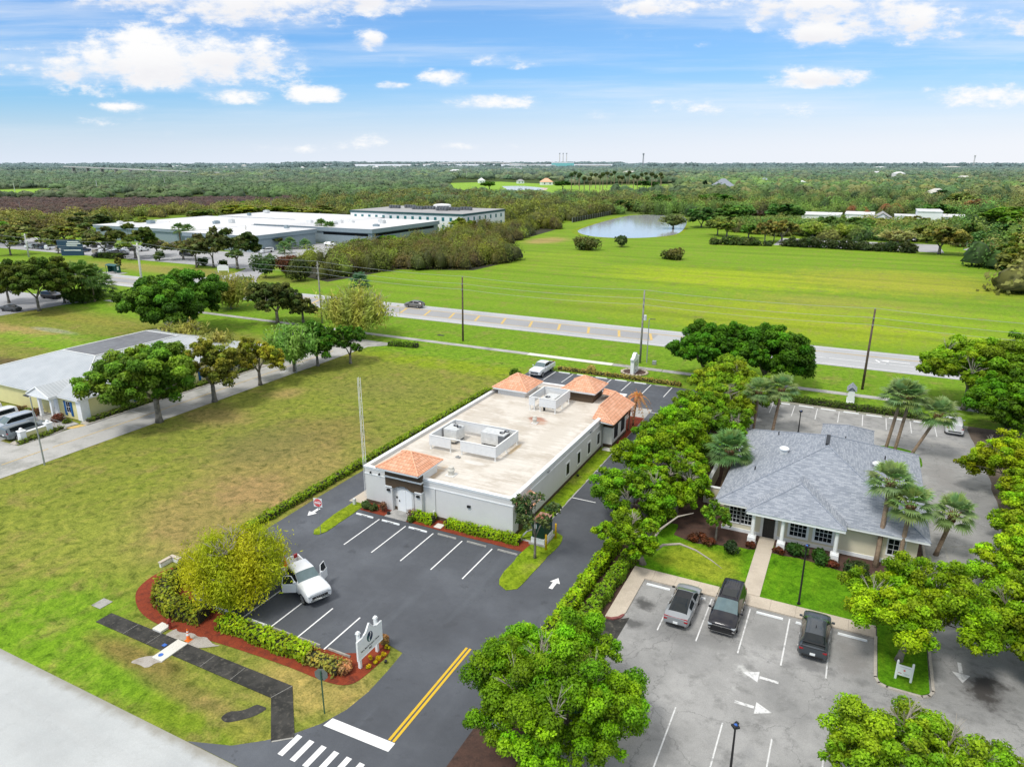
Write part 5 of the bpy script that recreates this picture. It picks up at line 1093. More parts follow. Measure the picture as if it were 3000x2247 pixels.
def wheels(root, s, sm=None):
    for x in s['wx']:
        for sg in (1, -1):
            y = s['w']*.985; m = MB(); r = s['wr']; n = 20
            def disc(y0, y1, r0, mb=m): mb.add([(x+r0*math.cos(2*math.pi*i/n), sg*yy, r+r0*math.sin(2*math.pi*i/n)) for yy in (y0, y1) for i in range(n)], [tuple(range(n)) , tuple(range(n, 2*n))]+[(i, (i+1) % n, n+(i+1) % n, n+i) for i in range(n)])
            disc(y-.26, y+.012, r); o = m.build('wheel', M['rubber'], root, uv=False)
            a = MB(); a.add([(x+r*1.17*math.cos(math.pi*(i/n*1.16-.08)), sg*(y+.004), max(.12, r+r*1.17*math.sin(math.pi*(i/n*1.16-.08)))) for i in range(n+1)], [tuple(range(n+1))]); a.build('wheel_arch', M['black'], root, uv=False)
            q = MB(); q.add([(x+r*.66*math.cos(2*math.pi*i/n), sg*(y+.016), r+r*.66*math.sin(2*math.pi*i/n)) for i in range(n)], [tuple(range(n))]); q.build('hub_recess', M['black'], o, uv=False)
            q = MB()
            for k in range(6): an = k*math.pi/3+.3; q.obox((x+math.cos(an)*r*.34, sg*(y+.022), r+math.sin(an)*r*.34), (r*.64, .012, r*.17), 0, 0, 0, -an)
            for i in range(n):
                a0, a1 = 2*math.pi*i/n, 2*math.pi*(i+1)/n; q.add([(x+r*f*math.cos(t), sg*(y+.024), r+r*f*math.sin(t)) for f, t in ((.60, a0), (.60, a1), (.70, a1), (.70, a0))], [(0, 1, 2, 3)])
            q.build('rim', M['steel'], o, uv=False)
def car(name, label, cat, style, loc, heading, colr, group=None, plate=True, sc=1.0, front='bars', doors=None):
    s = STY[style]; root = empty(name, loc, label, cat, group, heading, sc)
    body, panes = car_mesh(s['st'], s['glass']); b = body.build('body', M['car'], root, uv=False); b.color = (*colr, 1); b['tint'] = 1; merge_smooth(b)
    for (nm, _, _), p in panes.items():
        if p.f: o = p.build(nm, M['black'] if nm == 'glass_roof' else M['screenglass' if nm == 'windscreen' else 'carglass'], root, uv=False); merge_smooth(o, 60)
    wheels(root, s); L, w = s['L'], s['w']; z0, z1 = s['front']; r0, r1 = s['rear']
    m = MB(); m.obox((L-.04, 0, z0+.02), (.14, w*1.25, (z1-z0)*.95), 0); m.build('grille', M['black'], root, bevel=.02, uv=False)
    m = MB(); m.obox((L-.03, 0, z0-.16), (.16, w*1.5, .16)); m.obox((L+.035, 0, z0-.20), (.06, w*1.2, .035)); m.build('bumper', M['black'] if style != 'pickup' else M['chrome'], root, bevel=.03, uv=False)
    m = MB(); m.obox((L+.01, 0, z1-.03), (.07, w*1.3, .035)); m.build('grille_bar', M['chrome'], root, uv=False)
    if style == 'pickup':
        m = MB()
        for i in range(5): m.obox((L+.035, (i-2)*.16, z0+.06), (.03, .09, .07))
        m.build('grille_lettering', M['chrome'], root, uv=False); m = MB(); m.obox((L-.04, 0, z0+.15), (.2, w*1.3, .03)); m.obox((L-.04, 0, z0-.06), (.2, w*1.3, .03)); m.build('grille_bar', M['chrome'], root, uv=False)
    for sg in (1, -1):
        m = MB(); m.obox((L-.10, sg*w*.76, z1-.06), (.26, w*.34, .11), -sg*.32); m.build('headlight', M['lens'], root, bevel=.025, uv=False)
        m = MB(); m.obox((-L+.06, sg*w*.74, r1-.06), (.16, w*.34, .12 if style != 'pickup' else .3), sg*.2); m.build('taillight', M['redlens'], root, bevel=.02, uv=False)
        wx = [q for q in s['glass'] if q[0] == 'windscreen'][0][4]-.22; zb = 1.0 if style in ('fastback', 'hatch') else (1.12 if style == 'suv' else 1.38)
        m = MB(); m.obox((wx, sg*(w+.10), zb+.05), (.12, .20, .13)); m.obox((wx, sg*(w+.0), zb), (.06, .12, .05)); o = m.build('mirror', M['car'], root, bevel=.03, uv=False); o.color = (*(colr if style != 'fastback' else (.02, .02, .02)), 1)
        for hx in (-.75, .25): m = MB(); m.obox((hx, sg*(w*.995+.006), zb-.12), (.16, .025, .03)); m.build('door_handle', M['chrome'], root, uv=False)
        m = MB()
        for hx in (-1.05, -.06, .98) if style != 'pickup' else (-.86, -.02, 1.0): m.obox((hx, sg*(w*.99+.003), zb-.33), (.012, .02, .5))
        m.build('door_seam', M['black'], root, uv=False)
    if plate: m = MB(); m.obox((-L-.015, 0, r0+.0), (.03, .32, .16)); o = m.build('licence_plate', M['signwhite'], root, uv=False); m = MB(); m.obox((-L+.03, 0, r0-.17), (.16, w*1.4, .14)); m.build('rear_bumper', M['black'], root, bevel=.03, uv=False)
    return root
W90 = R(90)
c1 = car('parked_car', 'silver fastback car with black glass roof parked nose to the walk', 'car', 'fastback', (-8.38, 44.75, .03), W90, (.30, .315, .33), 'cars in the grey lot')
m = MB(); m.obox((-2.31, 0, .93), (.07, 1.62, .05)); m.build('light_bar', M['redlens'], c1, uv=False)
c2 = car('parked_car', 'black SUV with roof rails parked facing out of the grey lot', 'SUV', 'suv', (-5.38, 45.5, .03), -W90, (.012, .012, .017), 'cars in the grey lot', plate=False)
m = MB()
for sg in (1, -1): m.tube([(-1.9, sg*.60, 1.80), (-1.8, sg*.60, 1.84), (.0, sg*.60, 1.84), (.15, sg*.60, 1.80)], .025, 6)
m.build('roof_rail', M['black'], c2, uv=False); m = MB()
for i in range(7): m.obox((-1.75, (i-3)*.17, 1.797), (.75, .025, .02))
m.build('roof_ribs', M['black'], c2, uv=False); m = MB(); m.obox((-.35, 0, 1.797), (1.0, .95, .012)); m.build('sunroof', M['carglass'], c2, uv=False); m = MB()
for y in (-.035, .035): m.obox((2.485, y, .76), (.05, .018, .13))
m.obox((2.485, 0, .76), (.05, .07, .018)); m.build('emblem', M['chrome'], c2, uv=False); m = MB()
for sg in (1, -1): m.obox((2.45, sg*.8, .56), (.12, .16, .1), 0)
m.obox((2.5, 0, .36), (.08, 1.5, .05)); m.build('bumper_trim', M['chrome'], c2, uv=False)
c3 = car('parked_car', 'charcoal grey hatchback with rear spoiler parked nose to the walk', 'car', 'hatch', (.42, 45.3, .03), W90, (.055, .065, .075), 'cars in the grey lot')
m = MB(); m.obox((-2.05, 0, 1.27), (.14, 1.36, .03), 0, 0, 0, .1); m.obox((-2.27, 0, 1.03), (.06, 1.5, .035)); m.build('spoiler', M['black'], c3, uv=False); m = MB(); m.obox((-.6, 0, 1.62), (.16, .05, .1)); m.build('antenna_fin', M['black'], c3, uv=False)
c4 = car('parked_car', 'white SUV parked by the rear hedge under the dark tree', 'SUV', 'suv', (12.5, 95.6, .03), R(88), (.72, .73, .74), 'cars in the grey lot', sc=.97)
def bed(root, colr, cover):
    m = MB(); w = .985
    for sg in (1, -1): m.box(-2.92, -.99, sg*(w-.12), sg*w, .56, 1.28)
    m.box(-2.92, -2.80, -w+.12, w-.12, .62, 1.28); m.box(-2.8, -.99, -w+.12, w-.12, .62, .78); o = m.build('truck_bed', M['car'], root, bevel=.03, uv=False); o.color = (*colr, 1); o['tint'] = 1
    if cover: m = MB(); m.box(-2.8, -1.0, -w+.12, w-.12, 1.2, 1.26); m.build('bed_cover', M['rubber'], root, uv=False)
    m = MB(); m.box(-2.99, -2.90, -.9, .9, .5, .68); m.build('rear_bumper', M['chrome'], root, bevel=.02, uv=False)
wt = (.78, .79, .80)
t1 = car('pickup_truck', 'white pickup truck with both front doors open across the front stalls', 'pickup truck', 'pickup', (-35.05, 34.75, .04), R(-23), wt, 'white pickup trucks', plate=False); bed(t1, wt, False)
for sg in (1, -1):
    d = empty('open_door', (1.02, sg*.985, 0)); d.parent = t1; d.rotation_euler = (0, 0, -sg*R(52)); m = MB(); m.box(-1.05, 0, -.05, .05, .55, 1.28); b = m.build('door', M['car'], d, bevel=.03, uv=False); b.color = (*wt, 1)
    m = MB(); m.poly(((-.95, 0, 1.28), (-.05, 0, 1.28), (-.35, -sg*.12, 1.84), (-.85, -sg*.12, 1.84))); m.build('side_window', M['carglass'], d, uv=False)
    m = MB(); pts = [(-1.0, 0, 1.28), (-.9, -sg*.13, 1.87), (-.32, -sg*.13, 1.87), (0, 0, 1.28)]
    m.tube(pts, .035, 5); fo = m.build('window_frame', M['car'], d, uv=False); fo.color = (*wt, 1); m = MB(); m.box(-.95, -.08, -sg*.05, -sg*.08, .7, 1.22); m.build('door_lining', M['rubber'], d, uv=False)
t2 = car('pickup_truck', 'white pickup with black bed cover parked at the back lot corner', 'pickup truck', 'pickup', (-42.25, 95.6, .04), -W90, wt, 'white pickup trucks', plate=False); bed(t2, wt, True)
c5 = car('parked_car', 'dark grey SUV parked behind the garden wall of the yellow building', 'SUV', 'suv', (-87.0, 44.55, .03), W90, (.16, .185, .20), 'cars by the yellow building')
car('parked_car', 'silver blue SUV parked beside the dark grey one near the yellow building', 'SUV', 'suv', (-90.4, 44.9, .03), -W90, (.42, .46, .52), 'cars by the yellow building')
car('parked_car', 'white SUV parked beside the silver blue one near the yellow building', 'SUV', 'suv', (-94.2, 45.0, .03), -W90, (.74, .75, .76), 'cars by the yellow building')
car('parked_car', 'second white SUV, last in the row by the yellow building', 'SUV', 'suv', (-97.6, 45.0, .03), -W90, (.70, .71, .73), 'cars by the yellow building')
car('moving_car', 'grey hatchback driving on the main road beyond the lone willowy tree', 'car', 'hatch', (-89.5, 130.8, .03), R(180), (.17, .165, .16))
def smallcar(label, u, v, hd, colr, style='hatch', cat='car', group='cars in the far car parks', z=.03):
    s = STY[style]; body, panes = car_mesh(s['st'], s['glass'], 1); nb = len(body.f)
    for p in panes.values(): body.add(p.v, p.f, 1)
    for x in s['wx']:
        for sg in (1, -1): body.obox((x, sg*(s['w']-.08), s['wr']), (s['wr']*1.7, .22, s['wr']*1.9), 0, 2)
    if style == 'pickup': body.box(-2.9, -.99, -.98, .98, .55, 1.2, 0)
    o = body.build('parked_car', [M['car'], M['carglass'], M['rubber']], uv=False); o.location = (u, v, z); o.rotation_euler = (0, 0, hd); o.color = (*colr, 1); tag(o, label, cat, group)
CC = {'white': (.75, .76, .77), 'black': (.014, .014, .016), 'silver': (.40, .42, .44), 'dark grey': (.06, .065, .07), 'dark blue': (.02, .04, .09), 'tan': (.35, .31, .25), 'red': (.2, .015, .02)}
for i in range(17):
    c = ('white', 'silver', 'dark grey', 'dark blue', 'white', 'black', 'tan')[i % 7]; u = -288+i*3.1
    if i in (5, 11, 12): continue
    smallcar('%s car in the front row under the trees of the warehouse car park' % c, u, 163.5+(i % 3)*.3, W90, CC[c], 'suv' if i % 3 else 'hatch')
for i in range(11):
    c = ('white', 'dark grey', 'silver', 'white', 'black')[i % 5]; smallcar('%s car in the second row of the warehouse car park' % c, -284+i*4.4, 175.5, W90, CC[c], 'hatch' if i % 3 else 'suv')
u, v = G(187, 555); smallcar('white van parked beside the blue sign in the warehouse car park', -238, 166, R(180), CC['white'], 'suv', 'van'); bpy.data.objects[-1] if False else None
for (X, Y, c, lb, st, hd) in ((250, 548, 'white', 'white car behind the clipped hedge of the warehouse car park', 'hatch', 0), (265, 551, 'dark grey', 'dark grey car at the end of the clipped hedge', 'hatch', 0), (316, 537, 'silver', 'silver car alone beyond the white pole', 'hatch', 180), (404, 554, 'black', 'black SUV passing behind the bare trees of the access road', 'suv', 10), (566, 557, 'white', 'white pickup at the bend of the access road', 'pickup', 250), (713, 531, 'white', 'white car parked by the warehouse palms', 'hatch', 20), (215, 556, 'dark grey', 'dark grey car next to the white van', 'hatch', 90), (576, 546, 'white', 'white car behind the pickup at the access road bend', 'suv', 250)):
    u, v = G(X, Y); smallcar(lb, u, v, R(hd), CC[c], st)
for X, Y, c, lb in ((25, 672, 'dark grey', 'dark grey saloon in the open clinic car park'), (112, 645, 'black', 'black SUV under the trees in the clinic car park'), (130, 640, 'silver', 'silver car under the trees in the clinic car park')):
    u, v = G(X, Y); smallcar(lb, u, v, R(8), CC[c], 'fastback' if 'saloon' in lb else 'suv')
for i, (X, Y, c) in enumerate(((1855, 512, 'silver'), (1880, 515, 'dark blue'), (1958, 522, 'silver'), (1975, 523, 'black'), (1830, 513, 'white'), (1765, 512, 'dark grey'))):
    u, v = G(X, Y); smallcar(('silver car behind the middle of the field hedge', 'dark blue car behind the middle of the field hedge', 'silver car at the end of the field hedge', 'black car at the end of the field hedge', 'white car hidden behind the field hedge', 'dark grey car hidden behind the field hedge')[i], u, v, R(80), CC[c])
# ------------------------------------------------------------------ wheel stops
def wstop_mesh(mat, L=1.83):
    m = MB(); m.add([(-L/2, -.075, 0), (L/2, -.075, 0), (L/2, .075, 0), (-L/2, .075, 0), (-L/2+.03, -.05, .13), (L/2-.03, -.05, .13), (L/2-.03, .05, .13), (-L/2+.03, .05, .13)], [(3,2,1,0), (4,5,6,7), (0,1,5,4), (1,2,6,5), (2,3,7,6), (3,0,4,7)]); return m
def wstop(u, v, mat, label, group, L=1.83, z=.03, txt=None):
    o = wstop_mesh(mat, L).build('wheel_stop', M[mat], bevel=.012, uv=False); o.location = (u, v, z); tag(o, label, 'wheel stop', group)
    if txt: text_obj('lettering', txt, .13, o, (0, -.068, .068), (R(79), 0, 0), 'ink', sx=1.15)
    return o
ORD = ['first', 'second', 'third', 'fourth', 'fifth', 'sixth', 'seventh', 'eighth']
for i, u in enumerate((-38.02, -35.12, -32.2)): wstop(u, 46.1, 'signwhite', '%s white lettered wheel stop counting from the grass island by the road sign' % ORD[i], 'wheel stops facing the surgery', 1.95, .035, 'RESERVED')
for i, u in enumerate((-29.27, -26.33, -23.37)): wstop(u, 46.24, 'conc', '%s grey wheel stop before the red mulch, counting from the white ones' % ORD[i], 'wheel stops facing the surgery', 1.9, .035)
for i, u in enumerate((-27.68, -30.2, -32.6, -35.02, -38.1)): wstop(u, 30.0, 'signwhite' if i > 2 else 'conc', '%s wheel stop along the hedge, counting from the white name sign' % ORD[i], 'wheel stops along the hedge', 1.85, .035)
for i, u in enumerate((-39.2, -36.2, -33.15, -30.1, -27.1, -24.0)): wstop(u, 97.2, 'signwhite' if i != 5 else 'conc', '%s wheel stop at the back edge, counting from the white pickup' % ORD[i], 'wheel stops at the back edge of the asphalt lot', 1.85, .035)
for i, u in enumerate((-10.76, -8.1, -5.4, -2.65, .02, 2.74)):
    lb = ('white wheel stop in the empty corner stall beside the silver car', 'white wheel stop under the nose of the silver car', 'white wheel stop hidden behind the black SUV', 'white wheel stop in the empty stall between the black SUV and charcoal hatchback', 'white wheel stop under the nose of the charcoal hatchback', 'white wheel stop in the empty stall beyond the charcoal hatchback')[i]
    wstop(u, 46.9, 'signwhite', lb, 'wheel stops along the beige walk', 1.86)
for i, u in enumerate((-7.2, -4.25, -1.55, 1.2, 3.88, 6.5, 9.25)): wstop(u, 96.85, 'signwhite', '%s wheel stop along the rear hedge, counting toward the white SUV' % ORD[i], 'wheel stops along the rear hedge', 1.86)
# ------------------------------------------------------------------ signs, posts, small things
s = empty('name_sign', (-25.55, 30.4, .03), 'white peaked sign board with oval emblem on two posts in red mulch', 'sign')
prof = [(-1.28, .78), (1.28, .78), (1.28, 2.22), (.72, 2.22), (.36, 2.38), (0, 2.86), (-.36, 2.38), (-.72, 2.22), (-1.28, 2.22)]
def slabx(prof, x0, x1): m = MB(); n = len(prof); m.add([(x0, y, z) for y, z in prof]+[(x1, y, z) for y, z in prof], [tuple(range(n-1, -1, -1)), tuple(range(n, 2*n))]+[(i, (i+1) % n, n+(i+1) % n, n+i) for i in range(n)]); return m
slabx(prof, .1, .2).build('board', M['signwhite'], s, bevel=.012, uv=False)
m = MB()
for a, b in zip(prof, prof[1:]+prof[:1]): m.tube([(.2, a[0]*.985, a[1]), (.2, b[0]*.985, b[1])], .035, 4)
m.build('frame', M['trim'], s, uv=False)
for y in (-.9, .9): m = MB(); m.box(-.09, .09, y-.09, y+.09, 0, 2.55); m.box(-.13, .13, y-.13, y+.13, 2.55, 2.62); m.box(-.1, .1, y-.1, y+.1, 2.62, 2.7); m.build('post', M['signwhite'], s, uv=False)
text_obj('lettering', 'Vero Beach Surgery Center', .185, s, (.206, 0, 1.27), (R(90), 0, R(90)), 'ink', .006, sx=.93); text_obj('lettering', '865', .2, s, (.206, 0, 1.03), (R(90), 0, R(90)), 'ink', .006)
n = 28; e = MB(); e.add([(.206, .30*math.cos(2*math.pi*i/n), 1.86+.36*math.sin(2*math.pi*i/n)) for i in range(n)], [tuple(range(n))]); eo = e.build('emblem', M['navy'], s, uv=False)
e = MB(); e.add([(.209, .30*math.cos(t), 1.86+.36*math.sin(t)) for t in np.linspace(2.35, 5.0, 14)], [tuple(range(14))]); e.build('emblem_lower', M['teal'], eo, uv=False)
e = MB()
for off in (-.07, .0, .07):
    pts = [(.212, off*.4+.05*math.sin(z*4)-.1+.11*(z+1), 1.86+.3*z) for z in np.linspace(-1, 1, 9)]
    for a, b in zip(pts, pts[1:]): e.add([(a[0], a[1]-.014, a[2]), (a[0], a[1]+.014, a[2]), (b[0], b[1]+.014, b[2]), (b[0], b[1]-.014, b[2])], [(0, 1, 2, 3)])
e.build('emblem_strands', M['signwhite'], eo, uv=False)
s = empty('road_sign', (-39.42, 41.7, .07), 'square white sign with red disc reading DO NOT ENTER on a thin post', 'road sign', None, R(12))
m = MB(); m.tube([(0, .03, 0), (0, .03, 3.3)], .03, 6); m.build('post', M['galv'], s, uv=False); m = MB(); m.box(-.40, .40, -.012, .01, 2.62, 3.42); b = m.build('plate', M['signwhite'], s, uv=False)
m = MB(); n = 28; m.add([(.37*math.cos(2*math.pi*i/n), -.016, 3.02+.37*math.sin(2*math.pi*i/n)) for i in range(n)], [tuple(range(n))[::-1]]); d = m.build('disc', M['signred'], b, uv=False)
m = MB(); m.box(-.31, .31, -.024, -.018, 2.96, 3.08); m.build('bar', M['signwhite'], b, uv=False)
text_obj('lettering', 'DO NOT', .16, b, (0, -.021, 3.19), (W90, 0, 0), 'signwhite', .003); text_obj('lettering', 'ENTER', .16, b, (0, -.021, 2.86), (W90, 0, 0), 'signwhite', .003)
s = empty('stop_sign', (-25.0, 25.45, 0), 'grey back of an octagonal sign on a green post at the exit', 'road sign', None, R(18)); m = MB(); m.obox((0, -.04, 1.5), (.07, .04, 3.0)); m.build('post', M['greenpost'], s, uv=False)
m = MB(); oc = [(.42*math.cos(R(22.5+45*i)), 2.72+.42*math.sin(R(22.5+45*i))) for i in range(8)]; m.add([(x, y, z) for y in (0, .02) for x, z in oc], [tuple(range(8)), tuple(range(15, 7, -1))]+[(i, 8+i, 8+(i+1) % 8, (i+1) % 8) for i in range(8)]); m.build('plate', M['greygreen'], s, uv=False)
m = MB(); m.add([(x*.93, .026, 2.72+(z-2.72)*.93) for x, z in oc], [tuple(range(8))]); m.build('face', M['signred'], s, uv=False); text_obj('lettering', 'STOP', .3, s, (0, .03, 2.72), (W90, 0, R(180)), 'signwhite', .003)
s = empty('lawn_sign', (5.7, 43.65, .105), 'small white plank sign with a red star between two rounded posts on grass', 'sign', None, R(-3))
for x in (-.42, .42): m = MB(); m.lathe((x, 0), [(.07, 0), (.07, 1.28), (.055, 1.34), (.02, 1.37)], 10); m.build('post', M['signwhite'], s, uv=False)
m = MB(); m.box(-.36, .36, -.03, .03, .3, 1.05); m.build('board', M['signwhite'], s, bevel=.01, uv=False)
st = [(.09*(1 if i % 2 == 0 else .42)*math.sin(i*math.pi/5), .72+.09*(1 if i % 2 == 0 else .42)*math.cos(i*math.pi/5)) for i in range(10)]; m = MB(); m.add([(x, -.034, z) for x, z in st], [tuple(range(10))]); m.build('star', M['signred'], s, uv=False)
m = MB(); m.box(-.32, -.14, -.036, -.031, .46, .50); m.build('red_mark', M['darkred'], s, uv=False); m = MB(); m.box(-.05, .3, -.036, -.031, .50, .515); m.box(.02, .3, -.036, -.031, .43, .445); m.box(-.28, .3, -.036, -.031, .93, .95); m.build('small_print', M['galv'], s, uv=False)
s = empty('monument_sign', (-29.62, 102.4, 0), 'tall white scroll-topped slab sign in a ring of stones by the sidewalk', 'sign')
pf = [(-1.3, 0), (1.3, 0), (1.3, 2.25), (1.55, 2.3), (1.55, 2.5), (.9, 2.6), (.55, 3.0), (.2, 3.2), (-.2, 3.2), (-.55, 3.0), (-.9, 2.6), (-1.55, 2.5), (-1.55, 2.3), (-1.3, 2.25)]; slabx(pf, -.26, .26).build('slab', M['signwhite'], s, bevel=.02, uv=False)
m = MB(); m.box(.262, .28, -1.0, 1.0, 1.0, 2.0); m.build('panel', M['lens'], s, uv=False); m = MB(); m.box(.262, .275, -.35, -.1, .35, .6); m.build('box', M['black'], s, uv=False)
sheet('bed', smooth_poly([(-31.6, 100.6), (-27.8, 100.6), (-27.4, 104.0), (-31.6, 104.0)], 2), .03, 'brownmulch')
for i in range(22):
    a = 2*math.pi*i/22; m = MB(); m.lathe((0, 0), [(.18, 0), (.25, .1), (.2, .22), (.06, .27)], 7); o = m.build('boulder', M['stone'], smooth=True, uv=False); o.location = (-29.55+1.95*math.cos(a), 102.35+1.75*math.sin(a), 0); o.rotation_euler = (0, 0, i*1.7); o.scale = (1+.3*math.sin(i*3), 1, 1); tag(o, 'pale edging stone in the ring round the white slab sign', 'stone', 'stones round the slab sign')
s = empty('monument_sign', (.95, 102.2, 0), 'small white sign house with a grey shingle roof behind the rear hedge', 'sign'); m = MB(); m.box(-.42, .42, -1.1, 1.1, 0, 1.7); m.box(-.5, .5, -1.2, 1.2, 0, .2); m.build('wall', M['signwhite'], s); m = MB(); m.poly(((-.62, -1.3, 1.7), (0, -1.3, 2.35), (0, 1.3, 2.35), (-.62, 1.3, 1.7))); m.poly(((0, -1.3, 2.35), (.62, -1.3, 1.7), (.62, 1.3, 1.7), (0, 1.3, 2.35))); m.poly(((-.42, -1.1, 1.7), (.42, -1.1, 1.7), (0, -1.1, 2.15))); m.build('roof', M['shingle'], s)
def lamp(name, label, u, v, h, z0, style, head=0, heads=1):
    root = empty(name, (u, v, z0), label, 'lamp post', None, head); m = MB(); 
    if style == 'black': m.tube([(0, 0, 0), (0, 0, h)], [.075, .05], 8); m.cyl((0, 0), .13, 0, .12, 10); m.build('post', M['black'], root, smooth=False, uv=False); m = MB(); m.obox((0, 0, h+.03), (.34, .34, .1)); m.obox((.13, .1, h+.12), (.16, .2, .08), .3); m.obox((-.13, -.1, h+.12), (.16, .2, .08), .3); l = m.build('lamp_head', M['black'], root, bevel=.015, uv=False); m = MB(); m.obox((0, .0, h+.11), (.14, .14, .09)); m.build('sensor', M['blueplast'], l, uv=False)
    else: m.tube([(0, 0, 0), (0, 0, h), (-.15, 0, h+.05)], [.09, .06, .05], 8); m.build('post', M['galv'], root, uv=False); m = MB(); m.obox((-.6, 0, h+.06), (.9, .3, .08), 0, 0, 0, .06); m.build('lamp_head', M['black'], root, bevel=.02, uv=False)
lamp('lamp_post', 'thin black lamp post on the bright lawn before the house windows', -.92, 49.25, 4.75, .1, 'black', .4); lamp('lamp_post', 'black lamp post with blue sensor rising from the grey lot bottom edge', -2.74, 31.6, 3.1, .03, 'black', .7); lamp('lamp_post', 'short black lamp post behind the shingled roof in the rear lot', -4.3, 86.5, 2.6, .03, 'black', .2)
lamp('lamp_post', 'tall grey lamp post at the grass edge by the yellow building drive', -76.2, 40.1, 7.7, 0, 'grey'); lamp('lamp_post', 'dark lamp post among the trees farther along the yellow building drive', -76.6, 79.0, 6.2, 0, 'grey', .3); lamp('lamp_post', 'slim lamp post beside the tall white slab sign', -29.5, 108.9, 7.2, 0, 'grey', R(180))
for v, lb in ((48.05, 'yellow bollard in front of the green cabinet, nearer the parking stalls'), (50.15, 'yellow bollard beside the green cabinet, nearer the building')):
    m = MB(); m.lathe((0, 0), [(.085, 0), (.085, 1.36), (.07, 1.42), (.02, 1.45)], 12); o = m.build('bollard', M['bollard'], smooth=True, uv=False); o.location = (-20.68, v, .06); tag(o, lb, 'bollard', 'yellow bollards')
s = empty('transformer', (-21.65, 49.45, .07), 'dark green electrical cabinet with rusty top on a white base', 'cabinet')
m = MB(); m.box(-.75, .75, -1.15, 1.15, -.05, .12); m.build('pad', M['conc'], s); m = MB(); m.box(-.6, .6, -.98, .98, .12, .58); m.build('base', M['trim'], s); m = MB(); m.box(-.55, .55, -.9, .9, .58, 2.05); m.build('casing', M['greencab'], s, bevel=.02); m = MB(); m.box(-.57, .57, -.92, .92, 2.05, 2.1); m.build('lid', M['rusty'], s); m = MB(); m.box(-.35, -.12, -.915, -.9, 1.45, 1.85); m.build('label_plate', M['signwhite'], s); m = MB(); m.tube([(-1.7, -.9, .1), (-1.2, -.5, .75), (-.6, 0, .9)], .07, 6); m.tube([(-1.7, -.7, .1), (-1.2, -.3, .7), (-.6, .2, .8)], .05, 6); m.build('conduit', M['galv'], s, uv=False)
s = empty('traffic_cone', (-37.75, 26.5, .03), 'orange traffic cone with white bands beside the new concrete slab', 'traffic cone')
m = MB(); m.box(-.19, .19, -.19, .19, 0, .05); m.lathe((0, 0), [(.14, .05), (.035, .9)], 14); m.build('cone', M['orange'], s, uv=False); m = MB(); m.lathe((0, 0), [(.1, .42), (.082, .57)], 14); m.lathe((0, 0), [(.072, .65), (.06, .75)], 14); m.build('band', M['reflect'], s, uv=False)
s = empty('traffic_cone', (-37.6, 35.6, .8), 'orange cone standing in the bed of the white pickup', 'traffic cone'); m = MB(); m.box(-.19, .19, -.19, .19, 0, .05); m.lathe((0, 0), [(.15, .05), (.04, .8)], 12); m.build('cone', M['orange'], s, uv=False)
def post_box(name, label, u, v, sz, mat, z=0.0, cat='utility box'): o = MB().box(-sz[0]/2, sz[0]/2, -sz[1]/2, sz[1]/2, 0, sz[2]).build(name, M[mat], bevel=.02, uv=False); o.location = (u, v, z); tag(o, label, cat); return o
s = empty('hydrant', (-39.95, 26.8, .0), 'dark red standpipe hydrant beside the pale slab near the hedge corner', 'hydrant'); m = MB(); m.lathe((0, 0), [(.09, 0), (.09, .6), (.13, .62), (.13, .72), (.1, .8), (.05, .86)], 10); m.build('barrel', M['hdr'], s, uv=False); m = MB(); m.tube([(-.2, 0, .62), (.2, 0, .62)], .055, 8); m.tube([(0, -.2, .55), (0, 0, .55)], .06, 8); m.build('outlet', M['hdr'], s, uv=False)
post_box('pale_slab', 'pale concrete pull-box slab beside the hydrant', -40.5, 26.55, (.85, .8, .18), 'walkwhite', 0, 'slab'); post_box('drain_grate', 'square grey drain lid alone in the grass near the dark sidewalk', -47.0, 26.6, (1.0, 1.0, .05), 'conc', 0, 'drain'); post_box('pull_box', 'flat square lid in the red mulch between the front hedges', -30.85, 47.5, (.75, .75, .06), 'walkwhite', .05, 'slab'); post_box('pull_box', 'pale slab at the grass strip end near the entrance hip roof', -23.15, 71.0, (1.1, .9, .08), 'walkwhite', .05, 'slab'); post_box('utility_box', 'small grey utility box on the verge beyond the slab sign', -28.1, 108.4, (.6, .5, .6), 'galv'); post_box('utility_box', 'small pale green utility box beside the building front corner', -40.35, 47.55, (.25, .25, .6), 'unit', .05); post_box('drain_grate', 'dark storm drain in the verge by the main road', -69.7, 110.2, (1.4, .7, .06), 'walkblack', 0, 'drain')
u0 = -38.35; o = MB().cyl((0, 0), .16, 0, .025, 14).build('water_meter_lid', M['blueplast'], uv=False); o.location = (-38.1, 24.6, .07); tag(o, 'round blue lid on the new white slab', 'lid')
o = post_box('blue_rag', 'small blue cloth lying on the dark sidewalk by the white slab', -38.75, 25.4, (.3, .25, .05), 'blueplast', .04, 'cloth')
m = MB(); m.cyl((0, 0), .16, 0, .2, 12); m.cyl((.0, 0), .06, .1, .22, 8); o = m.build('hose_pot', M['black'], uv=False); o.location = (-36.25, 47.35, .07); tag(o, 'small black pot beside the white double door', 'pot')
m = MB(); m.obox((0, 0, .12), (.16, .2, .12), .4); m.cyl((0, 0), .02, 0, .1, 6); o = m.build('spotlight', M['black'], uv=False); o.location = (-24.35, 30.6, .03); tag(o, 'small black ground spotlight in red mulch before the white name sign', 'spotlight')
m = MB(); m.obox((0, 0, .1), (.25, .2, .18), .4); o = m.build('spotlight', M['black'], uv=False); o.location = (-23.6, 62.9, .05); tag(o, 'small black ground light in the grass strip under the side windows', 'spotlight')
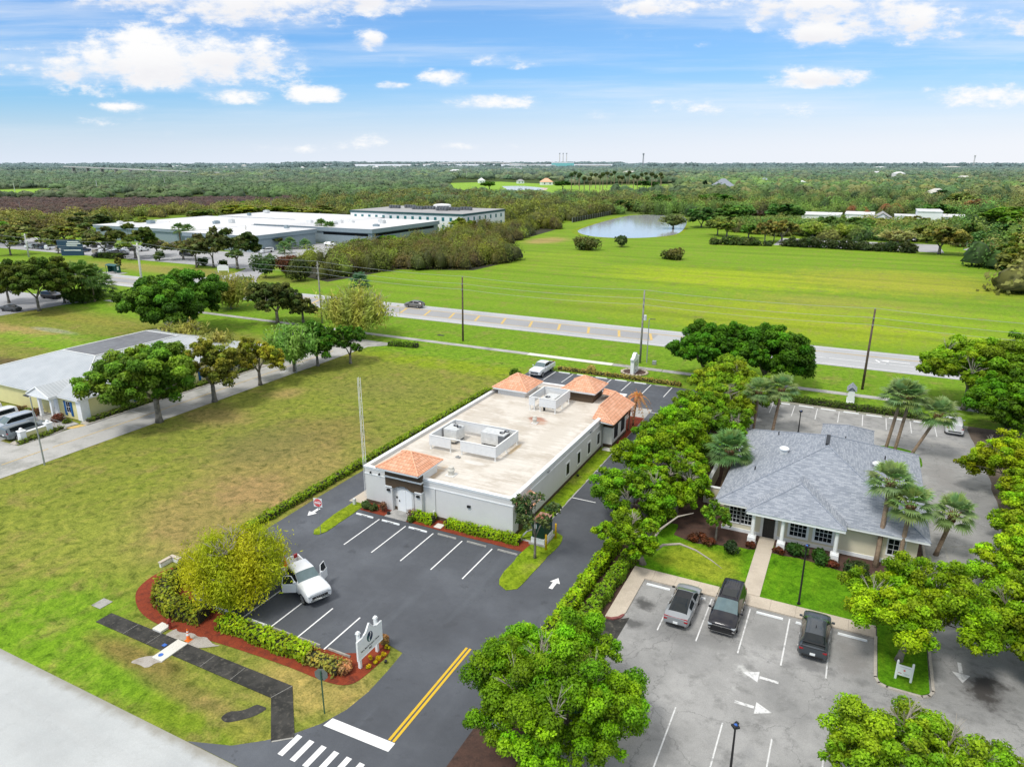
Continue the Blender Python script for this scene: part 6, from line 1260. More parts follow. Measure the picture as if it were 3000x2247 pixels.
# low wall piece behind the yellow bush
s = empty('low_wall', (-47.4, 32.6, 0), 'pale L-shaped low wall end showing behind the yellow-green bushy tree', 'wall'); m = MB(); m.box(-.1, .1, -.75, .3, 0, .4); m.box(-.1, .9, .3, .5, 0, .4); m.build('wall', M['trimoff'], s); m = MB(); m.box(-.15, .15, -.8, .3, .4, .48); m.box(-.15, .95, .25, .55, .4, .48); m.build('coping', M['walk'], s)
# dumpster enclosure under the big tree
s = empty('dumpster_enclosure', (-10.9, 31.9, .03), 'cream walled bin enclosure half hidden under the big bottom tree', 'enclosure'); m = MB(); m.box(-2.1, -1.9, -1.6, 1.6, 0, 1.8); m.box(1.9, 2.1, -1.6, 1.6, 0, 1.8); m.box(-1.9, 1.9, 1.4, 1.6, 0, 1.8); m.build('wall', M['cream'], s); m = MB(); m.box(-2.15, -1.85, -1.65, 1.65, 1.8, 1.9); m.box(1.85, 2.15, -1.65, 1.65, 1.8, 1.9); m.box(-1.85, 1.85, 1.35, 1.65, 1.8, 1.9); m.build('coping', M['trimoff'], s)
s = empty('dumpster', (-11.5, 32.1, .03), 'black bin with ribbed lid inside the cream enclosure', 'bin'); m = MB(); m.box(-.9, .9, -.7, .7, .1, 1.25); m.build('body', M['greencab'], s, bevel=.03); m = MB(); m.box(-.95, -.02, -.75, .75, 1.25, 1.32); m.box(.02, .95, -.75, .75, 1.25, 1.32)
for i in range(6): m.box(-.9+i*.32, -.82+i*.32, -.7, .7, 1.32, 1.36)
m.build('lid', M['black'], s)
post_box('utility_cabinet', 'pale grey-green cabinet under the big bottom tree by the drive', -15.6, 29.3, (1.1, .9, 1.1), 'unit', .04, 'cabinet')
# ------------------------------------------------------------------ utility poles and wires
def upole(label, u, v, h, lean=(0, 0), mat='wood', arms=0, r=.15, tr=False, group='utility poles along the main road'):
    root = empty('utility_pole', (u, v, 0), label, 'utility pole', group); m = MB(); m.tube([(0, 0, -.1), (lean[0], lean[1], h)], [r*1.25, r*.8], 9); m.build('pole', M[mat], root, smooth=True, uv=False)
    ins = MB()
    for k, z in enumerate((h-.05, h-1.3, h-2.3)): f = z/h; ins.obox((lean[0]*f, lean[1]*f-.2 if k else lean[1], z), (.06, .35 if k else .06, .07)); ins.cyl((lean[0]*f, lean[1]*f-.36 if k else lean[1]), .06, z, z+.22, 6)
    ins.build('insulators', M['galv'], root, uv=False)
    if arms: m = MB(); m.obox((lean[0], lean[1], h-.6), (.12, 2.4, .12), .5); m.build('crossarm', M[mat], root, uv=False)
    if tr: m = MB(); m.lathe((.38+lean[0]*.6, lean[1]*.6), [(.05, h*.6), (.25, h*.6+.05), (.25, h*.6+.8), (.1, h*.6+.9)], 12); m.build('transformer_can', M['unit'], root, uv=False)
    return [(u+lean[0]*z/h, v+lean[1]*z/h-(.36 if k else 0), z+.2) for k, z in enumerate((h-.05, h-1.3, h-2.3))]
PT0 = upole('dark wooden utility pole alone at the far grass strip past the rear hedge', 2.3, 108.7, 11.7, (.08, 0), 'wood'); PT1 = upole('grey utility pole with a white transformer can beside the slab sign', -30.45, 108.3, 11.8, (.1, 0), 'greywood', 0, .15, True); PT2 = upole('dark wooden utility pole alone in the verge before the striped road', -63.8, 108.3, 11.7, (.15, 0), 'wood')
PT3 = upole('wooden utility pole behind the dark oak near the access road', -97, 108.5, 12.4, (0, 0), 'greywood', 1); PT4 = upole('thick white concrete pole rising behind the big round green tree', -150.5, 108.3, 13.6, (.6, 0), 'concpole', 1, .24)
u, v = G(535, 530); upole('pale pole with a double crossarm at the access road bend', u, v, top_of(u, v, 488), (0, 0), 'concpole', 1, .22); u, v = G(63, 556); h = top_of(u, v, 530); upole('white utility pole with transformers above the leftmost trees', u, v, 8, (0, 0), 'concpole', 1, .25, True)
off = [(36, 108.7, 11.7), (36, 108.4, 10.5), (36, 108.4, 9.5)]; far = [(-215, 108.3, 13.5), (-215, 108, 12.3), (-215, 108, 11.3)]
for k in range(3):
    m = MB(); chain = [off[k], PT0[k], PT1[k], PT2[k], PT3[k], PT4[k], far[k]]
    for a, b in zip(chain, chain[1:]):
        a = Vector(a); b = Vector(b); L = (b-a).length; pts = [a.lerp(b, t/10)-Vector((0, 0, L*.012*4*(t/10)*(1-t/10))) for t in range(11)]; m.tube(pts, .022, 4)
    tag(m.build('power_line', M['wire'], uv=False), ('top', 'middle', 'lowest')[k]+' thin power line strung along the main road poles', 'power line', 'power lines along the main road')
for X, Yb, Yt in ((32.5, 415, 395), (211, 414, 390), (357, 405, 385), (483, 399, 382), (571, 395, 378), (662, 391, 375), (1008, 387, 370), (1097, 385, 368)):
    u, v = G(X, Yb); h = min(30, top_of(u, v, Yt)); o = MB().tube([(0, 0, 0), (0, 0, h)], [.45, .3], 6).build('transmission_pole', M['concpole'], uv=False); o.location = (u, v, 0); tag(o, 'pale transmission pole rising out of the marsh trees', 'utility pole', 'pale poles crossing the marsh')
for X, Yb, Yt, lb in ((588, 465, 437, 'brown wooden pole just behind the white warehouse roof'), (46, 462, 440, 'palm-topped bare pole in the brown brush'), (143, 470, 453, 'short white pole before the brown brush'), (655, 444, 432, 'white pole with equipment beyond the warehouse')):
    u, v = G(X, Yb); h = top_of(u, v, Yt)+1; o = MB().tube([(0, 0, 0), (0, 0, h)], [.28, .2], 6).build('utility_pole', M['greywood' if 'brown' in lb else 'concpole'], uv=False); o.location = (u, v, 0); tag(o, lb, 'utility pole')
# bus shelter, big blue sign, small access sign
s = empty('bus_shelter', (-199, 134.8, 0), 'dark green bus shelter with a curved roof beside the main road', 'bus shelter'); m = MB(); m.box(-2, 2, .9, 1.0, .2, 2.2); m.box(-2, -1.9, -.4, .9, .2, 2.2); m.box(1.9, 2, -.4, .9, .2, 2.2); m.build('wall', M['greenshel'], s); m = MB()
for i in range(6): a, b = -1+i*2.4/6, -1+(i+1)*2.4/6; f = lambda t: 2.65-.28*(t-.2)**2; m.add([(-2.3, a, f(a)), (2.3, a, f(a)), (2.3, b, f(b)), (-2.3, b, f(b))], [(0, 1, 2, 3)])
m.build('roof', M['teal'], s, uv=False); m = MB(); m.box(2.0, 2.03, -.2, .35, 1.5, 1.9); m.box(2.0, 2.03, -.2, .35, 1.0, 1.35); m.build('poster', M['signwhite'], s)
for x in (-1.95, 1.95): m = MB(); m.box(x-.05, x+.05, -.95, -.85, 0, 2.3); m.build('post', M['greenshel'], s)
MB().box(-203, -195, 133.2, 136.5, -.02, .05).build('shelter_pad', M['walkgrey'], kind='structure', uv=False)
s = empty('business_sign', (-251, 155.5, 0), 'big dark blue business sign with pale lettering before the car park', 'sign', None, R(30)); m = MB(); m.box(-4.2, 4.2, -.3, .3, 2.6, 5.4); m.box(-3.3, 4.2, -.3, .3, 0, 2.5); m.build('board', M['bluesign'], s); m = MB()
for z, a, b in ((4.6, -.6, 3.2), (4.0, -1.0, 3.8), (3.4, -1.0, 2.6), (1.7, -2.2, 3.6)): m.box(a, b, -.36, -.3, z, z+.32)
m.build('pale_lettering', M['signwhite'], s)
u, v = G(633, 589); s = empty('entrance_sign', (-170.5, 149.9, 0), 'small white arched sign at the access road entrance', 'sign', None, R(25)); m = MB(); pf = [(-1.7, .6), (1.7, .6), (1.7, 1.9), (.9, 2.3), (-.9, 2.3), (-1.7, 1.9)]; n = 6; m.add([(x, -.1, z) for x, z in pf]+[(x, .1, z) for x, z in pf], [tuple(range(n)), tuple(range(2*n-1, n-1, -1))]+[(i, n+i, n+(i+1) % n, (i+1) % n) for i in range(n)]); m.build('board', M['signwhite'], s)
for x in (-1.5, 1.5): m = MB(); m.box(x-.1, x+.1, -.08, .08, 0, .65); m.build('post', M['signwhite'], s)
# dark fence beside the pond
s = empty('fence', (-146.6, 370, 0), 'long dark boundary fence between the woods and the pond bank', 'fence'); m = MB(); m.tube([(-.3, 0, 2.4), (-1, 95, 2.4)], .06, 4); m.box(-.06, .06, 0, 95, .05, 2.35); m.build('mesh_panel', M['twig'], s, uv=False); m = MB()
for i in range(24): m.box(-.12, .12, i*4-.1, i*4+.1, 0, 2.6)
m.build('post', M['galv'], s, uv=False)
# ------------------------------------------------------------------ trees near the drone, each grown on its own
BR = (.145, .285, .005); MG = (.095, .215, .006); DG = (.050, .135, .006); LIM = (.19, .33, .006); OL = (.17, .18, .035); OLD = (.105, .125, .03); YG = (.25, .25, .012); GREY = (.16, .165, .075); FRESH = (.13, .27, .04)
def T(X, Yb, Yt, W, label, colr, cat='tree', name='oak_tree', group=None, **k):
    u, v = G(X, Yb); d = proj(u, v)[2]; h = top_of(u, v, Yt); return make_tree(name, label, cat, colr, (u, v, 0), W/2*d/FO, h, group, **k)
def TU(u, v, rad, h, label, colr, cat='tree', name='oak_tree', group=None, z0=.04, **k): return make_tree(name, label, cat, colr, (u, v, z0), rad, h, group, **k)
# row along the yellow building drive
TU(-76.6, 54.6, 7.6, 10.8, 'big spreading green tree in front of the yellow building, nearest in the drive row', (.125, .245, .022), k=60, dens=24, leaf=.27, trunk=.36, fork=3.0, low=-.75, flat=4.0, off=(-2.0, -.4), group='trees along the yellow building drive')
TU(-76.8, 63.4, 5.4, 9.2, 'olive yellow tree just behind the big spreading tree in the drive row', (.19, .23, .03), k=44, dens=20, leaf=.25, trunk=.3, fork=2.4, group='trees along the yellow building drive')
TU(-76.9, 71.8, 4.3, 7.0, 'small yellowish tree with a pale trunk, third in the drive row', (.23, .265, .022), k=34, dens=18, leaf=.24, trunk=.24, fork=2.0, group='trees along the yellow building drive')
TU(-77.3, 79.3, 5.0, 8.6, 'fresh light green willowy tree behind the dark lamp post in the drive row', (.14, .27, .05), k=50, dens=110, leaf=.22, trunk=.2, fork=2.4, kind='wisp', group='trees along the yellow building drive')
TU(-76.3, 83.5, 4.8, 8.0, 'dense dark green tree at the far end of the drive row', (.05, .15, .008), k=46, dens=22, leaf=.25, trunk=.22, fork=1.6, low=-.6, group='trees along the yellow building drive')
TU(-72.5, 87.0, 3.8, 7.2, 'smaller dark green tree touching the last tree of the drive row', (.055, .155, .008), k=34, dens=20, leaf=.25, trunk=.2, fork=1.4, low=-.6, group='trees along the yellow building drive')
T(372, 722, 588, 235, 'big round green tree between the yellow building and the main road', (.075, .19, .014), k=70, dens=20, leaf=.36, trunk=.4, low=-.6, fork=3.0)
T(600, 700, 608, 140, 'dark twisted live oak before the access road', (.07, .105, .024), k=50, dens=16, leaf=.34, trunk=.34, fork=2.6, low=-.3); T(655, 697, 640, 90, 'small dark live oak leaning against the twisted one', (.075, .11, .024), k=30, dens=16, leaf=.34, trunk=.26, fork=2.2)
T(768, 728, 608, 195, 'lone pale yellow-green willowy tree beside the main road', (.225, .265, .05), kind='wisp', k=60, dens=150, leaf=.24, trunk=.3, fork=2.2, name='willowy_tree', low=-.35, bare=6)
T(500, 668, 585, 150, 'thin olive half-bare tree between the round tree and the main road', (.20, .22, .045), kind='wisp', k=40, dens=90, leaf=.3, trunk=.2, fork=2.0, name='willowy_tree', bare=6)
T(400, 760, 690, 130, 'thin olive tree growing behind the yellow building roof', (.20, .22, .045), kind='wisp', k=36, dens=90, leaf=.28, trunk=.18, fork=1.8, name='willowy_tree', bare=4); T(470, 790, 708, 110, 'pale yellowish tree between the metal roof and the drive row', (.215, .235, .055), kind='wisp', k=36, dens=110, leaf=.26, trunk=.18, fork=1.8, name='willowy_tree', bare=3)
T(85, 672, 553, 190, 'broad green tree over the clinic car park edge', (.09, .15, .02), k=56, dens=14, leaf=.38, trunk=.3, fork=3.0, low=-.3); T(20, 655, 560, 110, 'olive tree cut by the photo edge at the clinic car park', (.12, .15, .025), k=40, dens=14, leaf=.38, trunk=.26, low=-.4); T(140, 655, 572, 100, 'dark green tree between the broad tree and the palm clump', (.065, .125, .02), k=36, dens=14, leaf=.36, trunk=.26, low=-.5)
# surgery front: yellow bushy tree, small tree by the cabinet
TU(-38.5, 31.0, 4.6, 6.3, 'bushy yellow-green tree with fine drooping foliage over the white pickup', (.25, .29, .008), kind='wisp', k=90, dens=800, leaf=.075, trunk=.16, fork=1.0, low=-.5, flat=2.7, name='bushy_tree', bare=5, inner=.3, off=(.5, .2)).rotation_euler = (0, 0, .4)
TU(-20.95, 46.45, 2.4, 7.2, 'slim young tree with grey-green leaves by the green cabinet', (.10, .16, .055), k=30, dens=40, leaf=.13, trunk=.1, fork=2.0, flat=2.4, low=-.7, name='young_tree', bare=2, fuzzy=.35)
# belt between surgery and shingled house
GB = 'trees on the divider beside the shingled house'
TU(-12.75, 49.5, 3.1, 5.2, 'green tree at the corner of the beige walk with a thick grey trunk', BR, k=40, dens=48, leaf=.17, trunk=.25, fork=1.3, low=-.6, bare=3, group=GB, lean=(-.5, -.4), flat=2.2, off=(-.9, -.9))
TU(-14.0, 55.5, 4.0, 5.6, 'bright green tree with bare grey twigs over the drive edge', (.13, .285, .007), k=50, dens=44, leaf=.18, trunk=.24, fork=1.4, low=-.5, bare=8, group=GB, flat=2.2, lean=(-.6, .3), off=(-1.7, 0))
TU(-12.6, 59.5, 3.5, 6.0, 'dense bright green tree facing the four side windows', BR, k=46, dens=42, leaf=.18, trunk=.26, fork=1.6, low=-.5, bare=5, group=GB, flat=2.5)
TU(-14.6, 64.0, 4.3, 6.3, 'broad bright green tree beside the grey yard wall', BR, k=52, dens=40, leaf=.18, trunk=.26, fork=1.6, low=-.5, bare=3, group=GB, flat=2.5, off=(-.8, 0))
TU(-14.2, 71.2, 4.9, 6.8, 'largest bright green tree midway along the divider', (.15, .31, .006), k=62, dens=38, leaf=.19, trunk=.28, fork=1.8, low=-.5, bare=3, group=GB, flat=2.6)
TU(-11.2, 76.5, 3.4, 5.8, 'green tree between the fan palm and the grey rear lot', (.135, .285, .01), k=40, dens=38, leaf=.19, trunk=.22, fork=1.6, low=-.5, bare=2, group=GB)
TU(-13.4, 83.0, 4.6, 6.3, 'yellower green tree behind the fan palm with grey limbs', (.19, .32, .012), k=54, dens=34, leaf=.2, trunk=.26, fork=1.8, low=-.5, bare=7, group=GB)
TU(-14.4, 91.5, 4.9, 6.8, 'yellow-green tree by the far corner stalls of the asphalt lot', (.20, .32, .014), k=58, dens=30, leaf=.22, trunk=.26, fork=1.8, low=-.5, bare=5, group=GB); TU(-9.8, 90.0, 3.4, 5.8, 'small yellow-green tree behind the two rear palms', (.20, .32, .014), k=40, dens=30, leaf=.21, trunk=.2, fork=1.6, low=-.5, bare=3, group=GB)
TU(-19.0, 102.2, 5.8, 8.6, 'dense dark green tree at the slab sign end of the rear hedge', (.055, .175, .006), k=70, dens=26, leaf=.26, trunk=.34, fork=2.0, low=-.6, group='dark trees at the rear corner'); TU(-10.6, 103.2, 6.3, 9.4, 'taller dense dark green tree with a wide crown at the rear hedge', (.06, .18, .006), k=76, dens=26, leaf=.26, trunk=.34, fork=2.0, low=-.6, group='dark trees at the rear corner')
TU(-15.2, 105.5, 5.2, 8.8, 'dark green tree filling the gap between the two dark corner trees', (.055, .17, .006), k=60, dens=24, leaf=.27, trunk=.3, fork=2.0, low=-.6, group='dark trees at the rear corner'); TU(-14.6, 77.2, 4.2, 6.4, 'bright green tree between the largest divider tree and the yellower one', (.15, .30, .008), k=48, dens=36, leaf=.19, trunk=.24, fork=1.6, low=-.5, bare=3, group=GB)
TU(-8.2, 55.9, 1.5, 4.3, 'slim small tree against the left house windows', (.15, .30, .02), k=18, dens=46, leaf=.16, trunk=.09, fork=1.6, flat=1.5, low=-.7, name='young_tree', bare=1, fuzzy=.35)
b = MB(); b.tube([(-12.3, 49.6, 1.0), (-11.4, 50.3, 1.75), (-10.2, 50.8, 1.9), (-8.9, 50.9, 1.6), (-7.6, 50.7, 1.15), (-6.7, 50.3, .9)], [.13, .11, .09, .07, .05, .02], 7); b.tube([(-12.6, 49.6, 1.4), (-12.0, 51.5, 2.4), (-11.0, 53.2, 3.0), (-9.9, 54.0, 3.2)], [.12, .1, .07, .03], 7)
tag(b.build('fallen_branch', M['greytwig'], smooth=True, uv=False), 'long bare grey limb reaching low over the house lawn', 'branch')
# bottom and edge trees
TU(-10.9, 28.6, 5.6, 7.0, 'big bright green tree over the bin enclosure at the bottom edge', (.135, .30, .006), k=90, dens=74, leaf=.125, trunk=.32, fork=1.9, low=-.6, flat=2.9, bare=5, rmin=.15, rmax=.24, off=(-.7, .6), inner=.4)
TU(5.6, 31.9, 5.0, 5.7, 'bright green tree with yellow tips at the bottom corner of the grey lot', (.165, .305, .010), k=86, dens=70, leaf=.125, trunk=.3, fork=1.7, low=-.55, flat=2.5, bare=7, rmin=.15, rmax=.24, inner=.4); TU(11.4, 31.4, 3.0, 4.6, 'yellowish tree crown cut by the bottom photo corner', (.21, .29, .02), k=36, dens=42, leaf=.17, trunk=.2, fork=1.4, bare=5)
TU(5.5, 45.6, 4.9, 6.2, 'lime green airy tree over the lawn beside the small star sign', (.20, .36, .006), k=66, dens=50, leaf=.145, trunk=.2, fork=1.6, low=-.45, flat=1.9, bare=4, rmin=.15, rmax=.23, off=(.7, 1.0), lean=(.5, .6), inner=.4)
GE = 'trees along the outer edge of the grey lot'
for u, v, r, h, c, lb in ((13.6, 48.5, 3.6, 5.6, (.20, .36, .008), 'lime green tree across the lane from the star sign'), (14.2, 56.5, 3.2, 5.2, (.205, .36, .008), 'lime green tree level with the three leaning front palms'), (15.6, 64.5, 3.0, 5.2, (.20, .35, .008), 'lime green tree by the worn lane scuffs'), (16.0, 76.5, 4.2, 5.8, (.235, .36, .006), 'yellowest lime tree at the lane bend behind the house'), (17.4, 70.5, 3.2, 5.6, (.23, .36, .008), 'lime tree behind the yellowest one at the photo edge'), (14.6, 45.0, 2.2, 4.8, (.19, .34, .01), 'lime tree nearest the bottom corner along the lane')):
    TU(u, v, r*1.36, h*1.06, lb, c, k=66, dens=44, leaf=.16, trunk=.22, fork=1.5, low=-.55, bare=2, group=GE, rmin=.16, rmax=.25, z0=.03)
TU(17.8, 95.0, 5.8, 8.4, 'very dense dark green tree shading the white SUV', (.075, .20, .005), k=70, dens=28, leaf=.25, trunk=.34, fork=1.6, low=-.75, z0=.03); TU(14.5, 105.0, 6.6, 10.0, 'yellow-green tree with open grey limbs beside the main road', (.17, .31, .01), k=70, dens=26, leaf=.26, trunk=.32, fork=3.0, low=-.3, bare=8); TU(20.5, 109.5, 5.8, 10.4, 'bright green tree filling in behind the open grey-limbed one by the main road', (.15, .29, .012), k=60, dens=24, leaf=.27, trunk=.3, fork=2.5, low=-.6); TU(22.5, 103, 4.8, 9.4, 'green tree behind the dead-skirted palm at the photo edge', (.13, .27, .01), k=50, dens=26, leaf=.26, trunk=.3, fork=2.5, low=-.4)
# palms
GP = 'fan palms round the shingled house'
FP = (.125, .20, .07)
palm('fan_palm', 'fan palm with a curved trunk, nearest the divider behind the house', -9.2, 84.0, 5.2, 2.2, FP, GP, (.2, .0), .15); palm('fan_palm', 'straight fan palm beside the short black lamp post behind the house', -7.1, 84.6, 5.6, 2.3, FP, GP, (.5, .2), .17)
palm('fan_palm', 'first of the two crossing tall palms in the rear planter', 5.0, 84.2, 6.6, 2.5, FP, GP, (.75, .3), .17, .09); palm('fan_palm', 'second of the two crossing tall palms in the rear planter', 5.9, 84.1, 6.5, 2.4, FP, GP, (.7, .6), .17, .09); palm('fan_palm', 'shorter bent fan palm in the rear planter', 7.5, 84.0, 5.0, 2.4, FP, GP, (2.1, .9), .16, .09)
palm('fan_palm', 'tallest front palm crossing the shingled roof corner', 4.1, 57.3, 6.7, 2.1, FP, GP, (.2, 1.9), .19, .1); palm('fan_palm', 'middle of the three leaning palms at the house front corner', 5.6, 57.1, 5.5, 2.15, FP, GP, (.25, 1.1), .17, .1); palm('fan_palm', 'outermost leaning palm at the house front corner', 8.6, 61.7, 3.9, 2.0, FP, GP, (.75, .2), .17, .03)
palm('fan_palm', 'short fan palm inside the yard wall beside the shingled roof', -9.5, 65.6, 4.3, 2.6, (.085, .165, .05), GP, (.3, .5), .22, .1, 44)
palm('dying_palm', 'dying orange-brown palm by the entrance hip roof', -22.9, 79.8, 3.7, 2.3, (.30, .16, .06), None, (.3, .2), .1, .05, 24, False, 0, False, .75); palm('dying_palm', 'smaller withered palm against the entrance wall', -22.9, 77.9, 2.6, 1.3, (.32, .14, .05), None, (.1, .1), .09, .05, 10, False, 0, False, 1.2)
palm('dead_skirt_palm', 'tall palm with a brown dead skirt at the photo edge by the main road', 21.5, 99.5, 8.2, 3.2, (.22, .17, .07), None, (.2, 0), .24, 0, 44, True, 0, True, .9); palm('dead_skirt_palm', 'brown withered palm under the dark trees at the photo edge', 20.8, 89.0, 5.0, 2.6, (.30, .19, .09), None, (.2, 0), .22, 0, 34, True, 0, True, 1.0)
for i, (X, Yb, Yt) in enumerate(((165, 648, 580), (185, 655, 574), (205, 652, 582), (220, 640, 598))):
    u, v = G(X, Yb); palm('clump_palm', ('first', 'second', 'third', 'outermost')[i]+' palm of the dense clump beside the clinic car park, from the broad tree', u, v, top_of(u, v, Yt)-2.2, 4.6, (.085, .15, .03), 'palm clump by the clinic car park', (0, 0), .2, 0, 30, False, 0, True, .4)
# hedges and shrubs
HG = (.165, .27, .005)
hedge('hedge', 'long clipped lime hedge along the asphalt drive on the divider', [(-15.75, 30.5), (-15.75, 40), (-15.6, 52)], 1.0, 1.0, (.155, .265, .006), 'hedges on the divider', 70, .17); hedge('hedge', 'second parallel darker hedge beside the painted kerb', [(-14.1, 35.5), (-14.1, 43), (-13.85, 49.5)], 1.0, .95, (.10, .19, .008), 'hedges on the divider', 80, .14); hedge('hedge', 'rough hedge in shade farther along the divider', [(-14.6, 53), (-14.8, 70), (-15, 96)], 1.2, 1.0, (.08, .15, .01), 'hedges on the divider', 26, .2)
hedge('hedge', 'lime hedge at the edge of the vacant grass along the drive lane', [(-45.7, 36.0), (-45.6, 46), (-45.4, 62), (-45.3, 84)], .85, .6, (.12, .20, .008), None, 50, .15)
hedge('hedge', 'yellow-green hedge along the lower parking stalls in red mulch', [(-37.0, 28.7), (-32, 28.75), (-29.0, 28.7)], 1.15, .8, (.17, .26, .008), 'hedges in the lower red mulch', 75, .15); hedge('hedge', 'sparse browned end of the stall hedge next to the white name sign', [(-29.0, 28.65), (-27.2, 28.6), (-26.4, 28.55)], 1.05, .62, (.20, .20, .045), 'hedges in the lower red mulch', 60, .14); hedge('hedge', 'curved olive hedge below the bushy yellow tree', [(-44.6, 32.3), (-44.3, 30.0), (-42.8, 28.6), (-40.6, 28.2), (-38.6, 28.6)], 1.5, 1.0, (.14, .175, .014), 'hedges in the lower red mulch', 60, .16)
hedge('hedge', 'short lime hedge beside the entry walk under the white wall', [(-33.6, 47.75), (-31.6, 47.75)], .85, .75, HG, 'front hedges of the surgery', 110, .13); hedge('hedge', 'long lime hedge under the windowless white wall', [(-30.2, 47.85), (-26.5, 47.85), (-23.1, 48.0)], .8, .7, HG, 'front hedges of the surgery', 110, .13)
hedge('hedge', 'long dark clipped hedge along the rear wheel stops', [(-6.6, 98.2), (9.5, 98.0)], 1.0, .85, (.045, .08, .012), None, 50, .17); hedge('hedge', 'low dry brownish hedge at the back edge of the asphalt lot', [(-40.8, 98.7), (-30, 98.8), (-21.5, 98.7)], .8, .5, (.20, .18, .05), None, 34, .17)
hedge('hedge', 'clipped green hedge on the kerb island by the garden wall', [(-84.7, 42.3), (-84.6, 45.5), (-85.0, 47.6)], .7, .45, (.10, .15, .02), None, 60, .14); hedge('hedge', 'low hedge strip along the yellow building side wall', [(-84.3, 50.4), (-84.3, 60), (-84.3, 78)], .9, .55, (.08, .13, .015), None, 34, .17)
hedge('hedge', 'clipped hedge curving round the far end of the yellow building drive', [(-74, 99.5), (-71, 100.2), (-68.5, 100.5)], 1.2, .8, (.07, .14, .012), None, 34, .18); hedge('hedge', 'dark hedge before the white cars of the warehouse car park', [G(216, 556)[:2], G(262, 560)[:2]], 3, 1.6, (.05, .085, .014), None, 10, .4)
shrub('shrub', 'dark green grassy shrub at the building corner near the side walk', -38.75, 47.45, .55, .62, (.06, .10, .03), 'shrubs by the entry', 200, .11); shrub('shrub', 'second dark green grassy shrub by the building corner', -38.0, 47.45, .5, .55, (.06, .10, .03), 'shrubs by the entry', 200, .11)
shrub('bare_shrub', 'leggy brown bare shrub left of the entry walk', -37.1, 47.6, .5, 1.35, (.15, .085, .055), 'shrubs by the entry', 60, .1); shrub('bare_shrub', 'leggy grey-brown bare shrub right of the white door', -33.95, 47.55, .5, 1.35, (.19, .13, .10), 'shrubs by the entry', 60, .1)
shrub('shrub', 'dark low plant beside the leggy shrub and lime hedge', -33.6, 47.2, .55, .5, (.06, .12, .012), 'shrubs by the entry', 150, .12)
shrub('dry_shrub', 'dry brown shrub at the parking side of the white name sign', -26.1, 28.7, .6, .75, (.30, .19, .10), 'dry shrubs by the name sign', 150, .12); shrub('dry_shrub', 'dry brown shrub at the lot corner of the white name sign', -25.6, 32.1, .5, .85, (.26, .16, .07), 'dry shrubs by the name sign', 150, .12)
for i, (u, v) in enumerate(((-25.0, 29.7), (-24.9, 30.2), (-24.95, 30.6), (-24.85, 31.05), (-25.1, 31.75), (-25.45, 30.4))): shrub('yellow_plant', '%s small yellow plant in red mulch before the name sign, from the hedge side' % ORD[i], u, v, .17, .42, (.42, .36, .01), 'yellow plants before the name sign', 260, .1, 'plant', 4, .03)
for u, v, r, h, c, lb, z in ((-6.8, 54.2, .85, 1.35, (.022, .05, .018), 'round dark clipped bush on the lawn beside the slim tree', .11), (-1.9, 56.4, .95, .95, (.03, .085, .014), 'dark green bush under the first grid window', .12), (.0, 56.3, 1.0, .95, (.03, .085, .014), 'dark green bush under the second grid window', .12), (-3.0, 56.1, .45, .5, (.10, .035, .02), 'red-leaved plant at the foot of the middle column', .12), (1.0, 55.9, .45, .5, (.10, .035, .02), 'red-leaved plant at the foot of the far column', .12), (-5.4, 56.0, .45, .5, (.10, .035, .02), 'red-leaved plant at the foot of the first column', .12), (-8.6, 54.9, .8, .6, (.10, .04, .02), 'red-leaved bed plant beneath the slim tree', .12), (-9.8, 55.0, .8, .6, (.10, .04, .02), 'second red-leaved bed plant beneath the slim tree', .12), (2.7, 54.4, 1.1, 1.5, (.03, .06, .02), 'large dark bush against the lime airy tree', .11)):
    shrub('shrub', lb, u, v, r, h, c, None, 130, .13, 'shrub', 9, z)
for X, Y, r, h, c, lb in ((1265, 540, 6.5, 4.6, (.085, .115, .03), 'large round olive bush in the open field nearest the pond wood'), (1342, 534, 3.6, 5.0, (.06, .10, .035), 'tall dark cabbage palm bush in the middle of the field'), (1453, 561, 5.2, 3.8, (.095, .11, .03), 'low olive bush with a dark palm head in the open field')):
    u, v = G(X, Y); shrub('field_bush', lb, u, v, r*.75, h, c, 'bushes in the field', 9, .55, 'bush', 14)
for X, Y, r, h, c, lb in ((345, 563, 3, 3.4, (.055, .10, .025), 'rounded dark bush at the warehouse car park edge'), (437, 575, 2.6, 3, (.055, .10, .025), 'rounded dark bush beneath the bare access road trees'), (483, 577, 2.2, 2.6, (.055, .10, .025), 'rounded dark bush at the foot of the access road oak'), (575, 600, 5, 8, (.06, .12, .04), 'bushy palm at the corner of the access road'), (618, 600, 5, 7, (.09, .045, .025), 'brown dead thicket beside the corner palm'), (650, 606, 6, 7, (.05, .075, .02), 'dark thicket behind the access road curve'), (530, 620, 3, 3, (.1, .16, .03), 'small green bush at the access road kerb')):
    u, v = G(X, Y); shrub('thicket', lb, u, v, r*.7, h, c, None, 12, .42, 'bush', 12)
for X, Y, r in ((178, 655, 2.6), (205, 650, 2.2), (160, 655, 2.4)):
    u, v = G(X, Y); shrub('thicket', 'dense dark undergrowth at the foot of the palm clump', u, v, r, 3.6, (.06, .115, .015), 'undergrowth of the palm clump', 22, .34, 'bush', 12)
shrub('grass_clump', 'pale feathery ornamental grass at the back edge of the lot', -35.6, 99.4, .8, 1.3, (.30, .28, .10), None, 170, .1, 'plant', 7, 0, 3.0); shrub('brown_cycad', 'brown withered cycad at the back corner of the building', -42.6, 85.0, 1.1, 1.3, (.22, .12, .06), None, 120, .14, 'plant', 7, 0, 3.0); shrub('shrub', 'dark bush by the parked white pickup at the lot corner', -45.2, 92, 1.0, 1.4, (.07, .14, .012), None, 110, .16)
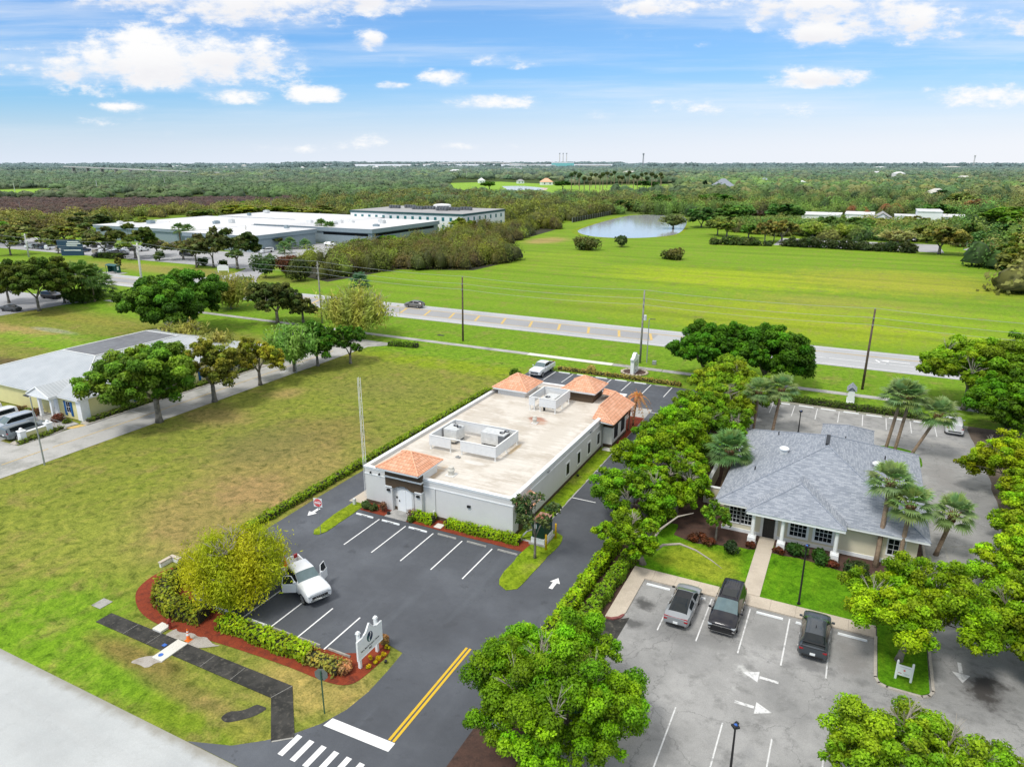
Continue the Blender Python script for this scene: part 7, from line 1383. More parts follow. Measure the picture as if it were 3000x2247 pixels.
for u, v, lb, c in ((-94.5, 49.4, 'leafy shrub by the porch of the yellow building', (.09, .15, .03)), (-97, 49.3, 'twiggy grey shrub by the yellow wall', (.16, .13, .08)), (-92.8, 49.1, 'reddish shrub beside the porch post', (.13, .07, .04)), (-88.2, 49.2, 'dark red-brown plant under the blue shutter', (.12, .05, .035)), (-86.4, 49.2, 'low green bush at the yellow building corner', (.08, .14, .02))): shrub('shrub', lb, u, v, .8, 1.1 if 'low' not in lb else .6, c, None, 90, .14)
def rough_hedge(label, a, b, w, h, colr, gap=0.0):
    root = empty('field_hedge', (*a, 0), label, 'hedge', 'hedges along the field edge'); d = Vector((b[0]-a[0], b[1]-a[1], 0)); n = int(d.length/1.1); C = []; Rr = []
    for i in range(n):
        if rng.uniform() < gap: continue
        q = d*(i/n); r = w*rng.uniform(.3, .55); C.append((q.x+rng.normal(0, .4), q.y+rng.normal(0, w*.2), h*rng.uniform(.35, .72))); Rr.append(r); C.append((q.x+rng.normal(0, .4), q.y+rng.normal(0, w*.2), h*.25)); Rr.append(r)
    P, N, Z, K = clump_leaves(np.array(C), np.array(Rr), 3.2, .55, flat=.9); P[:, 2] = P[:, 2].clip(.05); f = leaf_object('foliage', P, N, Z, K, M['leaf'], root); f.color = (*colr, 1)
rough_hedge('ragged dark hedge below the tree row at the field edge, pond end', (-54.5, 293), (-38, 296), 3.4, 3.0, (.055, .09, .024), .1); rough_hedge('ragged dark hedge before the parked cars at the field edge', (-28, 298.5), (17.7, 296), 3.6, 3.8, (.042, .068, .022), .06); rough_hedge('low sparse hedge piece between the two field hedges', (-38, 296), (-29, 297.5), 2.2, 2.0, (.055, .085, .03), .4)
# ------------------------------------------------------------------ mid-distance trees: prototypes copied with their parts
PR = {}
def proto(key, **k):
    t = make_tree('tree', 'x', 'tree', (1, 1, 1), (0, -500, 0), 4.0, 8.0, None, **k); PR[key] = [t, False]
proto('a', k=34, dens=9, leaf=.5, trunk=.22, fork=2.0, low=-.5, fuzzy=.28); proto('b', k=34, dens=9, leaf=.5, trunk=.2, fork=2.0, low=-.5, fuzzy=.28); proto('w', kind='wisp', k=40, dens=34, leaf=.36, trunk=.2, fork=2.2); proto('c', k=40, dens=9, leaf=.5, trunk=.2, fork=1.0, low=-.8, fuzzy=.3)
proto('thin', k=26, dens=5.5, leaf=.5, trunk=.2, fork=2.8, low=-.1, bare=7)
def mid(key, X, Yb, Yt, W, colr, label, group=None, name='tree', cat='tree'):
    u, v = G(X, Yb); d = proj(u, v)[2]; h = max(2.5, top_of(u, v, Yt)); r = W/2*d/FO*1.3; colr = (colr[0]*1.06, colr[1]*1.30, colr[2]*1.1); p = PR[key]
    if not p[1]:
        o = p[0]; p[1] = True; o.location = (u, v, 0); o.scale = (r/4, r/4, h/8); o['label'] = label
        if group: o['group'] = group
        for ch in o.children:
            if ch.get('tint'): ch.color = (*colr, 1)
        o.rotation_euler = (0, 0, random.uniform(0, 6)); o.name = name
        return o
    o = dup(p[0], (u, v, 0), random.uniform(0, 6.28), label, group, (r/4, r/4, h/8), colr); o.name = name; return o
RG = 'tree row behind the field hedge'
C_ = lambda x: 1474.67+x/3
c_ = lambda y: 294.9+y/3
for x, yb, yt, w, c, key, lb in ((120, 590, 455, 170, (.06, .12, .03), 'c', 'dark rounded tree by the pond end of the field'), (285, 650, 525, 150, (.17, .20, .045), 'a', 'olive tree, first of the row behind the field hedge from the pond'), (225, 640, 510, 120, (.16, .19, .05), 'a', 'pale olive tree close behind the first of the field row'), (425, 660, 560, 130, (.105, .19, .03), 'a', 'greener small tree, second of the row behind the field hedge'), (530, 690, 535, 120, (.19, .16, .05), 'b', 'brownish slender tree, third of the row behind the field hedge'), (640, 690, 525, 175, (.20, .175, .05), 'a', 'wide brownish tree above the hedge gap'), (590, 680, 540, 100, (.19, .17, .05), 'thin', 'thin tree between the two brownish trees of the hedge row'), (840, 655, 540, 170, (.20, .23, .045), 'w', 'pale yellow-green tree before the white halls, pond side'), (1050, 660, 555, 170, (.20, .23, .04), 'w', 'pale yellow-green tree before the parked cars'), (930, 640, 500, 160, (.08, .14, .03), 'a', 'dark green tree between the two pale yellow-green ones'), (1130, 630, 510, 190, (.085, .15, .03), 'a', 'dark green tree below the brown palms'), (1390, 700, 590, 230, (.21, .19, .075), 'w', 'broad greyish tree above the end of the field hedge'), (1580, 690, 560, 170, (.18, .19, .04), 'a', 'olive tree close behind the leaning trunk tree'), (1660, 765, 560, 260, (.19, .175, .045), 'a', 'broad olive-brown tree with a leaning pale trunk past the hedge end'), (1280, 620, 520, 150, (.19, .21, .04), 'a', 'olive tree in front of the grey gable hall'), (1500, 600, 510, 150, (.20, .175, .04), 'b', 'brown-olive tree under the tall white cube'),
        (320, 580, 425, 200, (.09, .17, .035), 'a', 'large fresh green tree behind the pond end of the row'), (640, 575, 415, 210, (.075, .155, .035), 'a', 'large round dark green tree behind the brownish row trees'), (400, 570, 430, 150, (.08, .16, .035), 'a', 'green tree between the two large ones behind the row'), (500, 560, 470, 90, (.09, .06, .05), 'thin', 'dull purple-grey bare tree between the large green trees'), (210, 400+60, 360, 200, (.07, .15, .02), 'a', 'green tree below the steep-roofed house'), (1840, 720, 540, 130, (.09, .13, .025), 'a', 'tree on the road side of the small side street'), (1960, 770, 590, 190, (.07, .14, .045), 'a', 'blue-green round tree beside the small side street'), (2080, 700, 540, 180, (.09, .16, .05), 'a', 'blue-green tree at the photo edge beyond the side street'), (2060, 640, 430, 290, (.12, .20, .02), 'a', 'big bright green tree mass at the photo edge above the side street'), (1960, 580, 450, 160, (.07, .12, .03), 'a', 'dark green tree next to the bright mass at the photo edge'), (2180, 960, 690, 300, (.14, .15, .03), 'a', 'olive tree overhanging the field at the photo edge'), (2130, 870, 660, 200, (.15, .17, .03), 'a', 'olive green tree before the side street mouth'), (2190, 800, 590, 180, (.15, .17, .03), 'a', 'olive tree cut by the photo edge at the side street'), (1880, 505, 395, 110, (.25, .15, .08), 'thin', 'pinkish bare-topped tree among dark trees'), (1680, 420, 345, 100, (.03, .07, .02), 'c', 'very dark round tree before a beige cottage'), (1780, 490, 350, 170, (.15, .17, .05), 'a', 'olive broad tree behind the tall white cube'), (140, 370, 280, 30, (.02, .04, .02), 'c', 'narrow dark cypress beside the steep-roofed house'), (1630, 560, 420, 190, (.085, .165, .035), 'a', 'green round tree behind the white wing')):
    mid(key, C_(x), c_(yb), c_(yt), w/3, c, lb, RG if 'row' in lb else None)
A_ = lambda x: x/3
a_ = lambda y: 294.9+y/3
for x, yb, yt, w, c, key, lb in ((685, 785, 575, 200, (.125, .13, .05), 'b', 'dome-shaped grey-olive tree behind the warehouse car park hedge'), (880, 790, 560, 240, (.11, .14, .03), 'b', 'dark olive tree beside the dome-shaped one'), (910, 640, 520, 210, (.17, .20, .03), 'b', 'open-crowned yellow-olive tree before the white roof'), (1020, 775, 655, 140, (.20, .19, .11), 'thin', 'pale nearly bare tree beyond the white pole'), (1190, 800, 660, 200, (.18, .17, .07), 'thin', 'pale thin-leaved tree leaning over the access road'), (1275, 850, 640, 190, (.17, .165, .07), 'thin', 'grey forked tree on the grass by the access road'), (1385, 850, 580, 190, (.12, .125, .05), 'b', 'grey-green tall tree between forked tree and live oak'), (1540, 860, 590, 260, (.075, .10, .03), 'b', 'dark spreading live oak on the grass tip of the access road'), (1720, 730, 640, 200, (.09, .10, .03), 'b', 'flat dark tree before the warehouse corner'), (420, 690, 560, 250, (.17, .17, .035), 'b', 'yellow-olive broad tree above the blue sign'), (150, 700, 545, 250, (.17, .16, .06), 'b', 'brown-olive tree over the parked cars'), (270, 720, 590, 200, (.15, .16, .05), 'b', 'grey-olive tree between the parked cars'), (540, 700, 600, 150, (.16, .17, .04), 'b', 'small olive tree behind the white van'), (20, 690, 530, 160, (.09, .18, .02), 'a', 'bright green tree cut by the photo edge at the car park'), (580, 620, 490, 230, (.09, .115, .04), 'b', 'dark grey-green tree at the warehouse corner'), (680, 600, 545, 130, (.05, .09, .03), 'a', 'dark small tree against the white roof'), (780, 600, 550, 110, (.05, .09, .03), 'a', 'dark low palm-like tree against the white roof'), (770, 860, 780, 40, (.16, .14, .04), 'c', 'yellowish reed clump beside the white concrete pole'), (380, 760, 640, 120, (.12, .14, .04), 'b', 'dull olive tree between blue sign and parked cars'), (70, 770, 600, 170, (.14, .155, .04), 'b', 'olive tree on the verge before the first parked cars'), (1560, 540, 430, 260, (.17, .19, .02), 'a', 'yellow-green tree behind the white warehouse roof'), (1330, 530, 465, 160, (.12, .16, .03), 'a', 'olive green tree behind the warehouse roof edge'), (1800, 520, 440, 260, (.18, .20, .03), 'a', 'yellow-olive tree mass behind the warehouse'), (2060, 540, 440, 230, (.19, .19, .05), 'b', 'pale olive tree behind the warehouse beside the streetlight'), (1590, 450, 415, 90, (.13, .24, .02), 'a', 'small bright green tree beyond the brown brush'), (730, 530, 490, 45, (.04, .08, .025), 'c', 'dark round treetop rising just before the warehouse roof'), (860, 505, 460, 50, (.05, .11, .04), 'c', 'dark green round treetop behind the warehouse roof corner'), (915, 505, 470, 45, (.06, .10, .03), 'c', 'small dark round treetop beside the round one')):
    mid(key, A_(x), a_(yb), a_(yt), w/3, c, lb)
for x, yb, yt, w, c, key, lb in ((790, 640, 520, 150, (.19, .22, .03), 'b', 'yellow-green open tree before the white office block'), (600, 640, 575, 80, (.16, .27, .01), 'a', 'bright lime bush before the white office wall'), (2150, 600, 490, 170, (.10, .11, .04), 'w', 'weeping olive tree on the pond bank'), (1840, 480, 400, 170, (.06, .11, .03), 'a', 'dark tree above the pond fence'), (2090, 480, 365, 140, (.05, .11, .02), 'a', 'tall dark tree behind the far pond bank'), (960, 345, 285, 90, (.07, .15, .015), 'a', 'round green tree on the golf course'), (1435, 345, 280, 100, (.05, .11, .02), 'a', 'dark round tree by the golf pond'), (1960, 345, 280, 100, (.04, .10, .02), 'a', 'dark round tree on the far fairway'), (2030, 350, 285, 60, (.04, .10, .02), 'a', 'second dark round tree on the far fairway'), (300, 700, 640, 200, (.13, .21, .015), 'c', 'fresh green bush mass before the warehouse wall'), (130, 720, 660, 140, (.12, .2, .02), 'c', 'green bush mass nearest the access road palms')):
    mid(key, 737.33+x/3, 294.9+yb/3, 294.9+yt/3, w/3, c, lb)
for i in range(26):
    x = 1480+i*24+rng.uniform(-10, 10); yb = 335+rng.uniform(-18, 24); u, v = G(737.33+x/3, 294.9+yb/3); h = rng.uniform(13, 20)
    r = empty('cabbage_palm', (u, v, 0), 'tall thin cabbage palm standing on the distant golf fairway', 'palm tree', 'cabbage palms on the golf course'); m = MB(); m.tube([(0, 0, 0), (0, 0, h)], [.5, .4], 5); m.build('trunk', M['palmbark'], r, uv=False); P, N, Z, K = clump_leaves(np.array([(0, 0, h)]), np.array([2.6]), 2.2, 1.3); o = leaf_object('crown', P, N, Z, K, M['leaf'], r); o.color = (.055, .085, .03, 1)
for i, (X, Yb, Yt, c) in enumerate(((391, 530, 487, (.07, .13, .035)), (411, 532, 489, (.07, .13, .035)), (370, 510, 486, (.20, .09, .03)), (697, 522, 478, (.06, .12, .03)), (715, 524, 483, (.06, .12, .03)), (682, 520, 502, (.06, .12, .03)), (640, 530, 508, (.07, .14, .05)), (627, 538, 518, (.07, .14, .05)), (615, 548, 527, (.08, .15, .05)), (660, 537, 522, (.07, .14, .05)), (777, 620, 597, (.05, .11, .05)))):
    u, v = G(X, Yb); h = top_of(u, v, Yt); r = empty('cabbage_palm', (u, v, 0), ('first tall palm before the warehouse fascia', 'second tall palm before the warehouse fascia', 'orange-green palm against the white roof', 'tall palm at the warehouse entrance corner', 'second tall palm at the warehouse entrance corner', 'short palm beside the warehouse entrance', 'rounded green palm bush by the turquoise sign', 'second rounded palm bush nearer the access road', 'third rounded palm bush behind the crossarm pole', 'small rounded palm bush before the turquoise sign', 'blue-green palm head behind the willowy tree')[i], 'palm tree'); m = MB(); m.tube([(0, 0, 0), (0, 0, h-1)], [.3, .24], 6); m.build('trunk', M['palmbark'], r, uv=False); fronds('crown', r, 26, 2.1, 1.5, c, True, .4, (0, 0, h-1.6))
for X, Yb, Yt, sz in ((1838, 470, 449, 5), (1866, 468, 450, 4), (1912, 467, 446, 6.5), (1932, 466, 445, 6.5), (1870, 480, 458, 4)):
    u, v = G(X, Yb); h = top_of(u, v, Yt); r = empty('date_palm', (u, v, 0), 'browned date palm standing among the white halls', 'palm tree', 'browned palms among the white halls'); m = MB(); m.tube([(0, 0, 0), (0, 0, h)], [.4, .35], 6); m.build('trunk', M['palmbark'], r, uv=False); fronds('crown', r, 30, sz*.55, sz*.45, (.20, .10, .05), False, .75, (0, 0, h))

# ------------------------------------------------------------------ woods: tree masses nobody could count
def in_poly(x, y, poly):
    c = False; n = len(poly)
    for i in range(n):
        x1, y1 = poly[i]; x2, y2 = poly[(i+1) % n]
        if (y1 > y) != (y2 > y) and x < (x2-x1)*(y-y1)/(y2-y1)+x1: c = not c
    return c
def wood(name, spots, leaves, lsize, mat='forest', core=False):
    """spots: (u, v, radius, height, colour) -> one canopy mesh: ragged crowns under loose leaf clumps"""
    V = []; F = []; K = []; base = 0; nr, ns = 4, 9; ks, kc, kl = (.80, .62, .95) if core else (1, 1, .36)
    lobes = []
    for u, v, r, h, c in spots:
        for q in range(3): lobes.append((u+rng.normal(0, .36)*r, v+rng.normal(0, .36)*r, r*rng.uniform(.5, .85), h*rng.uniform(.72, 1.04), np.array(c)*rng.uniform(.86, 1.16)))
    ring = [math.pi/2*(i/nr)**1.15 for i in range(nr)]
    for u, v, r, h, c in lobes:
        ph = rng.uniform(0, 6.28)
        for i, t in enumerate(ring):
            a = ph+np.arange(ns)*2*math.pi/ns+i*.35; q = rng.uniform(.78, 1.18, ns); rr = ks*r*math.cos(t)*q; z = ks*h*(.18+.82*math.sin(t)*rng.uniform(.86, 1.1, ns))
            V.append(np.stack([u+rr*np.cos(a), v+rr*np.sin(a), z], 1)); f = kc*(.42+.58*math.sin(t))*rng.uniform(.78, 1.2, ns); K.append(np.outer(f, c))  # dome shading painted into crown colours: light top, dark base, darker core
        V.append(np.array([[u, v, ks*h*1.02]])); K.append(np.array([kc*c*rng.uniform(.95, 1.2)]))
        for i in range(nr-1):
            for k in range(ns): F.append((base+i*ns+k, base+i*ns+(k+1) % ns, base+(i+1)*ns+(k+1) % ns, base+(i+1)*ns+k))
        t0 = base+(nr-1)*ns
        for k in range(ns): F.append((t0+k, t0+(k+1) % ns, t0+ns))
        base += nr*ns+1
    nb = base
    P = []; N = []; Z = []; K2 = []
    for u, v, r, h, c in lobes:
        m = max(4, int(leaves*kl)); d = sphere_dirs(m, .5); q = np.array([u, v, h*.2])+d*np.array([r, r, h*.8])*rng.uniform(.80 if core else .92, 1.16, (m, 1)); q[:, 2] = q[:, 2].clip(.2)
        if core: w2 = 1+.2*np.sin(d[:, 0]*6+u)*np.sin(d[:, 1]*6+v); q[:, :2] = np.array([u, v])+(q[:, :2]-np.array([u, v]))*w2[:, None]
        P.append(q); N.append(norm(d+rng.normal(0, .4 if core else .2, (m, 3))+np.array([0, 0, .15]))); Z.append(lsize*.72*r/3.6*rng.uniform(.6, 1.3, m)); f = (.55+.5*(d[:, 2]+1)/2)*rng.uniform(.82, 1.22, m); K2.append(np.outer(f, c))  # leaf colours repeat the painted top-to-bottom shading
    P = np.concatenate(P); N = np.concatenate(N); Z = np.concatenate(Z).reshape(-1, 1); K2 = np.concatenate(K2); n = len(P)
    a = rng.normal(size=(n, 3)); T = norm(a-N*(a*N).sum(1, keepdims=True)); B = np.cross(N, T)
    L = np.stack([P-T*Z*.6, P+B*Z*.5+N*Z*.15, P+T*Z*.6, P-B*Z*.5+N*Z*.15], 1).reshape(-1, 3)
    V = np.concatenate(V+[L]); K = np.concatenate(K+[np.repeat(K2, 4, 0)])
    lens = np.array([len(f) for f in F]+[4]*n, np.int32); idx = np.concatenate([np.array([i for f in F for i in f], np.int32), np.arange(nb, nb+4*n, dtype=np.int32)])
    me = bpy.data.meshes.new(name); me.vertices.add(len(V)); me.vertices.foreach_set('co', V.astype(np.float32).ravel()); me.loops.add(len(idx)); me.loops.foreach_set('vertex_index', idx)
    me.polygons.add(len(lens)); me.polygons.foreach_set('loop_start', np.concatenate([[0], np.cumsum(lens)[:-1]]).astype(np.int32)); me.update(calc_edges=True)
    me.polygons.foreach_set('use_smooth', [True]*len(lens))
    ca = me.color_attributes.new('col', 'FLOAT_COLOR', 'POINT'); c4 = np.ones((len(V), 4), np.float32); c4[:, :3] = K; ca.data.foreach_set('color', c4.ravel())
    me.materials.append(M[mat]); me.validate(); o = bpy.data.objects.new(name, me); COL.objects.link(o); o['kind'] = 'stuff'; return o
def scatter(poly_px, n, rfun, hfun, pal, jit=.16, avoid=(), warea=None):
    us = [G(*p) for p in poly_px] if warea is None else warea
    # sample evenly on the ground inside the polygon
    u0, u1 = min(p[0] for p in us), max(p[0] for p in us); v0, v1 = min(p[1] for p in us), max(p[1] for p in us); out = []; tries = 0
    while len(out) < n and tries < n*60:
        tries += 1; u, v = rng.uniform(u0, u1), rng.uniform(v0, v1)
        if not in_poly(u, v, us): continue
        X, Y, d = proj(u, v)
        if d < 20 or X < -160 or X > 2370: continue
        if any(in_poly(u, v, a) for a in avoid): continue
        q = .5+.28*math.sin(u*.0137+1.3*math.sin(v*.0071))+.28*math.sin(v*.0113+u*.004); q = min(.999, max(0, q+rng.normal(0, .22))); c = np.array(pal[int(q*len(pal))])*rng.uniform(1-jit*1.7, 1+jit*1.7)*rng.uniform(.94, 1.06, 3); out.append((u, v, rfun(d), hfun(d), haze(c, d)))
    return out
def haze(c, d): f = 1-math.exp(-max(0, d-350)/2600.0); return tuple(c*(1-f)+np.array([.13, .18, .215])*f)  # mixes painted aerial haze into canopy colours by distance
GR = [(.075, .125, .022), (.06, .105, .024), (.095, .14, .028), (.115, .14, .032), (.065, .125, .03), (.09, .105, .03), (.13, .155, .03), (.05, .085, .022)]
MANG = [(.075, .125, .028), (.065, .11, .03), (.085, .125, .035), (.06, .10, .028), (.10, .12, .045)]
OLV = [(.13, .145, .018), (.11, .12, .02), (.15, .16, .016), (.085, .095, .022), (.10, .085, .025), (.125, .16, .02), (.16, .15, .03)]
BRN = [(.105, .092, .022), (.09, .08, .022), (.12, .105, .024), (.085, .065, .022), (.11, .12, .02)]
LIGHT = [(.115, .19, .03), (.135, .18, .035), (.075, .15, .028), (.16, .175, .04), (.09, .145, .025), (.06, .11, .025), (.15, .15, .045), (.18, .18, .05)]
clear = [pond, gpoly([(965, 392), (1080, 390), (1240, 398), (1480, 396), (1490, 424), (1260, 428), (1090, 426), (955, 414)]), gpoly([(-60, 410), (100, 406), (165, 410), (112, 422), (-60, 426)]), rect(-35, 46, 398, 452), rect(-232, -164, 268, 328), rect(-332, -171, 186, 292), rect(-33, 45, 296, 335), gpoly([(1525, 424), (1600, 424), (1600, 408), (1525, 408)]), gpoly([(1165, 404), (1205, 404), (1205, 392), (1165, 392)])]
# brush wood between the warehouse and the field
near = [(-131, 150), (-128, 178), (-106, 187), (-104, 214), (-124, 236), (-131, 262), (-138, 330), (-150, 335), (-166, 300), (-164, 270), (-160, 226), (-163, 178), (-153, 158)]
sp = scatter(None, 190, lambda d: rng.uniform(3.2, 5.0), lambda d: rng.uniform(5.0, 7.4), OLV, .12, [pond], near)
edge = [(-128, 181), (-106, 189), (-105, 213), (-127, 226), (-150, 205)]
sp += scatter(None, 46, lambda d: rng.uniform(3.0, 4.6), lambda d: rng.uniform(5.5, 7.0), BRN, .1, [], edge)
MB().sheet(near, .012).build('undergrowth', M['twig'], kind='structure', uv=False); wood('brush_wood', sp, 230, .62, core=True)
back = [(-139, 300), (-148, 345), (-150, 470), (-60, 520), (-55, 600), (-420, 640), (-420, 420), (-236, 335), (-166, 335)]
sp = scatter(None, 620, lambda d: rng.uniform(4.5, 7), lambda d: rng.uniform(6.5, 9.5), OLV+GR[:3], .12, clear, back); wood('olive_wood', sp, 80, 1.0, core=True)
# wood round the white halls
sp = scatter([(1235, 462), (1500, 468), (1560, 462), (1800, 474), (2060, 480), (2330, 500), (2330, 420), (1240, 424)], 520, lambda d: rng.uniform(4.5, 7.5), lambda d: rng.uniform(6, 10), LIGHT, .15, clear+[rect(-70, 46, 250, 402)]); sp += scatter(None, 46, lambda d: rng.uniform(4, 6), lambda d: rng.uniform(4, 6.3), LIGHT, .15, [], [(-62, 352), (-30, 345), (44, 345), (44, 392), (-30, 397), (-66, 400)]); sp += scatter(None, 95, lambda d: rng.uniform(4.5, 7), lambda d: rng.uniform(5, 7.4), LIGHT, .15, [rect(-35, 46, 400, 452)], [(-22, 338), (46, 325), (50, 398), (-60, 404), (-70, 352)]); sp += scatter([(2145, 625), (2330, 660), (2330, 440), (2020, 450), (2050, 520), (2125, 528)], 70, lambda d: rng.uniform(5, 8), lambda d: rng.uniform(8, 12), LIGHT, .15, []); wood('garden_wood', sp, 130, .85, core=True)
# marsh woods and dead brown brush
brown = [(-120, 432), (0, 430), (200, 432), (420, 430), (650, 424), (655, 432), (560, 441), (480, 447), (260, 452), (160, 463), (60, 474), (-120, 478)]
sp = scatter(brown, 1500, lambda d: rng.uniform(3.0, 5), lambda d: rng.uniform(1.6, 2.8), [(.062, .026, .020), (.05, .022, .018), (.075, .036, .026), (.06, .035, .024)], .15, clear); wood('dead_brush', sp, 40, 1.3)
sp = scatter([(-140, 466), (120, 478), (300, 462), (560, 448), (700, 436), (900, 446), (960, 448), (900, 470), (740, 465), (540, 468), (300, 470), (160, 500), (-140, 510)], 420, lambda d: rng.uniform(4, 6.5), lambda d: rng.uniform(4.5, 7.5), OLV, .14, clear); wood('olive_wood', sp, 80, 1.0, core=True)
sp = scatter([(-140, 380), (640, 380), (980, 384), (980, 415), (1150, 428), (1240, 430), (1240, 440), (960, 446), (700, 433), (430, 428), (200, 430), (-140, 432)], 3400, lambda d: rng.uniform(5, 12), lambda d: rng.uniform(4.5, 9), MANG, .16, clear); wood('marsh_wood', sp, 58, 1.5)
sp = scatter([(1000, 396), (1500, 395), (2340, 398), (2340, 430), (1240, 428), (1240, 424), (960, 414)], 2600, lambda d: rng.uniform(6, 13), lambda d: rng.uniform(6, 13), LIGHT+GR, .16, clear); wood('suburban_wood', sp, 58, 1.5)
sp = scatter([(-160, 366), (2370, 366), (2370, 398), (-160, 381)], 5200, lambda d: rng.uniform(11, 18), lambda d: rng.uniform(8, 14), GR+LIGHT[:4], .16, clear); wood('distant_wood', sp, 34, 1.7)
sp = []
for X, Y, n, w in ((60, 373, 60, 90), (320, 366, 50, 120), (640, 365, 30, 60), (700, 364, 30, 60), (1550, 363.2, 40, 150), (1800, 362.8, 40, 200), (2050, 363, 40, 200), (1000, 363.5, 30, 100)):
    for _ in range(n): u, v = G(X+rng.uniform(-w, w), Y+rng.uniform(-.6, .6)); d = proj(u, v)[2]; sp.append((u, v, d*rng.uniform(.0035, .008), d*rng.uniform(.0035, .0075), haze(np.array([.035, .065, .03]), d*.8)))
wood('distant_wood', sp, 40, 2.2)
# horizon belt, several rows deep
sp = []
for Y, n, hh in ((364.5, 700, .0030), (362, 700, .0030), (360, 600, .0030), (358.5, 500, .0028), (357.4, 420, .0026)):
    for _ in range(n):
        X = rng.uniform(-150, 2360)
        if Y < 361 and 640 < X < 1330: continue
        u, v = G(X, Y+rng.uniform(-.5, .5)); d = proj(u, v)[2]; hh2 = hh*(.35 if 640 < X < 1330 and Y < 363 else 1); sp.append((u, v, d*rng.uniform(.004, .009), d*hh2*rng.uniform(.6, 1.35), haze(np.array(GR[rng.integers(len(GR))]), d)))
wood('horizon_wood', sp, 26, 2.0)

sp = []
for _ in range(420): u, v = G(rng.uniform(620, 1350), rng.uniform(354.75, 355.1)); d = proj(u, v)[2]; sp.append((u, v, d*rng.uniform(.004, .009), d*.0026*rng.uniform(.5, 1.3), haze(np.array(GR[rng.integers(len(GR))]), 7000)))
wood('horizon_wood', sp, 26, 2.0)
# ------------------------------------------------------------------ sky, sun, camera
W = bpy.data.worlds.new('World'); S.world = W; W.use_nodes = True; t = W.node_tree; nn = t.nodes; ll = t.links
bg = nn['Background']; SUN_EL, SUN_AZ = R(58), R(200)
class WN(NT):
    def __init__(s): s.t = t; s.n = nn; s.l = ll; s._pos = None
w = WN(); sky = w.new('ShaderNodeTexSky', sky_type='NISHITA'); sky.sun_disc = False; sky.sun_elevation = SUN_EL; sky.sun_rotation = SUN_AZ; sky.altitude = 0; sky.air_density = 1.0; sky.dust_density = .6; sky.ozone_density = 2.0
gen = w.new('ShaderNodeTexCoord').outputs['Generated']; rot = w.new('ShaderNodeVectorRotate', rotation_type='Z_AXIS'); ll.new(gen, rot.inputs['Vector']); rot.inputs['Angle'].default_value = -AZ
x, y, z = w.sep(rot.outputs[0]); yy = w.math('MAXIMUM', y, .02); a = w.math('DIVIDE', x, yy); e = w.math('DIVIDE', z, yy)
P2 = w.comb(a, w.math('MULTIPLY', e, 2.2)); zc = w.math('MAXIMUM', z, .015)
n1 = w.noise(9.0, 10, .64, P2); n2 = w.noise(30.0, 8, .62, P2); n3 = w.noise(3.0, 8, .6, w.comb(w.math('DIVIDE', x, zc), w.math('DIVIDE', y, zc)))
fb = w.math('ADD', w.math('MULTIPLY', w.math('SUBTRACT', n1, .5), 2.0), w.math('MULTIPLY', w.math('SUBTRACT', n2, .5), 1.1))
tot = None; totlow = None
for ca, ce, ra, re, amp in ((-.45, .127, .155, .034, 1.25), (-.57, .119, .08, .022, 1.0), (-.36, .135, .075, .026, 1.05), (-.34, .197, .11, .028, 1.15), (-.20, .206, .09, .022, .9), (-.49, .205, .10, .018, .8), (-.27, .182, .05, .016, .8), (.36, .196, .17, .026, 1.0), (.30, .168, .07, .010, .6), (.56, .16, .10, .012, .7), (.50, .178, .11, .022, 1.0), (.40, .162, .06, .020, .9), (.60, .175, .12, .018, .8), (.17, .192, .05, .014, .85), (.75, .19, .15, .025, .7),
        (.412, .109, .062, .013, 1.1), (.37, .103, .03, .008, .9), (-.085, .108, .035, .010, 1.0), (-.034, .078, .06, .009, 1.0), (-.262, .087, .035, .010, 1.0), (-.372, .085, .045, .010, .95), (-.51, .072, .04, .008, .75), (-.183, .153, .02, .012, .8), (-.158, .098, .02, .006, .75), (-.02, .129, .035, .009, .7), (.02, .122, .03, .006, .5), (.66, .085, .10, .014, .9), (.12, .061, .03, .008, .6), (-.56, .055, .05, .007, .5), (-.20, .03, .03, .012, .55), (-.3, .02, .05, .006, .5), (.27, .15, .04, .008, .35), (.30, .07, .16, .012, .35), (-.02, .022, .06, .006, .5)):
    ra *= 1.2; re *= 1.15; dx = w.math('DIVIDE', w.math('SUBTRACT', a, ca), ra); dy = w.math('DIVIDE', w.math('SUBTRACT', e, ce), re)
    r2 = w.math('SQRT', w.math('ADD', w.math('MULTIPLY', dx, dx), w.math('MULTIPLY', dy, dy))); m = w.math('MULTIPLY', w.maprange(r2, 1.55, .15), amp)
    tot = m if tot is None else w.math('MAXIMUM', tot, m)
    if ce > .1 and re > .013:
        lo = w.math('MULTIPLY', w.maprange(r2, 1.2, .2), w.maprange(dy, .5, -.9)); totlow = lo if totlow is None else w.math('MAXIMUM', totlow, lo)
front = w.maprange(y, .02, .15)
cl = w.maprange(w.math('ADD', w.math('MULTIPLY', tot, .80), w.math('MULTIPLY', fb, 1.35)), .36, .92)
cl = w.math('MULTIPLY', w.math('MULTIPLY', cl, w.maprange(tot, .05, .25)), front)
hi = w.math('MULTIPLY', w.maprange(n3, .33, .52), w.maprange(z, .26, .42))  # unseen cloud cover above the view, added and brightened for neutral fill light
cirr = w.math('MULTIPLY', w.maprange(w.noise(2.2, 8, .6, w.comb(w.math('ADD', w.math('MULTIPLY', a, .55), w.math('MULTIPLY', e, -1.6)), w.math('MULTIPLY', e, 9))), .42, .78), .7)
cirr = w.math('MULTIPLY', cirr, w.maprange(e, .0, .1))
base = w.mix(1.0, sky.outputs[0], (.66, 1.12, 1.62), 'MULTIPLY')
SKY = 10.0
right = w.maprange(a, -.55, .75, smooth=False)
hz = w.maprange(w.math('SUBTRACT', e, w.math('MULTIPLY', right, .030)), .108, -.01); hz = w.math('MULTIPLY', hz, .94)
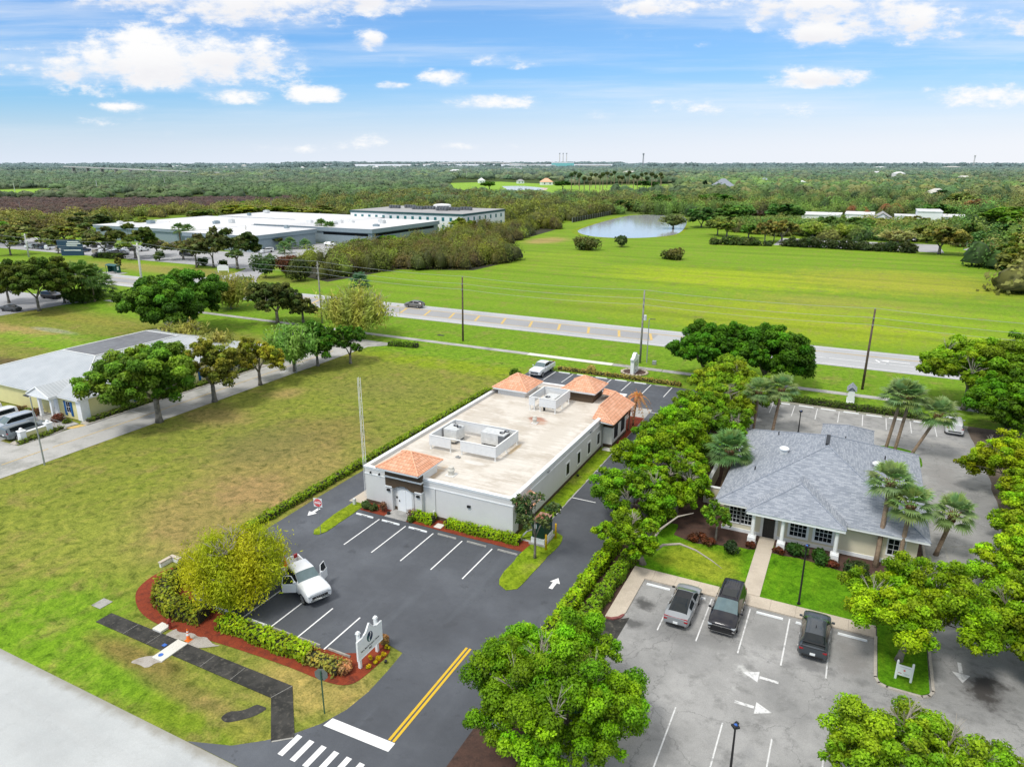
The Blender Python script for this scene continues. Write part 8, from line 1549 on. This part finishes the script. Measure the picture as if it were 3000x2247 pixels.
pale = w.mix(right, (.73*SKY, .80*SKY, .96*SKY), (.90*SKY, .925*SKY, .99*SKY))
pale = w.mix(w.maprange(e, .07, .0), pale, w.mix(right, (.78*SKY, .85*SKY, .97*SKY), (.93*SKY, .945*SKY, .99*SKY)))
c = w.mix(w.math('MULTIPLY', right, .36), base, (.50*SKY, .74*SKY, .98*SKY)); c = w.mix(hz, c, pale); c = w.mix(cirr, c, (.92*SKY, .95*SKY, SKY))
cw = w.mix(w.math('MULTIPLY', totlow, w.maprange(n2, .3, .7, .55, .95)), (1.0*SKY, 1.0*SKY, 1.0*SKY), (.80*SKY, .80*SKY, .86*SKY))
soft = w.math('MULTIPLY', w.math('MULTIPLY', w.maprange(w.math('ADD', w.math('MULTIPLY', tot, .8), w.math('MULTIPLY', fb, .8)), .16, .8), .42), front); c = w.mix(soft, c, (.93*SKY, .95*SKY, SKY)); c = w.mix(cl, c, cw); c = w.mix(w.math('MULTIPLY', hi, .9), c, (1.32*SKY, 1.29*SKY, 1.22*SKY))
c = w.mix(w.maprange(z, -.002, -.03), c, (.30*SKY, .34*SKY, .30*SKY))
ll.new(c, bg.inputs['Color']); bg.inputs['Strength'].default_value = .1
L = bpy.data.lights.new('sun', 'SUN'); L.energy = 2.5; L.angle = R(13); L.color = (1, .965, .90); lo = bpy.data.objects.new('sun', L); COL.objects.link(lo)
# sky sun_rotation is measured from +Y toward +X; the lamp points away from the same direction
sd = Vector((math.sin(SUN_AZ)*math.cos(SUN_EL), math.cos(SUN_AZ)*math.cos(SUN_EL), math.sin(SUN_EL))); lo.rotation_euler = (-sd).to_track_quat('-Z', 'Y').to_euler()
cd = bpy.data.cameras.new('camera'); cam = bpy.data.objects.new('camera', cd); COL.objects.link(cam); S.camera = cam
cd.sensor_fit = 'HORIZONTAL'; cd.sensor_width = 36; cd.lens = 36*2060/3000; cd.clip_end = 120000; cd.clip_start = .5
cam.location = (0, 0, HC); cam.rotation_euler = (R(90)-PT, 0, AZ)
S.render.engine = 'CYCLES'; S.view_settings.view_transform = 'Standard'; S.view_settings.look = 'None'; S.view_settings.exposure = 0; S.view_settings.gamma = 1
S.cycles.max_bounces = 6; S.cycles.diffuse_bounces = 3; S.cycles.glossy_bounces = 2; S.cycles.transmission_bounces = 2; S.cycles.transparent_max_bounces = 4
S.render.resolution_x = 1024; S.render.resolution_y = 766
